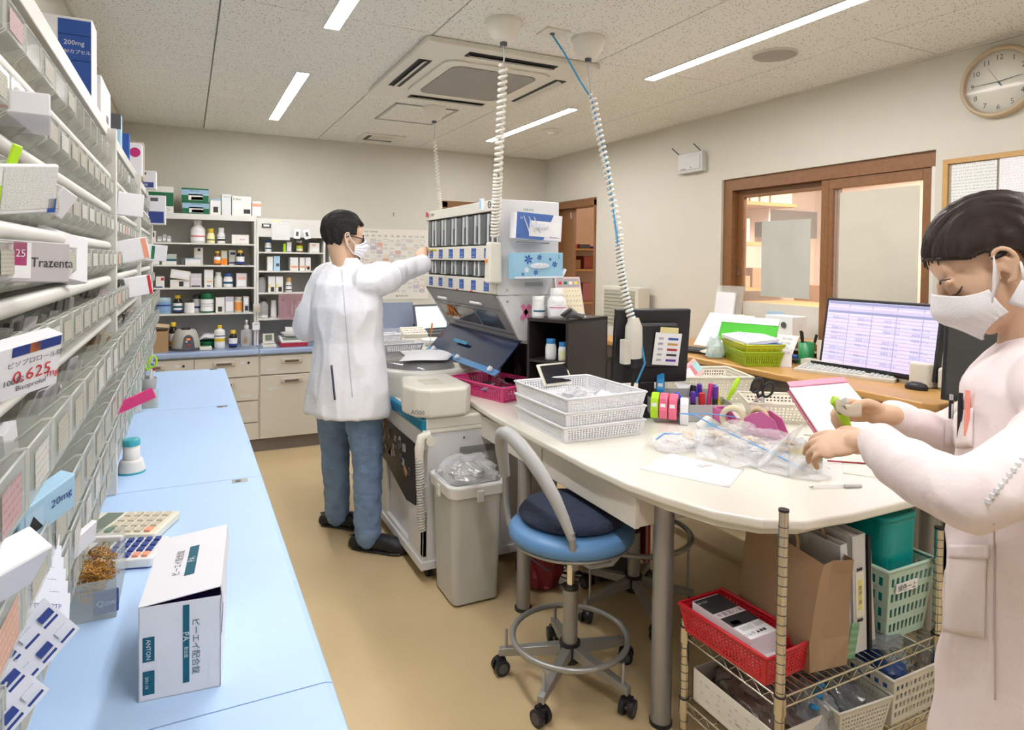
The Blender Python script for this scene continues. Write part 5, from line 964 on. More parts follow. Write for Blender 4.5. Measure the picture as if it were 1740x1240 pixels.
bottle('large white bottle with red text on the black shelf, before the calendar',onbs(.08,.12,H_),.045,.145,wb,wb,paper,caph=.22,capr=.72,band=[(.6,.66,pink)])
sheet('blister_sheet','crumpled silver and dark blister sheet on the black shelf edge','blister pack',onbs(.05,.03,H_+.03),.05,.07,R(-30),R(40),R(40),silverb,[(.2,.1,.5,.9,dgrey)],.004)
sheet('blister_sheet','second silver blister sheet lying before the calendar','blister pack',onbs(.10,.02,H_+.018),.08,.04,R(-20),R(40),R(10),silverb,[],.006)
ct=thing('desk_calendar','standing cream desk calendar with pink header on the black shelf','calendar',onbs(.17,.09,H_),R(8)); b=B(); cy2=mat('calendar_cream',(.82,.74,.52),.5)
B().box((0,.02,.10),(.16,.003,.20),mat('calendar_pink',(.72,.55,.55),.5),rot=Euler((R(-14),0,0)).to_matrix()).obj('front_leaf',ct); B().box((0,.075,.10),(.16,.003,.20),wb,rot=Euler((R(14),0,0)).to_matrix()).obj('back_leaf',ct); B().box((0,.045,.002),(.16,.12,.004),wb).obj('foot',ct)
b=B(); b.T=Matrix.Translation((0,.02,.10))@Matrix.Rotation(R(-14),4,'X'); y=-.0025; b.quad((-.073,y,-.085),(.073,y,-.085),(.073,y,.045),(-.073,y,.045),cy2); b.quad((-.073,y,.05),(.073,y,.05),(.073,y,.092),(-.073,y,.092),mat('cal_photo',(.42,.36,.40),.5))
for r_ in range(5):
    for c in range(7): b.text(str(r_*7+c+1) if r_*7+c<31 else ' ',(-.060+.020*c,y-.0003,.03-.025*r_),(1,0,0),(0,0,1),.011,ink if c else red)
for i,m_ in enumerate((red,green,wbx,yellow)): b.box((-.05+.033*i,y,.07),(.02,.001,.015),m_)
b.obj('print',ct)
bs2=thing('black_shelf','lower black box shelf with an open compartment beside the blue skirt','shelf',(1.640,3.10,.80),R(25)); 
for n_,lo,hi in(('top_board',(0,0,.243),(.12,.19,.255)),('side_board',(0,0,0),(.12,.010,.243)),('side_board',(0,.18,0),(.12,.19,.243)),('bottom_board',(0,0,0),(.12,.19,.012)),('back_board',(.11,0,0),(.12,.19,.25))): B().bb(lo,hi,bkw).obj(n_,bs2)
bottle('narrow white bottle standing on the lower black shelf',(1.715,3.155,1.057),.016,.095,wb,wb,None,capr=.6)
for i in range(2):
    t=thing('tweezers',['pale blue plastic grip lying on the lower black shelf','second pale blue plastic grip on the lower black shelf'][i],'tool',(1.66,3.19-.03*i,1.064),R(-15+30*i)); B().tube([(-.06,0,0),(0,0,.004),(.05,0,0)],[.005,.008,.004],lblue,8,flat=.6).obj('grip',t); B().cyl((.05,0,0),(.07,0,0),.003,steel,n=8).obj('tip',t)
t=thing('pen_pot','white pot with brown and dark items behind the white baskets','pot',(1.50,2.62,.801)); B().lathe([(.03,0),(.033,.10),(.030,.10),(.027,.003),(.001,.003)],clearw,n=20).obj('pot',t); B().cyl((0,.005,.02),(.01,.01,.11),.006,brown,n=8).obj('stick',t)
crumple('black_bag','black bag stuffed in the lower black shelf',(1.645,3.20,.82),.035,.035,.10,mat('bag_black',(.02,.02,.02),.25),seed=12)
tl_=thing('tablet_computer','dark tilted tablet with a cream frame behind the white baskets','tablet',(1.505,2.578,.955),R(8)); q=Euler((R(-35),0,0)).to_matrix(); B().box((0,0,.03),(.165,.010,.11),cream,rot=q).obj('frame',tl_,bev=.004); B().box((0,-.007,.034),(.14,.003,.088),lens_blk,rot=q).obj('screen',tl_); B().box((0,.012,-.072),(.10,.012,.166),dgrey).obj('stand',tl_)
# black monitor seen from behind with grey plug in front
mo=thing('monitor','black monitor seen from behind with a colour chart taped on it','monitor',(1.925,2.42,.80),R(-14)); mq=Euler((R(6),0,0)).to_matrix()
B().box((0,0,.315),(.37,.028,.345),black,rot=mq).obj('casing',mo,bev=.006); B().box((0,-.028,.32),(.25,.04,.21),black,rot=mq,tx=.9,ty=.8).obj('back_bulge',mo,bev=.012); B().box((0,.02,.315),(.355,.004,.325),lens_blk,rot=mq).obj('screen',mo); B().box((-.02,.0,.075),(.07,.03,.15),black).obj('neck',mo,bev=.004); B().rbox((-.02,.0,.008),(.22,.18,.016),.06,black).obj('foot',mo)
ch=B(); ch.T=Matrix.Translation((.055,-.054,.305))@Matrix.Rotation(R(6),4,'X')@Matrix.Rotation(R(4),4,'Y'); ch.box((0,0,0),(.13,.001,.15),paper)
for i,m_ in enumerate((ub,mat('ochre',(.6,.35,.1),.5),mat('crimson',(.45,.01,.03),.5),ink,purple)): ch.box((.025,-.001,.048-.025*i),(.05,.001,.010),m_); ch.text('錠剤',(-.035,-.001,.048-.025*i),(1,0,0),(0,0,1),.012,ink)
ch.box((.0,-.001,.088),(.09,.001,.026),mat('memo_yellow',(.80,.72,.35),.5)); ch.obj('colour_chart',mo)
pg=thing('cable_plug','large cream plug head hanging from the leaning coil','plug',(1.80,2.385,1.10)); b=B(); b.tube([(0,0,.15),(0,0,.11),(.0,0,.03),(.005,0,-.03)],[.022,.038,.040,.036],mat('plug_cream',(.66,.62,.54),.4),16); b.obj('plug_body',pg); B().box((-.045,-.0,.0),(.035,.04,.11),mat('plug_cream',(.66,.62,.54),.4)).obj('side_clip',pg,bev=.004); B().cyl((.003,0,-.03),(.006,0,-.075),.022,black,n=14).obj('socket',pg); B().tube([(.006,0,-.07),(.012,.01,-.13),(.0,.03,-.22)],.007,black,8).obj('cord',pg)
# ---- organiser with tape glue rollers and pens
org=thing('desk_organizer','grey plastic desk organiser full of pens and correction tapes','organizer',(2.04,2.30,.80),R(-24)); og=mat('organizer_grey',(.50,.50,.50),.35)
# local x right 0.34, y depth .20
for n_,lo,hi in(('front_wall',(-.17,-.10,0),(.17,-.097,.075)),('back_wall',(-.17,.097,0),(.17,.10,.11)),('end_wall',(-.17,-.10,0),(-.167,.10,.085)),('end_wall',(.167,-.10,0),(.17,.10,.085)),('divider',(-.04,-.10,0),(-.037,.10,.085)),('divider',(-.04,0,0),(.17,.003,.09)),('base',(-.17,-.10,0),(.17,.10,.003))): B().bb(lo,hi,og).obj(n_,org)
def OG(x,y,z=0): v=Matrix.Rotation(R(-24),3,'Z')@V((x,y,0)); return V((2.04+v.x,2.30+v.y,.80+z))
def roller(label,p,m,rz,s=1):
    t=thing('tape_roller',label,'tape roller',p,rz); 
    prof=[(-.028,.0),(-.034,.03),(-.026,.065),(-.008,.082),(.014,.078),(.026,.055),(.026,.02),(.012,-.0)]; b=B(); b.T=Matrix.Scale(s,4); b.prism(prof,-.013,.013,m,ax='x'); b.obj('case',t,bev=.006,seg=3); b=B(); b.T=Matrix.Scale(s,4); b.prism([(-.012,.03),(-.016,.055),(-.004,.066),(.006,.05),(.0,.028)],-.0145,.0145,dgrey,ax='x'); b.prism([(-.033,.04),(-.026,.06),(-.02,.055),(-.027,.035)],-.008,.008,white,ax='x'); b.obj('window',t)
roller('lime green tape roller, outermost on the organiser',OG(-.165,-.085,.02),lime,R(-50),1.35); roller('pink tape roller next to the lime one',OG(-.130,-.10,.02),mat('roller_pink',(.90,.18,.30),.35),R(-50),1.35); roller('second pink tape roller, next to the white one',OG(-.092,-.11,.018),mat('roller_pink',(.90,.18,.30),.35),R(-50),1.35); roller('white tape roller on the organiser front',OG(-.05,-.125,.0),white,R(-42),1.4)
roller('sky blue tape roller standing on the organiser back edge',OG(-.10,.085,.075),mat('roller_blue',(.05,.38,.85),.35),R(-40),1.35)
def marker(label,p,L,r,body,cap,tilt,rz,capf=.4,name='marker_pen'):
    L*=1.12; r*=1.3; t=thing(name,label,'pen',p,0,None,(tilt*math.sin(rz),tilt*math.cos(rz),rz)); k=L*(1-capf); B().cyl((0,0,0),(0,0,k),r*.9,body,n=14).obj('barrel',t); c=B().cyl((0,0,k),(0,0,L*.98),r,cap,n=14,r2=r*.9); c.cyl((0,0,L*.98),(0,0,L),r*.85,cap,n=14,r2=r*.6); c.obj('cap',t); return t
blum=mat('marker_blue',(.05,.08,.65),.35)
for a in((.015,-.05,.105,.010,blk,purple,'purple capped marker, front left of the pen compartment'),(.05,-.055,.10,.012,red,red,'red capped marker standing at the front of the organiser'),(.085,-.03,.135,.0085,pink,pink,'tall pink pen in the organiser'),(.11,-.045,.125,.010,blk,purple,'purple capped marker in the right of the organiser'),(.02,.01,.12,.011,blk,black,'black capped marker at the back of the organiser'),(.055,.03,.115,.010,blk,blum,'blue capped marker at the back, second from the black one'),(.08,.05,.12,.010,blk,purple,'purple capped marker at the back of the organiser'),(.12,.03,.12,.009,blk,blum,'blue capped marker at the back, beside the yellow one'),(.145,.0,.11,.011,yellow,yellow,'yellow marker standing in the organiser')):
    marker(a[6],OG(a[0],a[1],.008),a[2],a[3],a[4],a[5],random.uniform(-.12,.16),random.uniform(-.5,.5))
marker('blue capped marker leaning left across the organiser compartment',OG(-.01,-.06,.03),.105,.013,red,blum,-.7,.3,.5); marker('red pen leaning behind the leaning blue capped marker',OG(-.02,-.03,.03),.10,.009,red,red,-.8,.4)
t=thing('glue_stick','lime green slanted glue pen sticking out of the organiser','pen',OG(.15,-.02,.02),0,None,(.05,.45,-.4)); B().tube([(0,0,0),(0,0,.08),(0,0,.10),(0,0,.17),(0,0,.18)],[.008,.010,.014,.016,.008],lime,12,flat=.7).obj('body',t)
sheet('eraser_pack','pink and white folded card in the ivory basket','card',(2.34,2.62,.93),.14,.09,R(-20),R(-20),R(-35),mat('card_rose',(.85,.55,.55),.5),[(.5,.2,.75,.8,mat('rose2',(.75,.25,.3),.5)),(.75,.2,1,.8,mat('aqua',(.45,.72,.74),.5))],.003)
sheet('card','white blank card leaning in the organiser','card',(2.22,2.52,.92),.12,.08,R(-15),R(-25),R(-25),paper,[],.003)
t=thing('blue_clip','small pale pink tape roll in the organiser compartment','tape',OG(-.02,.05,.05),0,None,(1.2,.3,.2)); B().tube([(.02*math.cos(a),.02*math.sin(a),0) for a in [i*PI/10 for i in range(20)]],.007,mat('pale_pink',(.85,.55,.6),.4),8,closed=True).obj('roll',t)
t=thing('puncher','white and grey wedge shaped paper cutter at the organiser front','cutter',(1.985,2.095,.80),R(-20)); b=B(); b.prism([(-.05,0),(.05,0),(.055,.015),(.0,.05),(-.01,.05),(-.055,.015)],-.022,.022,wb,ax='y'); b.obj('body',t,bev=.003); b=B(); b.prism([(-.035,.012),(.03,.012),(.0,.032),(-.008,.032)],-.024,.024,lblue,ax='y'); b.obj('window',t)
# ivory basket behind
basket('ivory_basket','wide ivory perforated basket behind the pens',(2.38,2.61,.801),.40,.26,.13,mat('basket_ivory',(.78,.74,.62),.4),R(-22),fl=1.25,nu=30,nd=16,nv=7,rimr=.008,g=.5,mv=.1)
basket('ivory_basket','second ivory basket holding papers, nearer the woman',(2.40,2.10,.801),.24,.18,.09,mat('basket_ivory',(.78,.74,.62),.4),R(-35),fl=1.3,nu=16,nd=10,nv=5,rimr=.006,g=.5)
# pink tape dispenser, roll, scissors
td=thing('tape_dispenser','mauve pink tape dispenser with a roll of tape on the table','tape dispenser',(2.07,1.96,.80),R(-80)); pk=mat('dispenser_pink',(.58,.13,.33),.35)
b=B(); prof=[(-.12,0),(.12,0),(.125,.02),(.10,.075),(.06,.095),(.02,.08),(-.02,.045),(-.06,.04),(-.085,.07),(-.12,.075)]; 
for y in(-.03,.024): b.prism([(x*1.3,z*1.15) for x,z in prof],y,y+.006,pk,ax='y')
b.bb((-.155,-.03,0),(.155,.03,.02),pk); b.bb((-.158,-.03,.0),(-.146,.03,.085),pk); b.obj('body',td,bev=.002); b=B(); b.bb((-.13,-.026,.066),(-.115,.026,.074),steel); b.obj('cutter_blade',td)
tr=B(); tr.tube([(.045+.036*math.cos(a),0,.075+.036*math.sin(a)) for a in [i*PI/14 for i in range(28)]],.011,mat('tape_tan',(.62,.48,.30),.5),8,closed=True,flat=1); tr.obj('tape_roll',td)
tr=thing('tape_roll','cream tape roll standing beside the mauve dispenser','tape',(2.02,2.00,.862),R(-50)); b=B(); b.lathe([(.030,-.011),(.052,-.011),(.052,.011),(.030,.011),(.030,-.011)],mat('tape_cream',(.74,.66,.45),.4),n=32,cap=False); b.obj('roll',tr,rz=0).rotation_euler=(PI/2,0,0)
scissors('black handled scissors standing upright in the mauve dispenser stand','' or (2.22,2.10,.83),(.15,.35,-.6),black,.20,1.25)
t=thing('cutter_knife','grey cutter knife upright beside the black scissors','knife',(2.25,2.06,.82),0,None,(0,.05,0)); B().box((0,0,.05),(.018,.010,.10),lgrey).obj('grip',t,bev=.003); B().box((0,0,.115),(.010,.003,.05),steel).obj('blade',t)
# zip bags with medicine
zb=mat('zip_bag_film',(.90,.91,.93),.07,alpha=.30,spec=1,bump=.7,bscale=45)
o=crumple('zip_bag','large clear zip bag with a blue seal, full of sachets, on the table',(1.87,1.80,.802),.17,.23,.065,zb,n=26,fr=14,rz=R(-50),seed=21)
z_=B(); z_.T=(Matrix.Translation((1.87,1.80,.802))@Matrix.Rotation(R(-50),4,'Z')).inverted(); z_.tube([(1.868,2.150,.862),(1.845,2.034,.884),(1.793,1.848,.880),(1.788,1.70,.868),(1.79,1.585,.855),(1.783,1.45,.836)],.0035,mat('seal_blue',(.10,.35,.75),.4),8,flat=.6); z_.tube([(1.868,2.150,.862),(1.94,2.06,.875),(2.02,1.98,.870)],.0035,mat('seal_blue',(.10,.35,.75),.4),8,flat=.6); z_.obj('zip_seal',o)
o=crumple('zip_bag','smaller clear zip bag beside the paper slip, blue seal folded',(1.66,1.93,.802),.10,.08,.045,zb,n=20,fr=12,seed=33); B().tube([(-.09,.0,.04),(-.04,.02,.05),(.03,.0,.045),(.08,-.03,.03)],.003,mat('seal_blue',(.10,.35,.75),.4),8).obj('zip_seal',o)
o=crumple('zip_bag','third clear bag with tablets at the near side of the bags',(1.83,1.57,.802),.08,.14,.04,zb,n=20,fr=12,seed=41,rz=.4)
random.seed(6)
for i in range(22):
    o=B().box((0,0,0),(.055,.04,.008),random.choice([paper,silverb,clearw,mat('sachet_tan',(.7,.55,.4),.5)])).obj('sachet'); tag(o,'small medicine sachet inside the clear zip bags','sachet','sachets inside the zip bags'); a=random.uniform(-.18,.18); o.location=(1.87+a*.75+random.uniform(-.09,.09),1.79-a*.9+random.uniform(-.05,.05),.812+random.uniform(0,.035)); o.rotation_euler=(random.uniform(-.5,.5),random.uniform(-.5,.5),random.uniform(0,3)); o['_c']={paper:'white',silverb:'silver',clearw:'clear'}.get(o.data.materials[0],'tan'); G3.append(o)
rank(G3,'{1} sachet inside the zip bags, {0} counted away from the table edge')
paperlike('white paper slip with a grey mark at the table edge',P3((1.375,1.775),(1.515,1.51),(1.69,1.62),(1.59,1.88)),.8012); tag(B().box((1.60,1.71,.8032),(.05,.025,.0008),lgrey).obj('slip_mark'),'grey printed mark on the white paper slip','mark')
# pens on the table
def lying(label,a,b_,r,body,cap,f=.35,name='marker_pen',tip=None):
    a,b_=V(a),V(b_); t=thing(name,label,'pen',a); d=b_-a; B().cyl((0,0,0),d*(1-f),r*.9,body,n=14).obj('barrel',t); B().cyl(d*(1-f),d,r,cap,n=14).obj('cap',t)
    if tip: B().cyl((0,0,0),-d*.08,r*.8,tip,n=12,r2=.001).obj('tip',t)
lying('black marker pen with silver print lying on the table',(1.88,1.545,.812),(2.01,1.575,.812),.0105,mat('marker_silver',(.4,.4,.42),.3,.5),black,.5); lying('yellow highlighter lying behind the bags',(1.95,1.695,.811),(2.045,1.66,.811),.0105,blum,yellow,.72); lying('thin clear ballpoint pen with silver tip at the table edge',(1.75,1.395,.806),(1.90,1.338,.806),.0055,clearw,lgrey,.35,'ballpoint_pen',steel)
B().box((0,0,0),(.3,.3,.003),mat('mat_cream',(.78,.76,.66),.3)).obj('work_mat'); o=C.objects['work_mat']; tag(o,'thin cream work mat edge under the hands of the woman','mat'); o.location=(2.17,1.42,.8015); o.rotation_euler=(0,0,R(-52)); o.scale=(1,.9,1)
lying('dark red string tie lying across the mat under the wrist',(2.03,1.56,.806),(2.18,1.44,.806),.003,mat('string_red',(.3,.02,.03),.6),mat('string_red',(.3,.02,.03),.6),.5,'string')
# ================= wooden desk along the right wall
dk=thing('side_desk','honey coloured wooden desk along the right wall under the window','desk',(2.65,1.56,0)); wdk2=wood('desk_wood',(.52,.27,.075),(.64,.37,.125),ax=(10,1,10))
b=B(); b.prism([(0,.05),(.03,.0),(.68,.0),(.68,2.5),(0,2.5)],.915,.95,wdk2); b.obj('desk_top',dk,bev=.01,seg=3)
B().bb((.06,.12,.82),(.66,2.45,.915),mat('desk_apron',(.16,.13,.11),.5)).obj('apron',dk)
B().bb((.25,.10,.0),(.28,2.4,.82),mat('desk_panel',(.30,.29,.27),.5)).obj('back_panel',dk); 
for y in(.10,1.25,2.4): B().bb((.05,y,0),(.62,y+.03,.82),mat('desk_panel',(.30,.29,.27),.5)).obj('leg_panel',dk)
mn=thing('monitor','large monitor with a pale lilac spreadsheet on the wooden desk','monitor',(3.0,2.06,.95)); q=Euler((0,R(9),0)).to_matrix()
B().box((.03,0,.20),(.035,.60,.35),black,rot=q).obj('casing',mn,bev=.004); scr=B(); scr.T=Matrix.Translation((.03,0,.20))@Matrix.Rotation(R(9),4,'Y'); X=-.0185
def scm():
    m,n,l,p=nodes('spreadsheet_glow'); tc=n.new('ShaderNodeTexCoord'); br=n.new('ShaderNodeTexBrick'); br.offset=0; br.inputs['Scale'].default_value=1; br.inputs['Brick Width'].default_value=.22; br.inputs['Row Height'].default_value=.055; br.inputs['Mortar Size'].default_value=.004
    l.new(tc.outputs['UV'],br.inputs['Vector']); br.inputs['Color1'].default_value=(.60,.52,.78,1); br.inputs['Color2'].default_value=(.56,.55,.80,1); br.inputs['Mortar'].default_value=(.36,.33,.52,1)
    l.new(br.outputs[0],p.inputs['Emission Color']); p.inputs['Emission Strength'].default_value=.27; l.new(br.outputs[0],p.inputs['Base Color']); p.inputs['Roughness'].default_value=.2; return m
sm_=scm(); lilac2=mat('screen_bar',(.25,.27,.45),.3,emit=.22); lilac3=mat('screen_row',(.50,.46,.66),.3,emit=.22)
scr.add([(X,.285,-.16),(X,-.285,-.16),(X,-.285,.16),(X,.285,.16)],[(0,1,2,3)],sm_,uvs=[((0,0),(1,0),(1,1),(0,1))])
for z0,z1,m_ in((.145,.158,lilac2),(.115,.128,lilac3),(.10,.112,lilac2)): scr.quad((X-.0005,.28,z0),(X-.0005,-.28,z0),(X-.0005,-.28,z1),(X-.0005,.28,z1),m_)
for r_ in range(9):
    for c in range(4):
        if (r_*3+c*5)%4<3: scr.text('検査値 120 mg',(X-.0006,.25-.14*c,.075-.026*r_),(0,-1,0),(0,0,1),.013,lilac2,'l')
scr.obj('screen',mn); B().box((.06,0,.04),(.03,.07,.10),black).obj('neck',mn); B().rbox((.06,0,.006),(.16,.24,.012),.03,black).obj('foot',mn)
def keyboard(label,loc,rz,w,d,body,key,tilt=4):
    t=thing('keyboard',label,'keyboard',loc,0,None,(R(tilt),0,rz)); B().rbox((0,0,.010),(w,d,.018),.006,body).obj('body',t,bev=.003); b=B()
    for r_ in range(6):
        for c in range(20):
            if c in(14,) : continue
            b.box((-w/2+.02+c*(w-.04)/19,d/2-.025-r_*(d-.045)/5,.022),((w-.04)/19*.82,(d-.045)/5*.8,.006),key,tx=.8,ty=.8)
    o=b.obj('keys',t); o['kind']='stuff'; return t
keyboard('cream full size keyboard on the wooden desk before the lilac monitor','' or (2.95,2.17,.953),R(-70),.46,.16,mat('kb_cream',(.68,.65,.57),.4),mat('kb_key',(.60,.60,.57),.5)); 
B().bb((0,0,0),(.08,.66,.045),mat('printer_cream',(.70,.66,.55),.4)).bb((-.006,.02,.018),(.0,.60,.045),black).obj('riser_shelf'); o=C.objects['riser_shelf']; tag(o,'cream and black low riser between the keyboard and the monitor','riser'); o.location=(3.03,1.78,.95); o.rotation_euler=(0,0,R(8))
for i,(y,m_) in enumerate(((2.35,ylab),(2.27,orange),(2.18,salmon))): tag(B().box((3.05,y,.9975),(.04,.07,.002),mat('note_pale%d'%i,[(.75,.72,.4),(.8,.6,.3),(.8,.45,.4)][i],.6)).obj('sticky_note'),['pale yellow sticky strip on the riser','orange sticky strip on the riser','salmon sticky strip on the riser'][i],'note')
ms=thing('mouse','black computer mouse on the wooden desk','mouse',(2.90,1.79,.95),R(15)); B().lathe([(.028,0),(.030,.012),(.024,.026),(.012,.033),(.001,.034)],black,n=24,sy=1.6).obj('body',ms); B().tube([(0,-.04,.01),(.05,-.08,.012),(.12,-.10,.01),(.20,-.06,.01)],.002,black,6).obj('cord',ms); B().box((0,.015,.034),(.004,.014,.004),grey).obj('wheel',ms)
pr_=thing('label_printer','cream label printer at the desk end under the dark monitor','printer',(3.02,1.70,.95)); pcm=mat('printer_cream2',(.70,.68,.58),.4); B().box((.05,-.02,.05),(.18,.14,.10),pcm).obj('body',pr_,bev=.012,seg=3); B().box((.02,.12,.055),(.16,.09,.11),pcm).obj('body_half',pr_,bev=.008); B().cyl((-.042,-.02,.06),(-.046,-.02,.06),.010,pcm,n=12).obj('button',pr_)
m2=thing('monitor','dark switched off monitor partly hidden by the woman','monitor',(2.68,1.20,.0),R(-66)); q=Euler((R(-7),0,0)).to_matrix()
m2.location=(2.60,1.47,.90); m2.rotation_euler=(0,0,R(-72)); B().box((.19,0,.245),(.44,.03,.31),black,rot=q).obj('casing',m2,bev=.004); B().box((.19,-.0165,.248),(.41,.002,.27),mat('screen_off',(.06,.06,.055),.15),rot=q).obj('screen',m2); B().box((.19,.03,.05),(.06,.03,.12),black).obj('neck',m2); B().rbox((.19,.03,.006),(.2,.16,.012),.03,black).obj('foot',m2)
t=thing('monitor_stand','dark small table carrying the switched off monitor','table',(2.72,1.28,0)); B().box((0,0,.885),(.34,.5,.03),mat('desk_apron',(.16,.13,.11))).obj('table_top',t); 
for x in(-.14,.14):
    for y in(-.22,.22): B().cyl((x,y,0),(x,y,.87),.014,dgrey).obj('leg',t)
# lime baskets with papers
lm=mat('basket_lime',(.32,.47,.015),.35); ly=mat('basket_yellow_lime',(.52,.56,.015),.35)
basket('lime_basket','lower lime green perforated basket on the wooden desk','' or (2.82,2.66,.951),.18,.30,.075,lm,R(-26),fl=1.15,nu=16,nd=24,nv=5,g=.5,mv=.22)
basket('lime_basket','upper yellow green basket stacked crooked in the lower lime one','' or (2.82,2.66,.99),.18,.29,.075,ly,R(-22),fl=1.15,nu=16,nd=24,nv=5,g=.5,mv=.22,tilt=None)
def tilted(name,label,cat,c,w,h,th,m,yaw,tilt,roll=0,extra=None,bev=.001):
    t=thing(name,label,cat,c,0,None,(R(tilt),R(roll),R(yaw))) if extra else None
    if not t:
        o=B().box((0,0,0),(w,h,th),m).obj(name,bev=bev); tag(o,label,cat); o.location=c; o.rotation_euler=(R(tilt),R(roll),R(yaw)); return o
    B().box((0,0,0),(w,h,th),m).obj('sheet',t); e=B(); extra(e,th/2+.0005); e.obj('print',t); return t
tilted('blue_folder','blue folder lying in the upper lime basket','folder',(2.82,2.66,1.072),.20,.30,.008,mat('folder_blue',(.05,.12,.45),.4),-22,2)
tilted('paper_stack','white sheets with blue writing lying on the blue folder','paper',(2.80,2.66,1.088),.19,.27,.018,paper,-16,4,-6,lambda e,z:[e.text('お薬手帳 ー',(0,.10-.03*i,z),(1,0,0),(0,1,0),.018,ub) for i in range(6)])
gf_=thing('green_folder','bright green folder with white upper sheet leaning behind the lime baskets','folder',(2.87,2.74,1.12),0,None,(R(62),0,R(-72))); B().box((0,0,0),(.34,.15,.004),mat('folder_green',(.07,.50,.03),.4)).obj('cover',gf_); B().box((0,.058,.004),(.34,.04,.003),paper).obj('white_sheet',gf_)
crumple('plastic_wrap','pale greenish crumpled plastic at the end of the lime baskets',(2.74,2.86,.952),.05,.05,.10,mat('film_green',(.6,.78,.75),.15,alpha=.5),seed=51)
tb_=thing('tablet_computer','white framed tablet leaning on the desk beside the lime baskets','tablet',(2.98,3.10,.95),0,None,(0,0,R(-82))); q=Euler((R(-38),0,0)).to_matrix(); B().box((0,.07,.12),(.34,.012,.26),white,rot=q).obj('frame',tb_,bev=.005); B().box((-.01,.064,.115),(.29,.002,.20),mat('tablet_screen',(.16,.17,.22),.15),rot=q).obj('screen',tb_); B().box((0,.13,.06),(.1,.06,.12),dgrey).obj('stand',tb_)
keyboard('black keyboard on the wooden desk beside the leaning tablet','' or (2.82,3.07,.951),R(-70),.42,.13,black,dgrey)
crumple('plastic_wrap','crumpled white wrapper lying on the black keyboard',(2.80,2.93,.972),.08,.06,.018,mat('wrap_cream',(.75,.72,.62),.4),seed=60)
st_=thing('leaflet_stand','clear acrylic stand with white leaflets on the desk by the window','stand',(3.24,3.30,.95),0,None,(0,0,R(-90))); B().box((0,.03,.22),(.24,.004,.36),clear,rot=Euler((R(-8),0,0)).to_matrix()).obj('back_plate',st_); B().box((0,-.0,.02),(.24,.08,.004),clear).obj('base_plate',st_); B().box((-.02,.015,.22),(.17,.012,.27),paper,rot=Euler((R(-8),0,0)).to_matrix()).obj('leaflets',st_); B().box((.04,-.02,.13),(.13,.003,.12),mat('leaflet_lilac',(.70,.70,.80),.5)).obj('front_leaflet',st_)
t=thing('round_clock','small round pale yellow object behind the green folder','ornament',(3.2,3.12,.95)); B().cyl((0,0,0),(0,0,.13),.03,ylab).obj('base',t); B().cyl((-.02,0,.16),(.02,0,.16),.06,ylab,n=28).obj('disc',t)
mbox('white_box','white box with a dark round mark behind the green folder','box',(3.22,2.78,1.07),.12,.20,.12,paper,[('-y',.3,.3,.7,.7,txtb)],rz=0); tag(B().cyl((3.158,2.74,1.14),(3.154,2.74,1.14),.018,dgrey,n=18).obj('round_mark'),'dark round lens mark on the white desk box','mark')
t=thing('small_riser','low wooden riser against the window under the white box','riser',(3.22,2.65,.95)); B().box((0,0,.10),(.22,.50,.015),wdl).obj('top_board',t); 
for y in(-.23,.23): B().box((0,y,.046),(.2,.015,.092),wdl).obj('side_board',t)
gp=thing('pen_pot','dark green pot with black pens on the desk','pot',(3.06,2.50,.95)); B().lathe([(.038,0),(.042,.12),(.039,.12),(.035,.003),(.001,.003)],mat('pot_green',(.02,.25,.08),.35),n=24).obj('pot',gp)
for i,(dx,dy,h) in enumerate(((0,.01,.17),(.012,-.012,.16),(-.015,.0,.18))): t=thing('pen',['black pen upright in the green pot','second black pen in the green pot','tallest black pen in the green pot'][i],'pen',(3.06+dx,2.50+dy,.955)); B().cyl((0,0,0),(dx*1.5,dy*1.5,h*.75),.006,black).obj('barrel',t); B().cyl((dx*1.5,dy*1.5,h*.75),(dx*2,dy*2,h),.0075,black).obj('cap',t)
mbox('file_holder','pair of thin cream files standing beside the green pot','file',(3.10,2.40,.95),.10,.05,.14,mat('file_cream',(.78,.70,.58),.5),[]); mbox('dark_file','dark green file standing behind the cream files','file',(3.16,2.33,.95),.10,.04,.20,mat('file_green',(.03,.15,.09),.5),[])
t=thing('stapler','blue handled stapler on the desk before the green pot','stapler',(2.98,2.56,.95),R(20)); B().box((0,0,.015),(.03,.12,.02),black).obj('base',t,bev=.004); B().box((0,0,.045),(.028,.12,.02),ub,rot=Euler((R(6),0,0)).to_matrix()).obj('arm',t,bev=.006)
mbox('card_box','small white upright card with pink heading beside the lime baskets','card',(2.86,2.47,.95),.07,.012,.10,paper,[(.1,.7,.9,.85,lil)],rz=R(-60))
tilted('handbill','white printed handbill leaning on the riser behind the lime baskets','paper',(3.05,2.64,1.03),.13,.15,.002,paper,-80,55,0,lambda e,z:[e.text('受付 時間',(0,.05-.03*i,z),(1,0,0),(0,1,0),.014,grey) for i in range(4)])
ap=thing('air_purifier','cream louvred panel heater standing by the right wall behind the monitor','heater',(3.25,4.43,0)); B().box((0,0,.65),(.12,.50,1.30),mat('purifier_cream',(.66,.64,.55),.45)).obj('casing',ap,bev=.01); B().box((-.062,0,1.12),(.004,.42,.30),mat('grille_olive',(.40,.39,.30),.5)).obj('grille_panel',ap)
for i in range(9): B().box((-.066,0,1.0+.03*i),(.006,.42,.006),mat('grille_olive2',(.52,.50,.40),.5)).obj('slat',ap)
mbox('hung_notice','grey printed notice pinned under the notice board','paper',(3.342,1.86,1.02),.003,.17,.14,txtd,[])
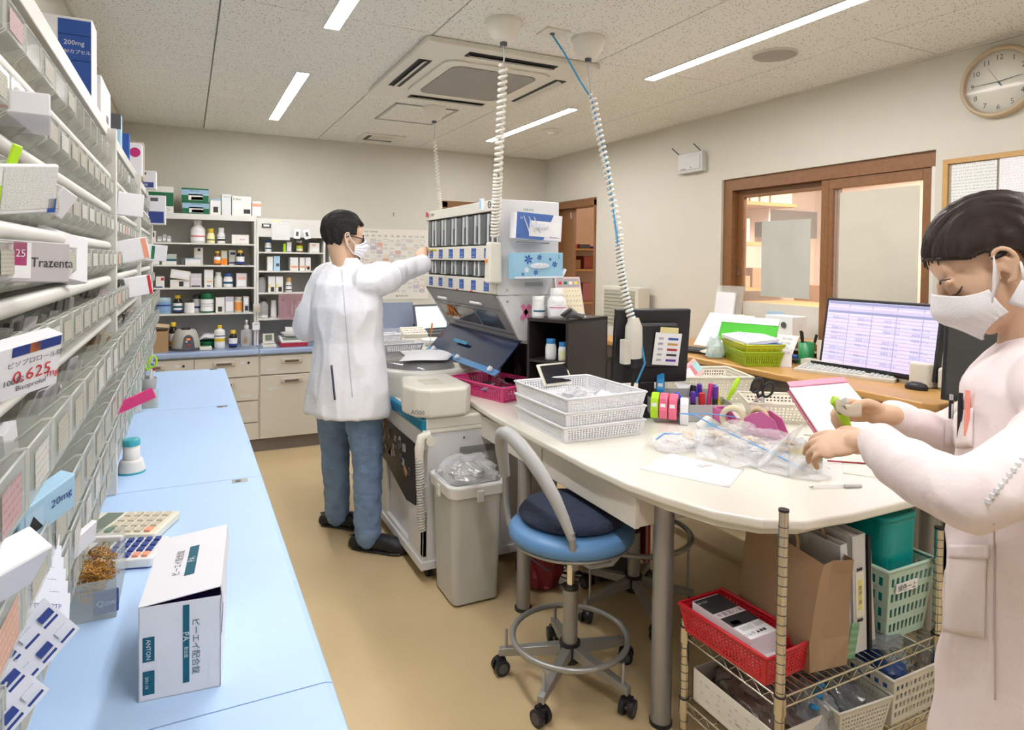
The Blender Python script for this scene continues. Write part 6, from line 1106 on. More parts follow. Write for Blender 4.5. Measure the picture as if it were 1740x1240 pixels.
# booklet under the hands
bkl=thing('booklet','white notebook page with a pink top band leaning under the hands','notebook',(2.41,2.0,0)); 
def quadsheet(par,name,pts,m,th=.004): o=B().add(pts,[(0,1,2,3)],m,uvs=[((0,0),(1,0),(1,1),(0,1))]).obj(name,par,solid=th); return o
def Wc(px,py,d):
    """world point at camera depth d for the pixel where it was measured"""
    a=(px-870)/FPX*d; h=(py-450.5)/FPX*d
    return V((a*math.cos(YAW)+d*math.sin(YAW),-a*math.sin(YAW)+d*math.cos(YAW),1.5-h))
TL,TR,BR,BL=Wc(1345,662,1.9),Wc(1443,652,1.92),Wc(1560,782,1.47),Wc(1404,748,1.55)
bkl.location=(0,0,0)
quadsheet(bkl,'page',[tuple(p) for p in (BL,BR,TR,TL)],paper,.006)
up=(TL-BL).normalized()*.035; nn=(BR-BL).cross(TL-BL).normalized()*.006
quadsheet(bkl,'pink_band',[tuple(p) for p in (TL-up*.2+nn,TR-up*.2+nn,TR+up+nn,TL+up+nn)],mat('band_pink',(.85,.30,.42),.5),.003)
quadsheet(bkl,'pink_cover',[tuple(p) for p in (BL-nn*1.6+V((-.006,0,0)),BR-nn*1.6,TR-nn*1.6,TL-nn*1.6+V((-.006,0,0)))],mat('cover_wine',(.45,.08,.14),.5),.003)
# ================= wire rack
wr=thing('wire_rack','chrome wire shelf rack at the rounded end of the white table','rack',(1.38,1.185,0)); ch_=mat('chrome_warm',(.64,.61,.52),.22,1)
RW,RD=.67,.36
for x,y,top in((0,0,.862),(0,RD,.405),(RW,0,.70),(RW,RD,.70)):
    p=B().cyl((x,y,.03),(x,y,top),.0125,ch_,n=20); 
    z=.06
    while z<top-.02: p.cyl((x,y,z),(x,y,z+.002),.0132,dgrey,n=20,cap=True); z+=.0254
    q=p.obj('post',wr); B().cyl((x,y,top),(x,y,top+.006),.0135,black,n=20).obj('post_cap',q); B().cyl((x,y,0),(x,y,.03),.016,black,n=16).obj('foot',q)
for zi,z in enumerate((.372,.148)):
    s_=B()
    for y in(0,RD):
        s_.tube([(0,y,z),(RW,y,z)],.0032,ch_,6); s_.tube([(0,y,z-.028),(RW,y,z-.028)],.0032,ch_,6); s_.tube([(i*RW/24,y,z if i%2 else z-.028) for i in range(25)],.0018,ch_,5)
    for x in(0,RW):
        s_.tube([(x,0,z),(x,RD,z)],.0032,ch_,6); s_.tube([(x,0,z-.028),(x,RD,z-.028)],.0032,ch_,6); s_.tube([(x,i*RD/12,z if i%2 else z-.028) for i in range(13)],.0018,ch_,5)
    fr_=s_.obj('shelf_frame',wr)
    w_=B()
    for i in range(1,26): w_.tube([(i*RW/26,0,z+.002),(i*RW/26,RD,z+.002)],.0016,ch_,5,cap=False)
    for y in(RD*.33,RD*.66): w_.tube([(0,y,z-.001),(RW,y,z-.001)],.0028,ch_,6)
    o=w_.obj('wire_mat',fr_); o['kind']='stuff'
    for x in(0,RW):
        for y in(0,RD): c=B().cyl((x,y,z-.040),(x,y,z+.006),.0165,ch_,n=20,r2=.0155); c.cyl((x,y,z+.006),(x,y,z+.009),.0158,black,n=20); c.obj('collar',wr)
SZ=.3765
basket('red_basket','red perforated basket holding a black and white carton on the wire rack','' or (1.452,1.385,SZ),.155,.295,.082,mat('basket_red',(.60,.015,.03),.35),R(3),fl=1.12,nu=12,nd=22,nv=6,g=.46,rimr=.006)
bc_=mbox('medicine_carton','white carton with black Japanese printed top in the red basket','box',(1.435,1.405,SZ+.006),.105,.225,.088,J,[('+z',.0,.62,1,.98,ink),('+z',.0,.28,1,.50,ink),('+z',.0,.50,1,.62,mat('blush',(.80,.68,.72),.5)),('+z','text','02 CLK',.2,.90,.012,paper),('+z','text','半夏瀉心湯',.5,.56,.020,ink),('+z',.1,.31,.4,.39,cream),('+z',.1,.16,.55,.24,lgrey),('+z',.62,.17,.95,.24,lgrey),('+z','text','ツムラ ▲●■',.35,.08,.014,ink),('-y',0,.3,1,.33,purple)],rz=R(2))
mbox('medicine_carton','white lower carton with purple line under the black topped one','box',(1.47,1.31,SZ+.005),.095,.10,.03,J,[('-y',0,.8,1,.9,purple)],rz=R(5))
# paper bag
pb_=thing('paper_bag','brown kraft paper bag with twisted handles on the wire rack','bag',(1.62,1.36,SZ),0,None,(0,0,R(-8))); kp=mat('kraft_paper',(.36,.235,.135),.75,bump=.4,bscale=14,var=.12,vscale=5)
b=B(); w2,d2,w3,d3,h=.065,.15,.060,.155,.30
n=6
lv=[(0,w2,d2),(.08,w2+.004,d2),(.18,w2-.004,d2+.002),(.26,w3-.004,d3),(h,w3-.008,d3+.004)]
vs=[]; 
for z,a,c in lv:
    for x,y in((-a,-c),(-a*.2,-c*.92 if z>.05 else -c),(a,-c),(a,c),(a*.2,c),(-a,c)): vs.append((x+.02*(z/h)**2,y,z+(0.012 if (z==h and y>0) else 0)))
fs=[(j*6+i,j*6+(i+1)%6,(j+1)*6+(i+1)%6,(j+1)*6+i) for j in range(4) for i in range(6)]+[(5,4,3,2,1,0)]
b.add(vs,fs,kp); b.obj('bag_body',pb_,solid=.0015)
for s_ in(-1,1): B().tube([(.02+s_*.05,-.06,.27),(.02+s_*.048,-.055,.33),(.02+s_*.05,-.02,.365),(.02+s_*.05,.03,.365),(.02+s_*.048,.065,.33),(.02+s_*.05,.07,.28)],.007,mat('kraft_handle',(.42,.28,.16),.7),8,flat=.35).obj('handle',pb_)
# files
def file_(label,x,w,d,h,m,lean,extra=None,y=1.36):
    t=thing('ring_binder',label,'binder',(x,y,SZ),0,None,(0,R(lean),R(-3))); B().bb((-w/2,-d/2,0),(-w/2+.003,d/2,h),m).bb((w/2-.003,-d/2,0),(w/2,d/2,h),m).bb((-w/2,-d/2,0),(w/2,-d/2+.003,h),m).obj('cover',t); B().bb((-w/2+.005,-d/2+.012,.004),(w/2-.005,d/2-.006,h-.012),paper).obj('pages',t)
    if extra: extra(t,w,d,h)
def ex1(t,w,d,h):
    y=-d/2-.001; B().box((0,y,.17),(.032,.002,.13),cream).obj('spine_label',t); p=B().box((0,y-.001,.17),(.016,.001,.09),mat('spine_yellow',(.80,.72,.25),.5)); p.text('在宅一般',(0,y-.002,.17),(0,0,-1),(1,0,0),.014,ink); p.obj('spine_text',t); B().box((0,y-.0005,.245),(.022,.001,.008),ink).box((0,y-.0005,.095),(.022,.001,.008),ink).obj('slot',t)
file_('pale grey ring binder with a yellow spine label on the rack',1.760,.055,.27,.345,mat('binder_grey',(.62,.62,.62),.5),-3,ex1)
file_('white thin binder behind the paper bag',1.712,.03,.27,.33,mat('binder_white',(.72,.72,.72),.5),-6)
file_('black edged thin file beside the grey binder',1.800,.012,.28,.335,black,-3)
file_('pale file between the black file and the teal box',1.825,.022,.26,.29,mat('binder_pale',(.60,.58,.56),.5),-6)
tilted('green_card','bright green card standing behind the paper bag','card',(1.690,1.52,SZ+.19),.003,.10,.36,mat('card_green',(.30,.60,.05),.5),0,0,-6)
tilted('green_card','bright green card tip at the base between bag and binder','card',(1.705,1.215,SZ+.05),.035,.003,.10,mat('card_green',(.30,.60,.05),.5),0,0,12)
tc_=thing('teal_box','frosted teal plastic box standing in the pale green basket on the rack','box',(1.95,1.36,SZ+.01)); tlm=mat('teal_translucent',(.0,.33,.32),.3,alpha=.93)
B().rbox((.0,0,.175),(.15,.24,.33),.03,tlm,n=5,top=1.06).obj('box_body',tc_,bev=.01); B().rbox((.0,0,.346),(.165,.26,.02),.03,tlm,n=5).obj('lid',tc_,bev=.008)
gbk=basket('green_basket','pale green slotted basket with a white label on the rack','' or (1.955,1.36,SZ+.002),.18,.27,.22,mat('basket_sage',(.48,.66,.56),.4),0,fl=1.18,nu=9,nd=12,nv=4,g=.42,rimr=.007,mv=.06); p=B().box((-.03,-.158,.165),(.10,.002,.028),paper); p.text('緑色ー上',(-.03,-.160,.165),(1,0,0),(0,0,1),.022,ink); p.obj('name_label',gbk)
crumple('clear_bag','dark clear bag lying flat behind the binder foot on the rack',(1.86,1.24,SZ),.07,.05,.02,mat('bag_smoky',(.25,.27,.28),.12,alpha=.6,spec=1),seed=71)
# lower shelf
LZ=.1525
cb2=thing('low_carton','white shallow carton with faint print on the lower rack shelf','box',(1.50,1.37,LZ)); 
for lo,hi in(((-.10,-.16,0),(-.097,.16,.10)),((.097,-.16,0),(.10,.16,.10)),((-.10,-.16,0),(.10,-.157,.10)),((-.10,.157,0),(.10,.16,.10)),((-.10,-.16,0),(.10,.16,.003))): B().bb(lo,hi,cw).obj('carton_wall',cb2)
B().quad((-.1006,.13,.02),(-.1006,-.14,.02),(-.1006,-.14,.08),(-.1006,.13,.08),printed('printed_carton',(.76,.74,.68),(.35,.4,.5),sx=4,sz=4,amount=.45)).obj('carton_print',cb2)
crumple('brown_film_bag','shiny brownish film bag heaped in the low white carton',(1.51,1.37,LZ+.03),.10,.15,.085,mat('film_brown',(.20,.15,.13),.1,alpha=.85,spec=1,bump=.6,bscale=40),seed=75,n=24)
crumple('clear_bag','clear bag with blue spots hanging over the low carton edge',(1.60,1.27,LZ+.05),.07,.08,.07,mat('film_blueish',(.45,.5,.55),.1,alpha=.55,spec=1),seed=77)
for i in range(3): tag(B().lathe([(.001,0),(.016,.003),(.012,.010),(.001,.011)],mat('cap_blue2',(.02,.25,.55),.3),n=14).obj('loose_blue_cap'),['small blue cap in the clear bag on the low shelf, biggest','second small blue cap in the clear bag on the low shelf','third small blue cap in the clear bag on the low shelf'][i],'button'); C.objects['loose_blue_cap' if i==0 else 'loose_blue_cap.%03d'%i].location=(1.57+.035*i,1.23+.02*i,LZ+.11+.01*i)  # loose blue caps in the bag, modelled as flat discs
basket('white_basket','white fine mesh basket on the lower rack shelf','' or (1.72,1.32,LZ+.002),.17,.26,.11,mat('basket_offwhite',(.70,.69,.62),.4),R(-4),fl=1.15,nu=16,nd=22,nv=6,g=.5)
crumple('clear_bag','dark smoky clear bag inside the fine mesh basket',(1.72,1.32,LZ+.03),.08,.12,.08,mat('bag_smoky',(.25,.27,.28),.12,alpha=.6),seed=79)
basket('white_basket','large white slotted basket with blue bag, at the end of the lower shelf','' or (1.945,1.34,LZ+.002),.20,.30,.15,mat('basket_offwhite',(.70,.69,.62),.4),R(0),fl=1.2,nu=11,nd=12,nv=4,g=.4,mv=.1)
crumple('blue_bag','blue and clear bag in the large slotted basket',(1.93,1.34,LZ+.06),.09,.13,.085,mat('bag_blue',(.04,.10,.32),.2),seed=81); crumple('clear_bag','pale clear bag lying on the blue bag in the slotted basket',(1.98,1.36,LZ+.10),.08,.12,.07,mat('bag_pale',(.65,.70,.68),.12,alpha=.6),seed=83)
# ================= stools
sg=mat('stool_grey',(.37,.37,.36),.38,.5); pad=mat('backrest_pad',(.44,.44,.43),.45); sb=mat('seat_blue',(.11,.26,.50),.4); cu=mat('cushion_navy',(.03,.042,.085),.9,bump=.9,bscale=160,var=.3,vscale=60)
def castor(t,x,y,a):
    d=V((math.cos(a),math.sin(a),0)); n_=V((-d.y,d.x,0)); c=V((x,y,.028)); w_=B(); 
    for s_ in(-1,1): w_.cyl(c+n_*s_*.008,c+n_*s_*.024,.028,black,n=20); w_.cyl(c+n_*s_*.024,c+n_*s_*.026,.018,dgrey,n=16)
    w_.cyl(c-n_*.009,c+n_*.009,.012,dgrey,n=10); w_.tube([c+V((0,0,.03)),c+V((0,0,.045))],.008,black,8); w_.box(c+V((0,0,.022)),(.03,.03,.02),black,rz=a); w_.obj('caster',t)
def stool(label,loc,rz,seat_m,cushion,back,ringz,seatz,ringr):
    t=thing('stool',label,'stool',loc,rz)
    B().lathe([(.16,seatz-.055),(.21,seatz-.05),(.215,seatz-.04),(.17,seatz-.045)],sg,n=40).obj('seat_pan',t)
    B().lathe([(.20,seatz-.045),(.222,seatz-.03),(.224,seatz-.01),(.205,seatz+.012),(.15,seatz+.02),(.001,seatz+.02)],seat_m,n=48).obj('seat',t)
    if cushion: B().lathe([(.12,seatz+.018),(.185,seatz+.024),(.195,seatz+.038),(.18,seatz+.058),(.10,seatz+.066),(.001,seatz+.067)],cu,o=(.01,.02,0),n=40).obj('cushion',t)
    B().cyl((0,0,.30),(0,0,seatz-.05),.014,chrome,n=20).obj('gas_lift',t); B().cyl((0,0,.12),(0,0,.34),.0265,sg,n=24).obj('column',t); B().cyl((0,0,.345),(0,0,.335),.029,black,n=24).obj('column_collar',t); B().cyl((0,0,.075),(0,0,.145),.034,black,n=24,r2=.038).obj('hub',t)
    B().tube([(-.10,.03,seatz-.05),(-.04,0,seatz-.06),(0.02,0,seatz-.055)],.012,sg,8).obj('seat_bracket',t)
    for k in range(5):
        a=R(90+72*k); e=V((math.cos(a),math.sin(a),0))*.255; b=B(); q=(e.normalized()).to_track_quat('X','Z').to_matrix(); L=.22
        pts=[V((.02,-.018,.10)),V((.02,.018,.10)),V((.255,.012,.068)),V((.255,-.012,.068)),V((.02,-.018,.138)),V((.02,.018,.138)),V((.255,.012,.094)),V((.255,-.012,.094))]
        Rz_=Matrix.Rotation(a,3,'Z'); b.add([Rz_@p for p in pts],[(0,3,2,1),(4,5,6,7),(0,1,5,4),(1,2,6,5),(2,3,7,6),(3,0,4,7)],sg); b.cyl(e*.9+V((0,0,.09)),e*.9+V((0,0,ringz)),.006,sg,n=8); b.obj('leg',t,bev=.004); castor(t,e.x*.98,e.y*.98,a+.6*k)
    B().tube([(ringr*math.cos(2*PI*i/40),ringr*math.sin(2*PI*i/40),ringz) for i in range(40)],.0105,sg,10,closed=True).obj('foot_ring',t)
    return t
s1=stool('grey stool with blue seat, navy cushion and curved back rest, near the bin','' or (1.228,1.972,0),R(-17),sb,True,True,.165,.565,.205)
iv=(Matrix.Translation((1.228,1.972,0))@Matrix.Rotation(R(-17),4,'Z')).inverted()
path=[(1.135,1.795,.50),(1.12,1.795,.60),(1.085,1.83,.72),(1.04,1.93,.84),(1.018,2.05,.893),(1.022,2.13,.885),(1.04,2.17,.82),(1.065,2.18,.70)]
b=B(); b.T=iv; b.tube([V(p) for p in path[1:]],[.014,.023,.026,.027,.027,.025,.020],pad,14); b.obj('back_rest',s1,sub=1)
b=B(); b.T=iv; b.tube([(1.16,1.85,.50),(1.138,1.80,.50),(1.125,1.792,.54),(1.118,1.795,.62)],.012,sg,10).obj('back_tube',s1); b=B(); b.T=iv; b.tube([(1.10,2.13,.50),(1.08,2.17,.52),(1.07,2.18,.60),(1.064,2.18,.72)],.012,sg,10); b.obj('back_tube',s1)
s2_=stool('second grey stool with dark seat, mostly hidden under the table',(1.74,2.28,0),R(20),mat('seat_dark',(.03,.03,.035),.5),False,False,.33,.70,.24)
# things under the table
pcu=thing('computer_tower','black computer tower under the table behind the stool','computer',(1.85,2.68,0),R(-12)); B().box((0,0,.25),(.20,.42,.46),black).obj('case',pcu,bev=.006); B().box((0,-.213,.26),(.16,.006,.40),dgrey).obj('front_panel',pcu)
tag(B().box((2.02,2.70,.33),(.03,.34,.60),red).obj('red_board',bev=.01),'red upright panel beside the computer tower under the table','panel')
crumple('red_bag','dark red bag on the floor under the table behind the stool',(1.48,2.66,0),.09,.12,.20,mat('bag_red',(.22,.015,.02),.5),seed=91)
cb3=thing('cable_tangle','black and grey cables looping under the table','cables',(1.5,2.6,0)); random.seed(11)
for k in range(5): B().tube([(random.uniform(-.15,.1)+.03*i,random.uniform(-.12,.12),max(.008,.25-.06*i+random.uniform(-.03,.06))) for i in range(6)],.005,[black,dgrey,grey][k%3],6).obj('cable',cb3)
t=thing('grey_hose','ribbed grey hose bundle hanging in a loop under the table','hose',(1.60,2.13,0)); B().tube(helix((0,0,.70),(.0,-.02,.45),.012,.010,n=8),.004,grey,5).tube([(0,-.02,.46),(-.01,.0,.36),(-.06,.03,.28),(-.13,.08,.26),(-.2,.12,.30),(-.22,.14,.40),(-.21,.15,.50)],.010,lgrey,8).tube([(0,-.01,.46),(-.005,.02,.34),(-.06,.06,.27),(-.12,.1,.25)],.006,clear,8).obj('hose',t)
# ================= people
def remesh(b,name,parent,vox,smooth=4,mats=None,disp=None,zone=None,dec=0):
    me=bpy.data.meshes.new('tmp'); me.from_pydata([tuple(v) for v in b.v],[],b.f); o=bpy.data.objects.new('tmp',me); C.objects.link(o)
    q=o.modifiers.new('r','REMESH'); q.mode='VOXEL'; q.voxel_size=vox; q.use_smooth_shade=True
    if smooth: s_=o.modifiers.new('s','SMOOTH'); s_.iterations=smooth; s_.factor=.6
    dg=bpy.context.evaluated_depsgraph_get(); dg.update(); r=bpy.data.meshes.new_from_object(o.evaluated_get(dg)); r.name=name; bpy.data.objects.remove(o)
    if disp:
        for v,n_ in zip(r.vertices,[v.normal.copy() for v in r.vertices]): v.co+=n_*disp(v.co,n_)
    r.materials.clear()
    for m in mats: r.materials.append(m)
    if zone: r.polygons.foreach_set('material_index',[zone(p.center) for p in r.polygons])
    r.polygons.foreach_set('use_smooth',[True]*len(r.polygons)); r.update()
    x=bpy.data.objects.new(name,r); C.objects.link(x); x.parent=parent; return x
def ell(b,c,r,n=14,rot=None):
    Rm=rot or Matrix.Identity(3); vs=[V(c)+Rm@V((r[0]*math.sin(PI*j/n)*math.cos(PI*i/n),r[1]*math.sin(PI*j/n)*math.sin(PI*i/n),r[2]*math.cos(PI*j/n))) for j in range(n+1) for i in range(2*n)]
    b.add(vs,[(j*2*n+i,(j+1)*2*n+i,(j+1)*2*n+(i+1)%(2*n),j*2*n+(i+1)%(2*n)) for j in range(n) for i in range(2*n)],skin,True)
def loft(b,rings,n=28,rot=None):
    """rings (cx,cy,z,rx,ry)"""
    vs=[V((cx+rx*math.cos(2*PI*i/n),cy+ry*math.sin(2*PI*i/n),z)) for cx,cy,z,rx,ry in rings for i in range(n)]; k=len(rings)
    b.add(vs,[(j*n+i,j*n+(i+1)%n,(j+1)*n+(i+1)%n,(j+1)*n+i) for j in range(k-1) for i in range(n)]+[tuple(range(n))[::-1],tuple(range((k-1)*n,k*n))],skin,True)
def limb(b,pts,rs,n=16): # smooth chain
    P=[V(p) for p in pts]; pp=[];rr_=[]
    for i in range(len(P)-1):
        for k in range(6):
            t=k/6; a,c=P[max(i-1,0)],P[min(i+2,len(P)-1)]; q=.5*((2*P[i])+(P[i+1]-a)*t+(2*a-5*P[i]+4*P[i+1]-c)*t*t+(-a+3*P[i]-3*P[i+1]+c)*t**3); pp.append(q); rr_.append(rs[i]*(1-t)+rs[i+1]*t)
    pp.append(P[-1]); rr_.append(rs[-1]); b.tube(pp,rr_,skin,n); ell(b,pp[0],(rs[0],)*3,8); ell(b,pp[-1],(rs[-1],)*3,8)
def hand(b,wrist,dirv,back,thumb,curl,s=1.0,spread=.10,thumbout=.9):
    """palm, four fingers and a thumb; back = normal of the hand's back; thumb=+1/-1 side along dir x back"""
    d=V(dirv).normalized(); n_=V(back); n_=(n_-d*n_.dot(d)).normalized(); sd=d.cross(n_)*thumb; w_=V(wrist)
    Q=Matrix((sd,d,n_)).transposed()
    limb(b,[w_-d*.03*s,w_+d*.012*s],[.024*s,.026*s],12); ell(b,w_+d*.045*s,(.038*s,.050*s,.0145*s),12,Q); ell(b,w_+d*.065*s-sd*.006*s,(.038*s,.028*s,.0125*s),12,Q); ell(b,w_+d*.03*s+sd*.022*s-n_*.006*s,(.017*s,.032*s,.014*s),10,Q)
    for k,(off,L) in enumerate(((.027,.070),(.009,.078),(-.010,.072),(-.028,.058))):
        base=w_+d*.082*s+sd*off*s-d*abs(off-.005)*.25*s; c=curl[k]; dd=(d+sd*spread*(off/.028)).normalized(); p=base; pts=[p-dd*.02*s,p]; a=0
        for seg,f in((.45,1.0),(.30,1.15),(.25,.8)):
            a+=c*f; v=dd*math.cos(a)-n_*math.sin(a); p=p+v*L*seg*s; pts.append(p)
        limb(b,pts,[.0095*s,.0092*s,.0085*s,.0078*s,.0066*s],10)
    p=w_+d*.018*s+sd*.030*s-n_*.004*s; tv=(d*.75+sd*thumbout*.6-n_*.35).normalized(); p2=p+tv*.040*s; tv2=(d*.95+sd*.05-n_*.30-sd*curl[4]).normalized(); limb(b,[w_+d*.005*s+sd*.018*s,p,p2,p2+tv2*.034*s],[.013*s,.0125*s,.0105*s,.008*s],10)
def headgeo(b,Mh,female,neck_to,nr):
    s_=b.T; b.T=s_@Mh if s_ else Mh
    ell(b,(0,-.012,.045),(.074,.096,.082)); ell(b,(0,.030,-.010),(.064,.062,.090)); ell(b,(0,.040,-.062),(.048,.048,.040)); ell(b,(0,.070,-.088),(.024,.020,.020)); ell(b,(0,.062,.045),(.056,.030,.045))
    for x in(-1,1): ell(b,(x*.036,.054,-.040),(.025,.024,.030)); ell(b,(x*.031,.078,.016),(.024,.010,.008)); ell(b,(x*.036,.066,-.001),(.0155,.0125,.0125)); 
    limb(b,[(0,.093,.018),(0,.106,-.012),(0,.112,-.032)],[.008,.010,.013],10); 
    for x in(-1,1): ell(b,(x*.011,.098,-.038),(.008,.009,.007))
    ell(b,(0,.090,-.060),(.022,.010,.007)); ell(b,(0,.088,-.068),(.018,.010,.007))
    for x in(-1,1):
        pts=[V((x*.073,.010,-.020)),V((x*.077,.004,.004)),V((x*.083,-.004,.022)),V((x*.087,-.016,.027)),V((x*.089,-.028,.018)),V((x*.088,-.030,.0)),V((x*.083,-.020,-.016)),V((x*.077,-.008,-.030)),V((x*.073,.002,-.032))]
        limb(b,pts,[.004,.0045,.005,.005,.005,.005,.0055,.0075,.005],8); ell(b,(x*.077,-.012,-.002),(.004,.014,.022)); limb(b,[(x*.080,-.006,.014),(x*.082,-.016,.008),(x*.081,-.018,-.006)],[.003,.0035,.003],8)
    b.T=s_
    limb(b,[Mh@V((0,-.030,-.020)),(Mh@V((0,-.030,-.05))).lerp(V(neck_to),.55),V(neck_to)],[nr*1.02,nr,nr*1.15],18)
def sheetgrid(name,parent,fn,nu,nv,m,solid=.0015,sub=0,cut=None):
    vs=[];fs=[]
    for j in range(nv+1):
        for i in range(nu+1): vs.append(fn(i/nu,j/nv))
    for j in range(nv):
        for i in range(nu):
            if cut and cut((i+.5)/nu,(j+.5)/nv): continue
            fs.append((j*(nu+1)+i,j*(nu+1)+i+1,(j+1)*(nu+1)+i+1,(j+1)*(nu+1)+i))
    b=B(); b.add(vs,fs,m,True); return b.obj(name,parent,solid=solid,sub=sub)
def mask(parent,Mh,m,ruffle=0):
    def f(u,v):
        th=(u-.5)*R(168); top=.012-.040*abs(math.sin(th))**1.5; bot=-.108+.030*abs(math.sin(th))**1.2; z=top+(bot-top)*v
        ry=.095*(1-.35*max(0,v-.55)) ; nose=.022*math.exp(-(th/.38)**2)*math.exp(-((v-.32)/.28)**2); puff=.010*math.sin(PI*v)
        r=.0035*math.sin(v*26)*(1-ruffle) + ruffle*.0030*math.sin(th*38)*max(0,v-.35)*1.6
        x=math.sin(th)*(.070+puff*.4+r*.5); y=.026+math.cos(th)*(ry-.012+puff+nose+r)
        return Mh@V((x,y,z))
    o=sheetgrid('face_mask',parent,f,48,28,m,.002)
    b=B(); b.T=Mh.copy()
    return o
def coatdisp(seed,amp,sc=(7,7,4)):
    def f(p,n_):
        q=V((p.x*sc[0],p.y*sc[1],p.z*sc[2]+seed)); a=noise.noise(q); c=abs(noise.noise(q*2.1+V((5,3,1))))
        return amp*(a+.7*(.35-c)*1.4)
    return f
def patch(name,parent,bvh,o,u,v,nu,nv,m,inv,off=.004,solid=.0015,ray=None):
    """cloth piece projected on to the coat along ray"""
    vs=[]; ok_=[]
    o,u,v,ray=V(o),V(u),V(v),V(ray).normalized()
    for j in range(nv+1):
        for i in range(nu+1):
            p=o+u*(i/nu)+v*(j/nv); h=bvh.ray_cast(p,ray,1.0)
            vs.append(inv@((h[0]-ray*off) if h[0] else p)); ok_.append(h[0] is not None)
    b=B(); b.add(vs,[(j*(nu+1)+i,j*(nu+1)+i+1,(j+1)*(nu+1)+i+1,(j+1)*(nu+1)+i) for j in range(nv) for i in range(nu) if all(ok_[q] for q in (j*(nu+1)+i,j*(nu+1)+i+1,(j+1)*(nu+1)+i+1,(j+1)*(nu+1)+i))],m,True); return b.obj(name,parent,solid=solid)
# ---------- woman in the pale pink coat
Wr=Matrix.Translation((1.46,.66,0))@Matrix.Rotation(R(33.7),4,'Z'); wi=Wr.inverted()
wo=thing('person','woman in pale pink lab coat and white mask, head bowed, holding a lime roller','person',(1.46,.66,0),R(33.7))
Mh=wi@(Matrix.Translation((1.393,.715,1.5))@Matrix.Rotation(R(31),4,'Z')@Matrix.Rotation(R(-35),4,'X'))
coatp=mat('coat_pink',(.86,.75,.74),.8,bump=1.0,bscale=9,var=.02)
lw,rw=V((1.192,.826,1.155)),V((1.363,.908,1.175))
b=B(); headgeo(b,Mh,True,(0,.02,1.33),.050)
loft(b,[(0,0,.86,.14,.10),(0,0,1.0,.12,.09),(0,0,1.2,.13,.09),(0,.01,1.31,.12,.075),(0,.01,1.345,.06,.05)],20)
for sx,el,w_ in((-1,V((1.09,.60,1.145)),lw),(1,V((1.575,.900,1.105)),rw)): limb(b,[(sx*.12,.0,1.27),wi@(el+V((.0,-.01,.004))),wi@w_],[.026,.024,.0215])
for s_ in(-1,1): limb(b,[(s_*.09,0,.86),(s_*.09,.02,.48),(s_*.09,0,.09)],[.075,.05,.036]); limb(b,[(s_*.09,-.03,.04),(s_*.09,.12,.03)],[.034,.03])
sv=b.T; b.T=wi
ld=(V((1.145,.968,1.12))-lw); hand(b,lw+ld.normalized()*.012,ld,V((-.55,-.25,.8)),1,[.35,.35,.4,.5,.25],.93)
rd_=(V((1.262,.985,1.185))-rw); hand(b,rw+rd_.normalized()*.012,rd_,V((.30,.62,.55)),-1,[.75,.8,.85,.9,.5],.93)
b.T=sv
remesh(b,'body',wo,.0034,3,[skin])
# lab coat
b=B(); loft(b,[(0,0,.20,.245,.19),(0,0,.45,.225,.175),(0,0,.72,.205,.158),(0,.0,.92,.195,.148),(0,0,1.05,.18,.138),(0,.005,1.18,.185,.138),(0,.005,1.27,.185,.122),(0,.0,1.325,.14,.095),(0,-.005,1.36,.085,.075)],36)
limb(b,[(-.150,.0,1.285),(-.165,-.02,1.24),wi@V((1.105,.575,1.150)),wi@V((1.115,.67,1.145)),wi@(lw+V((-.003,-.028,.0)))],[.074,.070,.055,.049,.036],20)
limb(b,[(.150,.0,1.285),(.165,.0,1.24),wi@V((1.575,.895,1.105)),wi@V((1.50,.91,1.125)),wi@(rw+V((.030,0,-.006)))],[.074,.070,.058,.052,.040],20)
base_disp=coatdisp(3,.014,(5,5,4))
coat=remesh(b,'lab_coat',wo,.0065,3,[coatp],disp=base_disp)
bvw=BVHTree.FromPolygons([Wr@v.co for v in coat.data.vertices],[tuple(p.vertices) for p in coat.data.polygons])
colp=mat('coat_pink_collar',(.88,.78,.77),.75,bump=.1,bscale=300,var=.02)
def collar(parent,w2,d2,z,h,m,y0=0,spread=.02,gap=.35):
    def f(u,v):
        a=R(90)+gap+(2*PI-2*gap)*u; k=1+v*spread*8; return V((w2*k*math.cos(a),y0+d2*k*math.sin(a)-.0*v,z+h*math.sin(PI*v*.75)-(v**2)*h*1.25 - .05*max(0,math.sin(a))*(1)))
    return sheetgrid('collar',parent,f,40,8,m,.003)
collar(wo,.072,.064,1.365,.035,colp,0,.04)
# pocket, flap and seams on the near side of the coat
fw=V((-.555,.832,0)); lf=V((-.832,-.555,0)); cam_dir=(V((1.46,.66,.85))-V((0,0,1.1))); cam_dir.z=0; cam_dir.normalize()
side=V((cam_dir.y,-cam_dir.x,0)) # to the right in the picture
def wp(px,py,d=.95): return Wc(px,py,d)
patch('pocket',wo,bvw,wp(1606,922),wp(1698,926)-wp(1606,922),wp(1606,1105)-wp(1606,922),12,14,colp,wi,.005,.002,ray=(wp(1650,1000,1.3)-V((0,0,1.5))).normalized())
patch('pocket_flap',wo,bvw,wp(1606,905),wp(1702,913)-wp(1606,905),wp(1606,935)-wp(1606,905),12,4,coatp,wi,.009,.002,ray=(wp(1650,1000,1.3)-V((0,0,1.5))).normalized())
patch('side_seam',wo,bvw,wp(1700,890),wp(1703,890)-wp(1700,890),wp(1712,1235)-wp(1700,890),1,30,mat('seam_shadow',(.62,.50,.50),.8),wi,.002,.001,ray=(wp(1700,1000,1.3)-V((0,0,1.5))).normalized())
b=B(); b.T=wi; 
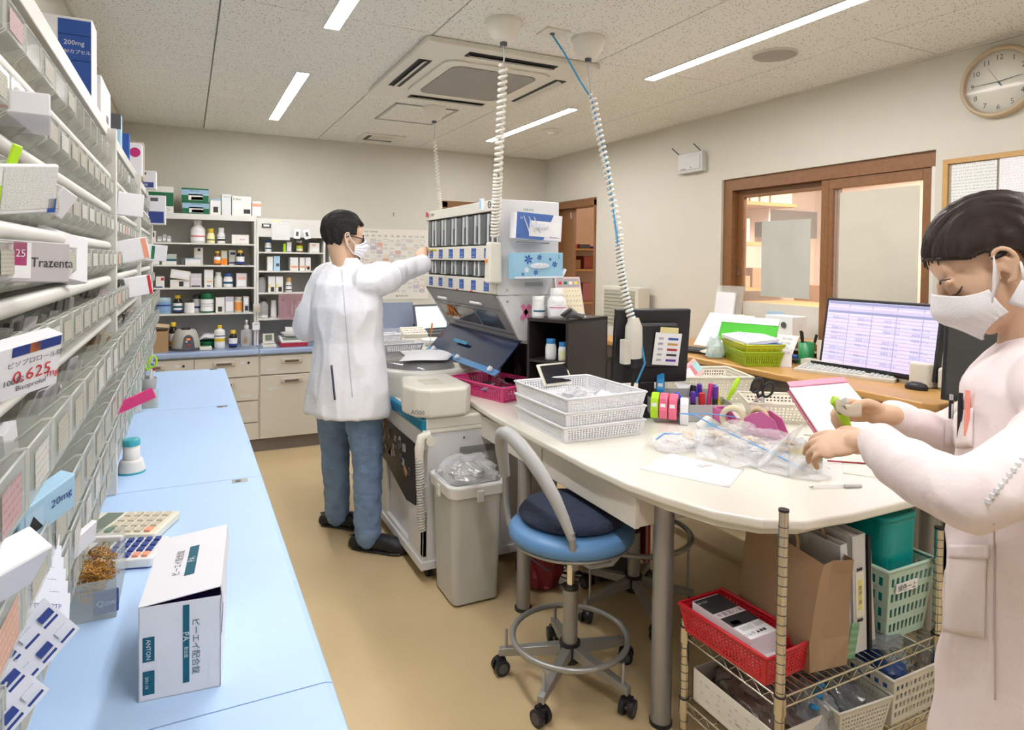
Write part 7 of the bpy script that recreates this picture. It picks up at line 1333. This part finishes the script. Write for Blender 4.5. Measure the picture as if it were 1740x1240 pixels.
for k in range(9):
    p=wp(1690+k*7,852-k*9,.9); ry=(p-V((0,0,1.5))).normalized(); h=bvw.ray_cast(V((0,0,1.5)),ry,3)
    if h[0]: b.box(h[0]-ry*.001,(.006,.006,.006),wbx)
b.obj('stitching',wo)
# hair
hairw=mat('hair_dark_brown',(.022,.010,.008),.38,bump=.5,bscale=30,var=.5,vscale=30)
def hair_w():
    m,n,l,p=nodes('hair_strands_brown'); tc=n.new('ShaderNodeTexCoord'); mp=n.new('ShaderNodeMapping'); mp.inputs['Scale'].default_value=(3,1.2,90); l.new(tc.outputs['UV'],mp.inputs[0]); no=n.new('ShaderNodeTexNoise'); no.inputs['Scale'].default_value=6; no.inputs['Detail'].default_value=5; 
    mp.inputs['Scale'].default_value=(60,2,1); l.new(mp.outputs[0],no.inputs['Vector']); mx=n.new('ShaderNodeMix'); mx.data_type='RGBA'; l.new(no.outputs['Fac'],mx.inputs[0]); mx.inputs[6].default_value=(.006,.003,.003,1); mx.inputs[7].default_value=(.040,.018,.013,1); l.new(mx.outputs[2],p.inputs['Base Color']); p.inputs['Specular IOR Level'].default_value=.35
    bp=n.new('ShaderNodeBump'); bp.inputs['Strength'].default_value=.6; bp.inputs['Distance'].default_value=.004; l.new(no.outputs['Fac'],bp.inputs['Height']); l.new(bp.outputs[0],p.inputs['Normal']); p.inputs['Roughness'].default_value=.33; return m
hw=hair_w()
def haircap(parent,Mh,m,sx,sy,sz,c,line,n=56,lift=0,seed=0,amp=.004,solid=.006):
    """hair shell: longitude u runs front to back over the crown, strips v across; line(x,y,z) True = bare"""
    vs=[];fs=[];uv=[]; N=n
    for j in range(N+1):
        th=PI*j/N   # from right ear side to left ear side about the y axis
        for i in range(N*2+1):
            ph=2*PI*i/(2*N)
            d=V((math.cos(th),math.sin(th)*math.cos(ph),math.sin(th)*math.sin(ph))); k=1+amp/.09*noise.noise(V((d.x*9,d.y*1.5,d.z*1.5+seed)))
            vs.append(V(c)+V((d.x*sx*k,d.y*sy*k,d.z*sz*k)))
    W2=2*N+1
    b=B(); keep=[];uvs=[]
    for j in range(N):
        for i in range(2*N):
            q=(j*W2+i,j*W2+i+1,(j+1)*W2+i+1,(j+1)*W2+i); cc=sum((vs[k] for k in q),V((0,0,0)))/4
            w9=.006*noise.noise(V((cc.x*60,cc.y*60,seed)))
            if line(cc.x,cc.y,cc.z+w9): continue
            keep.append(q); uvs.append(((j/N,i/N),(j/N,(i+1)/N),((j+1)/N,(i+1)/N),((j+1)/N,i/N)))
    b.T=Mh; b.add(vs,keep,m,True,uvs=uvs); return b.obj('hair',parent,solid=solid)
# bare where in front of the hairline or below it
haircap(wo,Mh,hw,.0835,.108,.098,(0,-.014,.040),lambda x,y,z:(y>.0 and z<.034+.62*max(0,y-.02)) or (y<=.0 and z<(.012 if y>-.040 else -.050)),amp=.006)
b=B(); b.T=Mh
for s_ in(-1,1): b.tube([(s_*.030,.086,.074),(s_*.055,.066,.062),(s_*.076,.030,.040),(s_*.083,-.004,.034)],[.003,.004,.005,.003],hw,8)
b.tube([(-.03,.086,.076),(0,.089,.080),(.03,.086,.076)],.003,hw,8); ell_=B(); b.obj('hairline_lock',wo)
b=B(); b.T=Mh; vs=[]; 
b.tube([(0,-.09,.03),(0,-.135,.01),(0,-.150,-.03),(0,-.12,-.055)],[.045,.050,.045,.02],hw,16); b.obj('hair_bun',wo)
b=B(); b.T=Mh; random.seed(12)
for k in range(70):
    x0=random.uniform(-.072,.072); ph0=random.uniform(.15,.5); pts=[]
    for q in range(9):
        ph=ph0+q/8*2.2; kx=(1-(x0/.0835)**2)**.5; pts.append((x0*(1-.25*q/8),-.014+(.108*kx+.004)*math.cos(ph),.040+(.098*kx+.004)*math.sin(ph)))
    b.tube(pts,random.uniform(.0008,.0018),hw,5)
b.obj('hair_strand',wo,kind='stuff')
# brows, lashes, mask
b=B(); b.T=Mh
for s_ in(-1,1):
    b.tube([(s_*.018,.0925,.020),(s_*.034,.0885,.026),(s_*.052,.0735,.021)],[.002,.0028,.0012],hairw,6,flat=.6)
b.obj('eyebrow',wo); b=B(); b.T=Mh
for s_ in(-1,1):
    b.tube([(s_*.026,.0885,-.007),(s_*.037,.0825,-.010),(s_*.048,.0735,-.007),(s_*.055,.065,-.001)],[.0008,.0016,.0016,.0008],hairw,6)
b.obj('eyelashes',wo)
mkm=mat('mask_cloth',(.86,.83,.84),.8,bump=.15,bscale=250,var=.02); mk=mask(wo,Mh,mkm,1)
for s_ in(-1,1):
    b=B(); b.T=Mh
    A=V((s_*.071,.036,-.030)); Bq=V((s_*.074,.012,-.085)); top=V((s_*.087,-.004,.020)); low=V((s_*.086,-.018,-.040)); mid=V((s_*.074,.020,-.062))
    def strip2(p,q,w0,w1,up_):
        u_=V(up_); n=6; vs=[]
        for i in range(n+1):
            c=p.lerp(q,i/n)+V((s_*.005*math.sin(PI*i/n),0,0)); w_=w0+(w1-w0)*i/n; vs+=[c+u_*w_,c-u_*w_]
        b.add(vs,[(2*i,2*i+1,2*i+3,2*i+2) for i in range(n)],mkm,True)
    strip2(A.lerp(mid,.3),top,.022,.0025,(0,.75,-.65)); strip2(Bq.lerp(mid,.25),low,.020,.004,(0,.6,.8)); strip2(low,V((s_*.088,-.030,-.010)),.004,.002,(0,1,0))
    b.obj('ear_strap',mk,solid=.0015)
# fringe wisps of the hair, pens in the chest pocket
cp=patch('chest_pocket',wo,bvw,wp(1606,700,1.15),wp(1660,690,1.15)-wp(1606,700,1.15),wp(1606,770,1.15)-wp(1606,700,1.15),6,6,colp,wi,.005,.002,ray=(wp(1640,730,1.3)-V((0,0,1.5))).normalized())
for i,(px,py,m_,l_) in enumerate(((1622,702,black,'black pen with silver clip in the chest pocket of the woman'),(1638,704,black,'second black pen in the chest pocket of the woman'),(1650,700,mat('pen_coral',(.95,.35,.28),.4),'coral capped pen in the chest pocket of the woman'))):
    h=bvw.ray_cast(V((0,0,1.5)),(wp(px,py,1.2)-V((0,0,1.5))).normalized(),3); p=(h[0] if h[0] else wp(px,py,1.2)); p=p-(wp(px,py,1.2)-V((0,0,1.5))).normalized()*.012
    t=thing('pen',l_,'pen',p); B().cyl((0,0,-.045),(0,0,.03),.0048,m_,n=10).obj('barrel',t); B().cyl((0,0,.03),(0,0,.042),.004,steel if i==0 else m_,n=10).obj('cap',t); B().box((-.004,-.005,.005),(.003,.002,.035),steel if i==0 else m_).obj('clip',t)
# held things
hr=thing('tape_roller','lime green tape roller held in the right hand of the woman','tape roller',Wc(1432,700,1.385),0,None,(R(20),R(55),R(-30)))
b=B(); b.tube([(-.028,0,0),(-.018,0,.006),(0,0,0.004),(.022,0,-.002),(.040,0,-.004)],[.012,.016,.015,.013,.009],lime,12,flat=.75); b.obj('case',hr); B().cyl((-.006,-.016,.006),(-.006,.016,.006),.010,dgrey,n=16).obj('wheel',hr); B().box((-.018,-.0,.020),(.012,.018,.012),white).obj('tip',hr)
ht=sheetgrid('clear_tape',None,lambda u,v:Wc(1425+u*45,700-u*-8+v*-22+6*math.sin(3*u),1.36+.01*v),8,3,mat('tape_film',(.70,.62,.50),.2,alpha=.6),.0006); tag(ht,'strip of clear tape between the hand and the lime roller','tape')
hb=sheetgrid('empty_bag',None,lambda u,v:Wc(1300+u*78-v*10,775-u*58+v*26*(1+.4*math.sin(4*u)),1.45+.015*math.sin(7*u+4*v)),12,6,zb,.0008); tag(hb,'empty clear bag strip pinched in the left hand of the woman','bag')
hb=sheetgrid('empty_bag',None,lambda u,v:Wc(1345+u*60,760+v*62-u*8+6*math.sin(5*v),1.44+.02*math.sin(5*u+4*v)),10,10,zb,.0008); tag(hb,'clear bag hanging under the left hand of the woman','bag')
# ring of tiny white beads on the finger
tag(B().tube([Wc(1372,741,1.33),Wc(1384,742,1.325)],.002,wbx,6).obj('hand_ring'),'thin pale ring on the left hand of the woman','ring')
# ---------- man in the white coat
Mr=Matrix.Translation((.755,3.43,0))@Matrix.Rotation(R(-63.3),4,'Z'); mi=Mr.inverted()
mn_=thing('person','man in white lab coat and jeans, seen from behind, reaching to the machine','person',(.755,3.43,0),R(-63.3))
Mm=mi@(Matrix.Translation((.728,3.425,1.605))@Matrix.Rotation(R(-80),4,'Z')@Matrix.Rotation(R(-6),4,'X'))
rwm=Wc(719,456,3.74); lwm=V((.83,3.86,1.08))
jean=mat('denim',(.20,.31,.50),.85,bump=.5,bscale=220,var=.35,vscale=14); coatw=mat('coat_white',(.93,.94,1.0),.75,bump=1.0,bscale=8,var=.015)
b=B(); headgeo(b,Mm,False,(0,-.005,1.43),.056)
loft(b,[(0,0,.86,.15,.11),(0,0,1.0,.14,.10),(0,0,1.2,.16,.10),(0,.0,1.38,.17,.085),(0,.0,1.44,.08,.06)],20)
limb(b,[(.15,.0,1.39),mi@V((.90,3.30,1.40)),mi@V((1.05,3.52,1.43)),mi@rwm],[.035,.030,.028,.025]); limb(b,[(-.17,.0,1.41),mi@V((.60,3.66,1.14)),mi@lwm],[.048,.040,.026])
sv=b.T; b.T=mi; d=Wc(712,424,3.84)-rwm; hand(b,rwm+d.normalized()*.02,d,V((-.7,-.5,.3)),-1,[.9,1.0,1.0,1.0,.5],1.05); hand(b,lwm,V((.5,.8,-.1)),V((0,0,1)),1,[.5,.6,.6,.6,.4],1.0); b.T=sv
lg=[(mi@V((.80,3.36,.86)),mi@V((.835,3.33,.48)),mi@V((.835,3.315,.09))),(mi@V((.70,3.53,.86)),mi@V((.725,3.60,.48)),mi@V((.755,3.67,.09)))]
for p in lg: limb(b,p,[.08,.055,.04])
remesh(b,'body',mn_,.0045,3,[skin])
b=B()
for q,p in enumerate(lg): limb(b,[p[0],p[0].lerp(p[1],.5),p[1],p[1].lerp(p[2],.55),p[2]+V((0,0,-.01))],[.105,.095,.078,.070,.066],20)
ell(b,(0,0,.88),(.165,.125,.12))
remesh(b,'jeans',mn_,.007,2,[jean],disp=lambda p,n_:.007*noise.noise(V((p.x*14,p.y*14,p.z*26)))+.004*noise.noise(V((p.x*30,p.y*30,p.z*60))))
for q,(heel,toe,nm) in enumerate((((.80,3.365),(.985,3.205),0),((.715,3.735),(.835,3.63),1))):
    h,t_=V((heel[0],heel[1],0)),V((toe[0],toe[1],0)); d=(t_-h).normalized(); L=.285 if q==0 else .27; h2=h-d*.02; s_=B(); s_.T=mi
    k=[(0,.036,.028),(.05,.040,.040),(.12,.043,.050),(.18,.046,.048),(.235,.046,.036),(.27,.034,.024)]
    limb(s_,[h2+d*a+V((0,0,r2*.9)) for a,w_,r2 in k],[w_ for a,w_,r2 in k],16)
    o=remesh(s_,'shoe',mn_,.006,3,[mat('clog_black',(.012,.012,.014),.45,bump=.3,bscale=120)]); 
    for v in o.data.vertices: v.co.z=max(.012,v.co.z)
    s_=B(); s_.T=mi; s_.tube([h2+d*a+V((0,0,.009)) for a,w_,r2 in k],[w_*1.06 for a,w_,r2 in k],black,16,flat=.2); s_.obj('sole',o)
    s_=B(); s_.T=mi; sd=V((d.y,-d.x,0)); s_.cyl(h2+d*.07+sd*.043+V((0,0,.055)),h2+d*.07+sd*.050+V((0,0,.055)),.007,steel,n=12); s_.tube([h2+d*.07+sd*.044+V((0,0,.055)),h2+d*.015+sd*.034+V((0,0,.062)),h2-d*.022+V((0,0,.062)),h2+d*.015-sd*.034+V((0,0,.062)),h2+d*.07-sd*.044+V((0,0,.055))],.008,black,8,flat=.6); s_.obj('heel_strap',o)
b=B(); loft(b,[(0,0,.70,.245,.195),(0,0,.715,.25,.20),(0,0,.9,.225,.175),(0,0,1.08,.205,.155),(0,-.01,1.25,.215,.150),(0,-.01,1.37,.205,.125),(0,-.005,1.43,.155,.095),(0,-.005,1.475,.078,.070)],36)
limb(b,[(.155,-.01,1.385),mi@V((.90,3.30,1.40)),mi@V((.97,3.40,1.405)),mi@V((1.05,3.52,1.43)),mi@(rwm+V((.0,.0,-.005)))],[.082,.080,.068,.062,.052],20)
limb(b,[(-.155,-.01,1.385),(-.20,-.01,1.32),mi@V((.585,3.66,1.13)),mi@V((.68,3.74,1.10)),mi@lwm],[.085,.085,.072,.064,.048],20)
cw_=remesh(b,'lab_coat',mn_,.008,3,[coatw],disp=coatdisp(9,.018,(6,6,2.2)))
bvm=BVHTree.FromPolygons([Mr@v.co for v in cw_.data.vertices],[tuple(p.vertices) for p in cw_.data.polygons])
collar(mn_,.064,.060,1.478,.042,mat('collar_white',(.82,.82,.90),.7),0,.022,.3)
ry=(Wc(590,560,3.4)-V((0,0,1.5))).normalized()
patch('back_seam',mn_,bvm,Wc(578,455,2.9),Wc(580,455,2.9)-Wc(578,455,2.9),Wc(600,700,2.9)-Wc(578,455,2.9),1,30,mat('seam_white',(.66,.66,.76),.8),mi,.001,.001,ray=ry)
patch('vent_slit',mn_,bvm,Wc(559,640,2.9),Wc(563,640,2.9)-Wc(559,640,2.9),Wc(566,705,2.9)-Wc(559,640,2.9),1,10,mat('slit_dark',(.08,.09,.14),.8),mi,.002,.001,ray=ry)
hairb=mat('hair_black',(.008,.006,.005),.7,bump=1,bscale=160,var=.6,vscale=90)
haircap(mn_,Mm,hairb,.083,.108,.100,(0,-.012,.042),lambda x,y,z:(y>.035 and z<.075) or (y>-.002 and y<=.035 and z<.022) or (y<=-.002 and y>-.035 and z<.018) or (y<=-.035 and z<-.055),amp=.010,seed=4,solid=.010)
b=B(); b.T=Mm; fg=black
for s_ in(-1,1):
    b.tube([(s_*.032+.024*math.cos(a),.106-.02*abs(s_*.032+.024*math.cos(a))/.05,.004+.016*math.sin(a)) for a in [i*PI/10 for i in range(20)]],.0028,fg,6,closed=True); b.tube([(s_*.057,.085,.008),(s_*.077,.04,.010),(s_*.084,-.005,.012),(s_*.082,-.02,.0)],.0028,fg,6)
b.tube([(-.01,.108,.008),(.01,.108,.008)],.0025,fg,6); b.obj('glasses',mn_)
mkw=mat('mask_white',(.84,.84,.88),.8,bump=.1,bscale=250); mk=mask(mn_,Mm,mkw,0)
b=B(); b.T=Mm
for s_ in(-1,1): b.tube([(s_*.072,.036,-.028),(s_*.082,.005,-.002),(s_*.087,-.012,.022),(s_*.088,-.028,.004),(s_*.083,-.014,-.032),(s_*.072,.03,-.075)],.003,mkw,6)
b.obj('ear_loop',mk)
b=B(); b.T=Mm
for s_ in(-1,1): b.tube([(s_*.016,.098,.024),(s_*.032,.094,.028),(s_*.050,.078,.024)],[.002,.003,.0015],hairb,6)
b.obj('eyebrow',mn_)
t=thing('cassette_tab','small yellow tab pinched in the raised hand of the man','tab',Wc(738,434,3.90)); B().cyl((-.035,-.01,0),(.015,.01,0),.005,yellow,n=10).obj('tab',t)
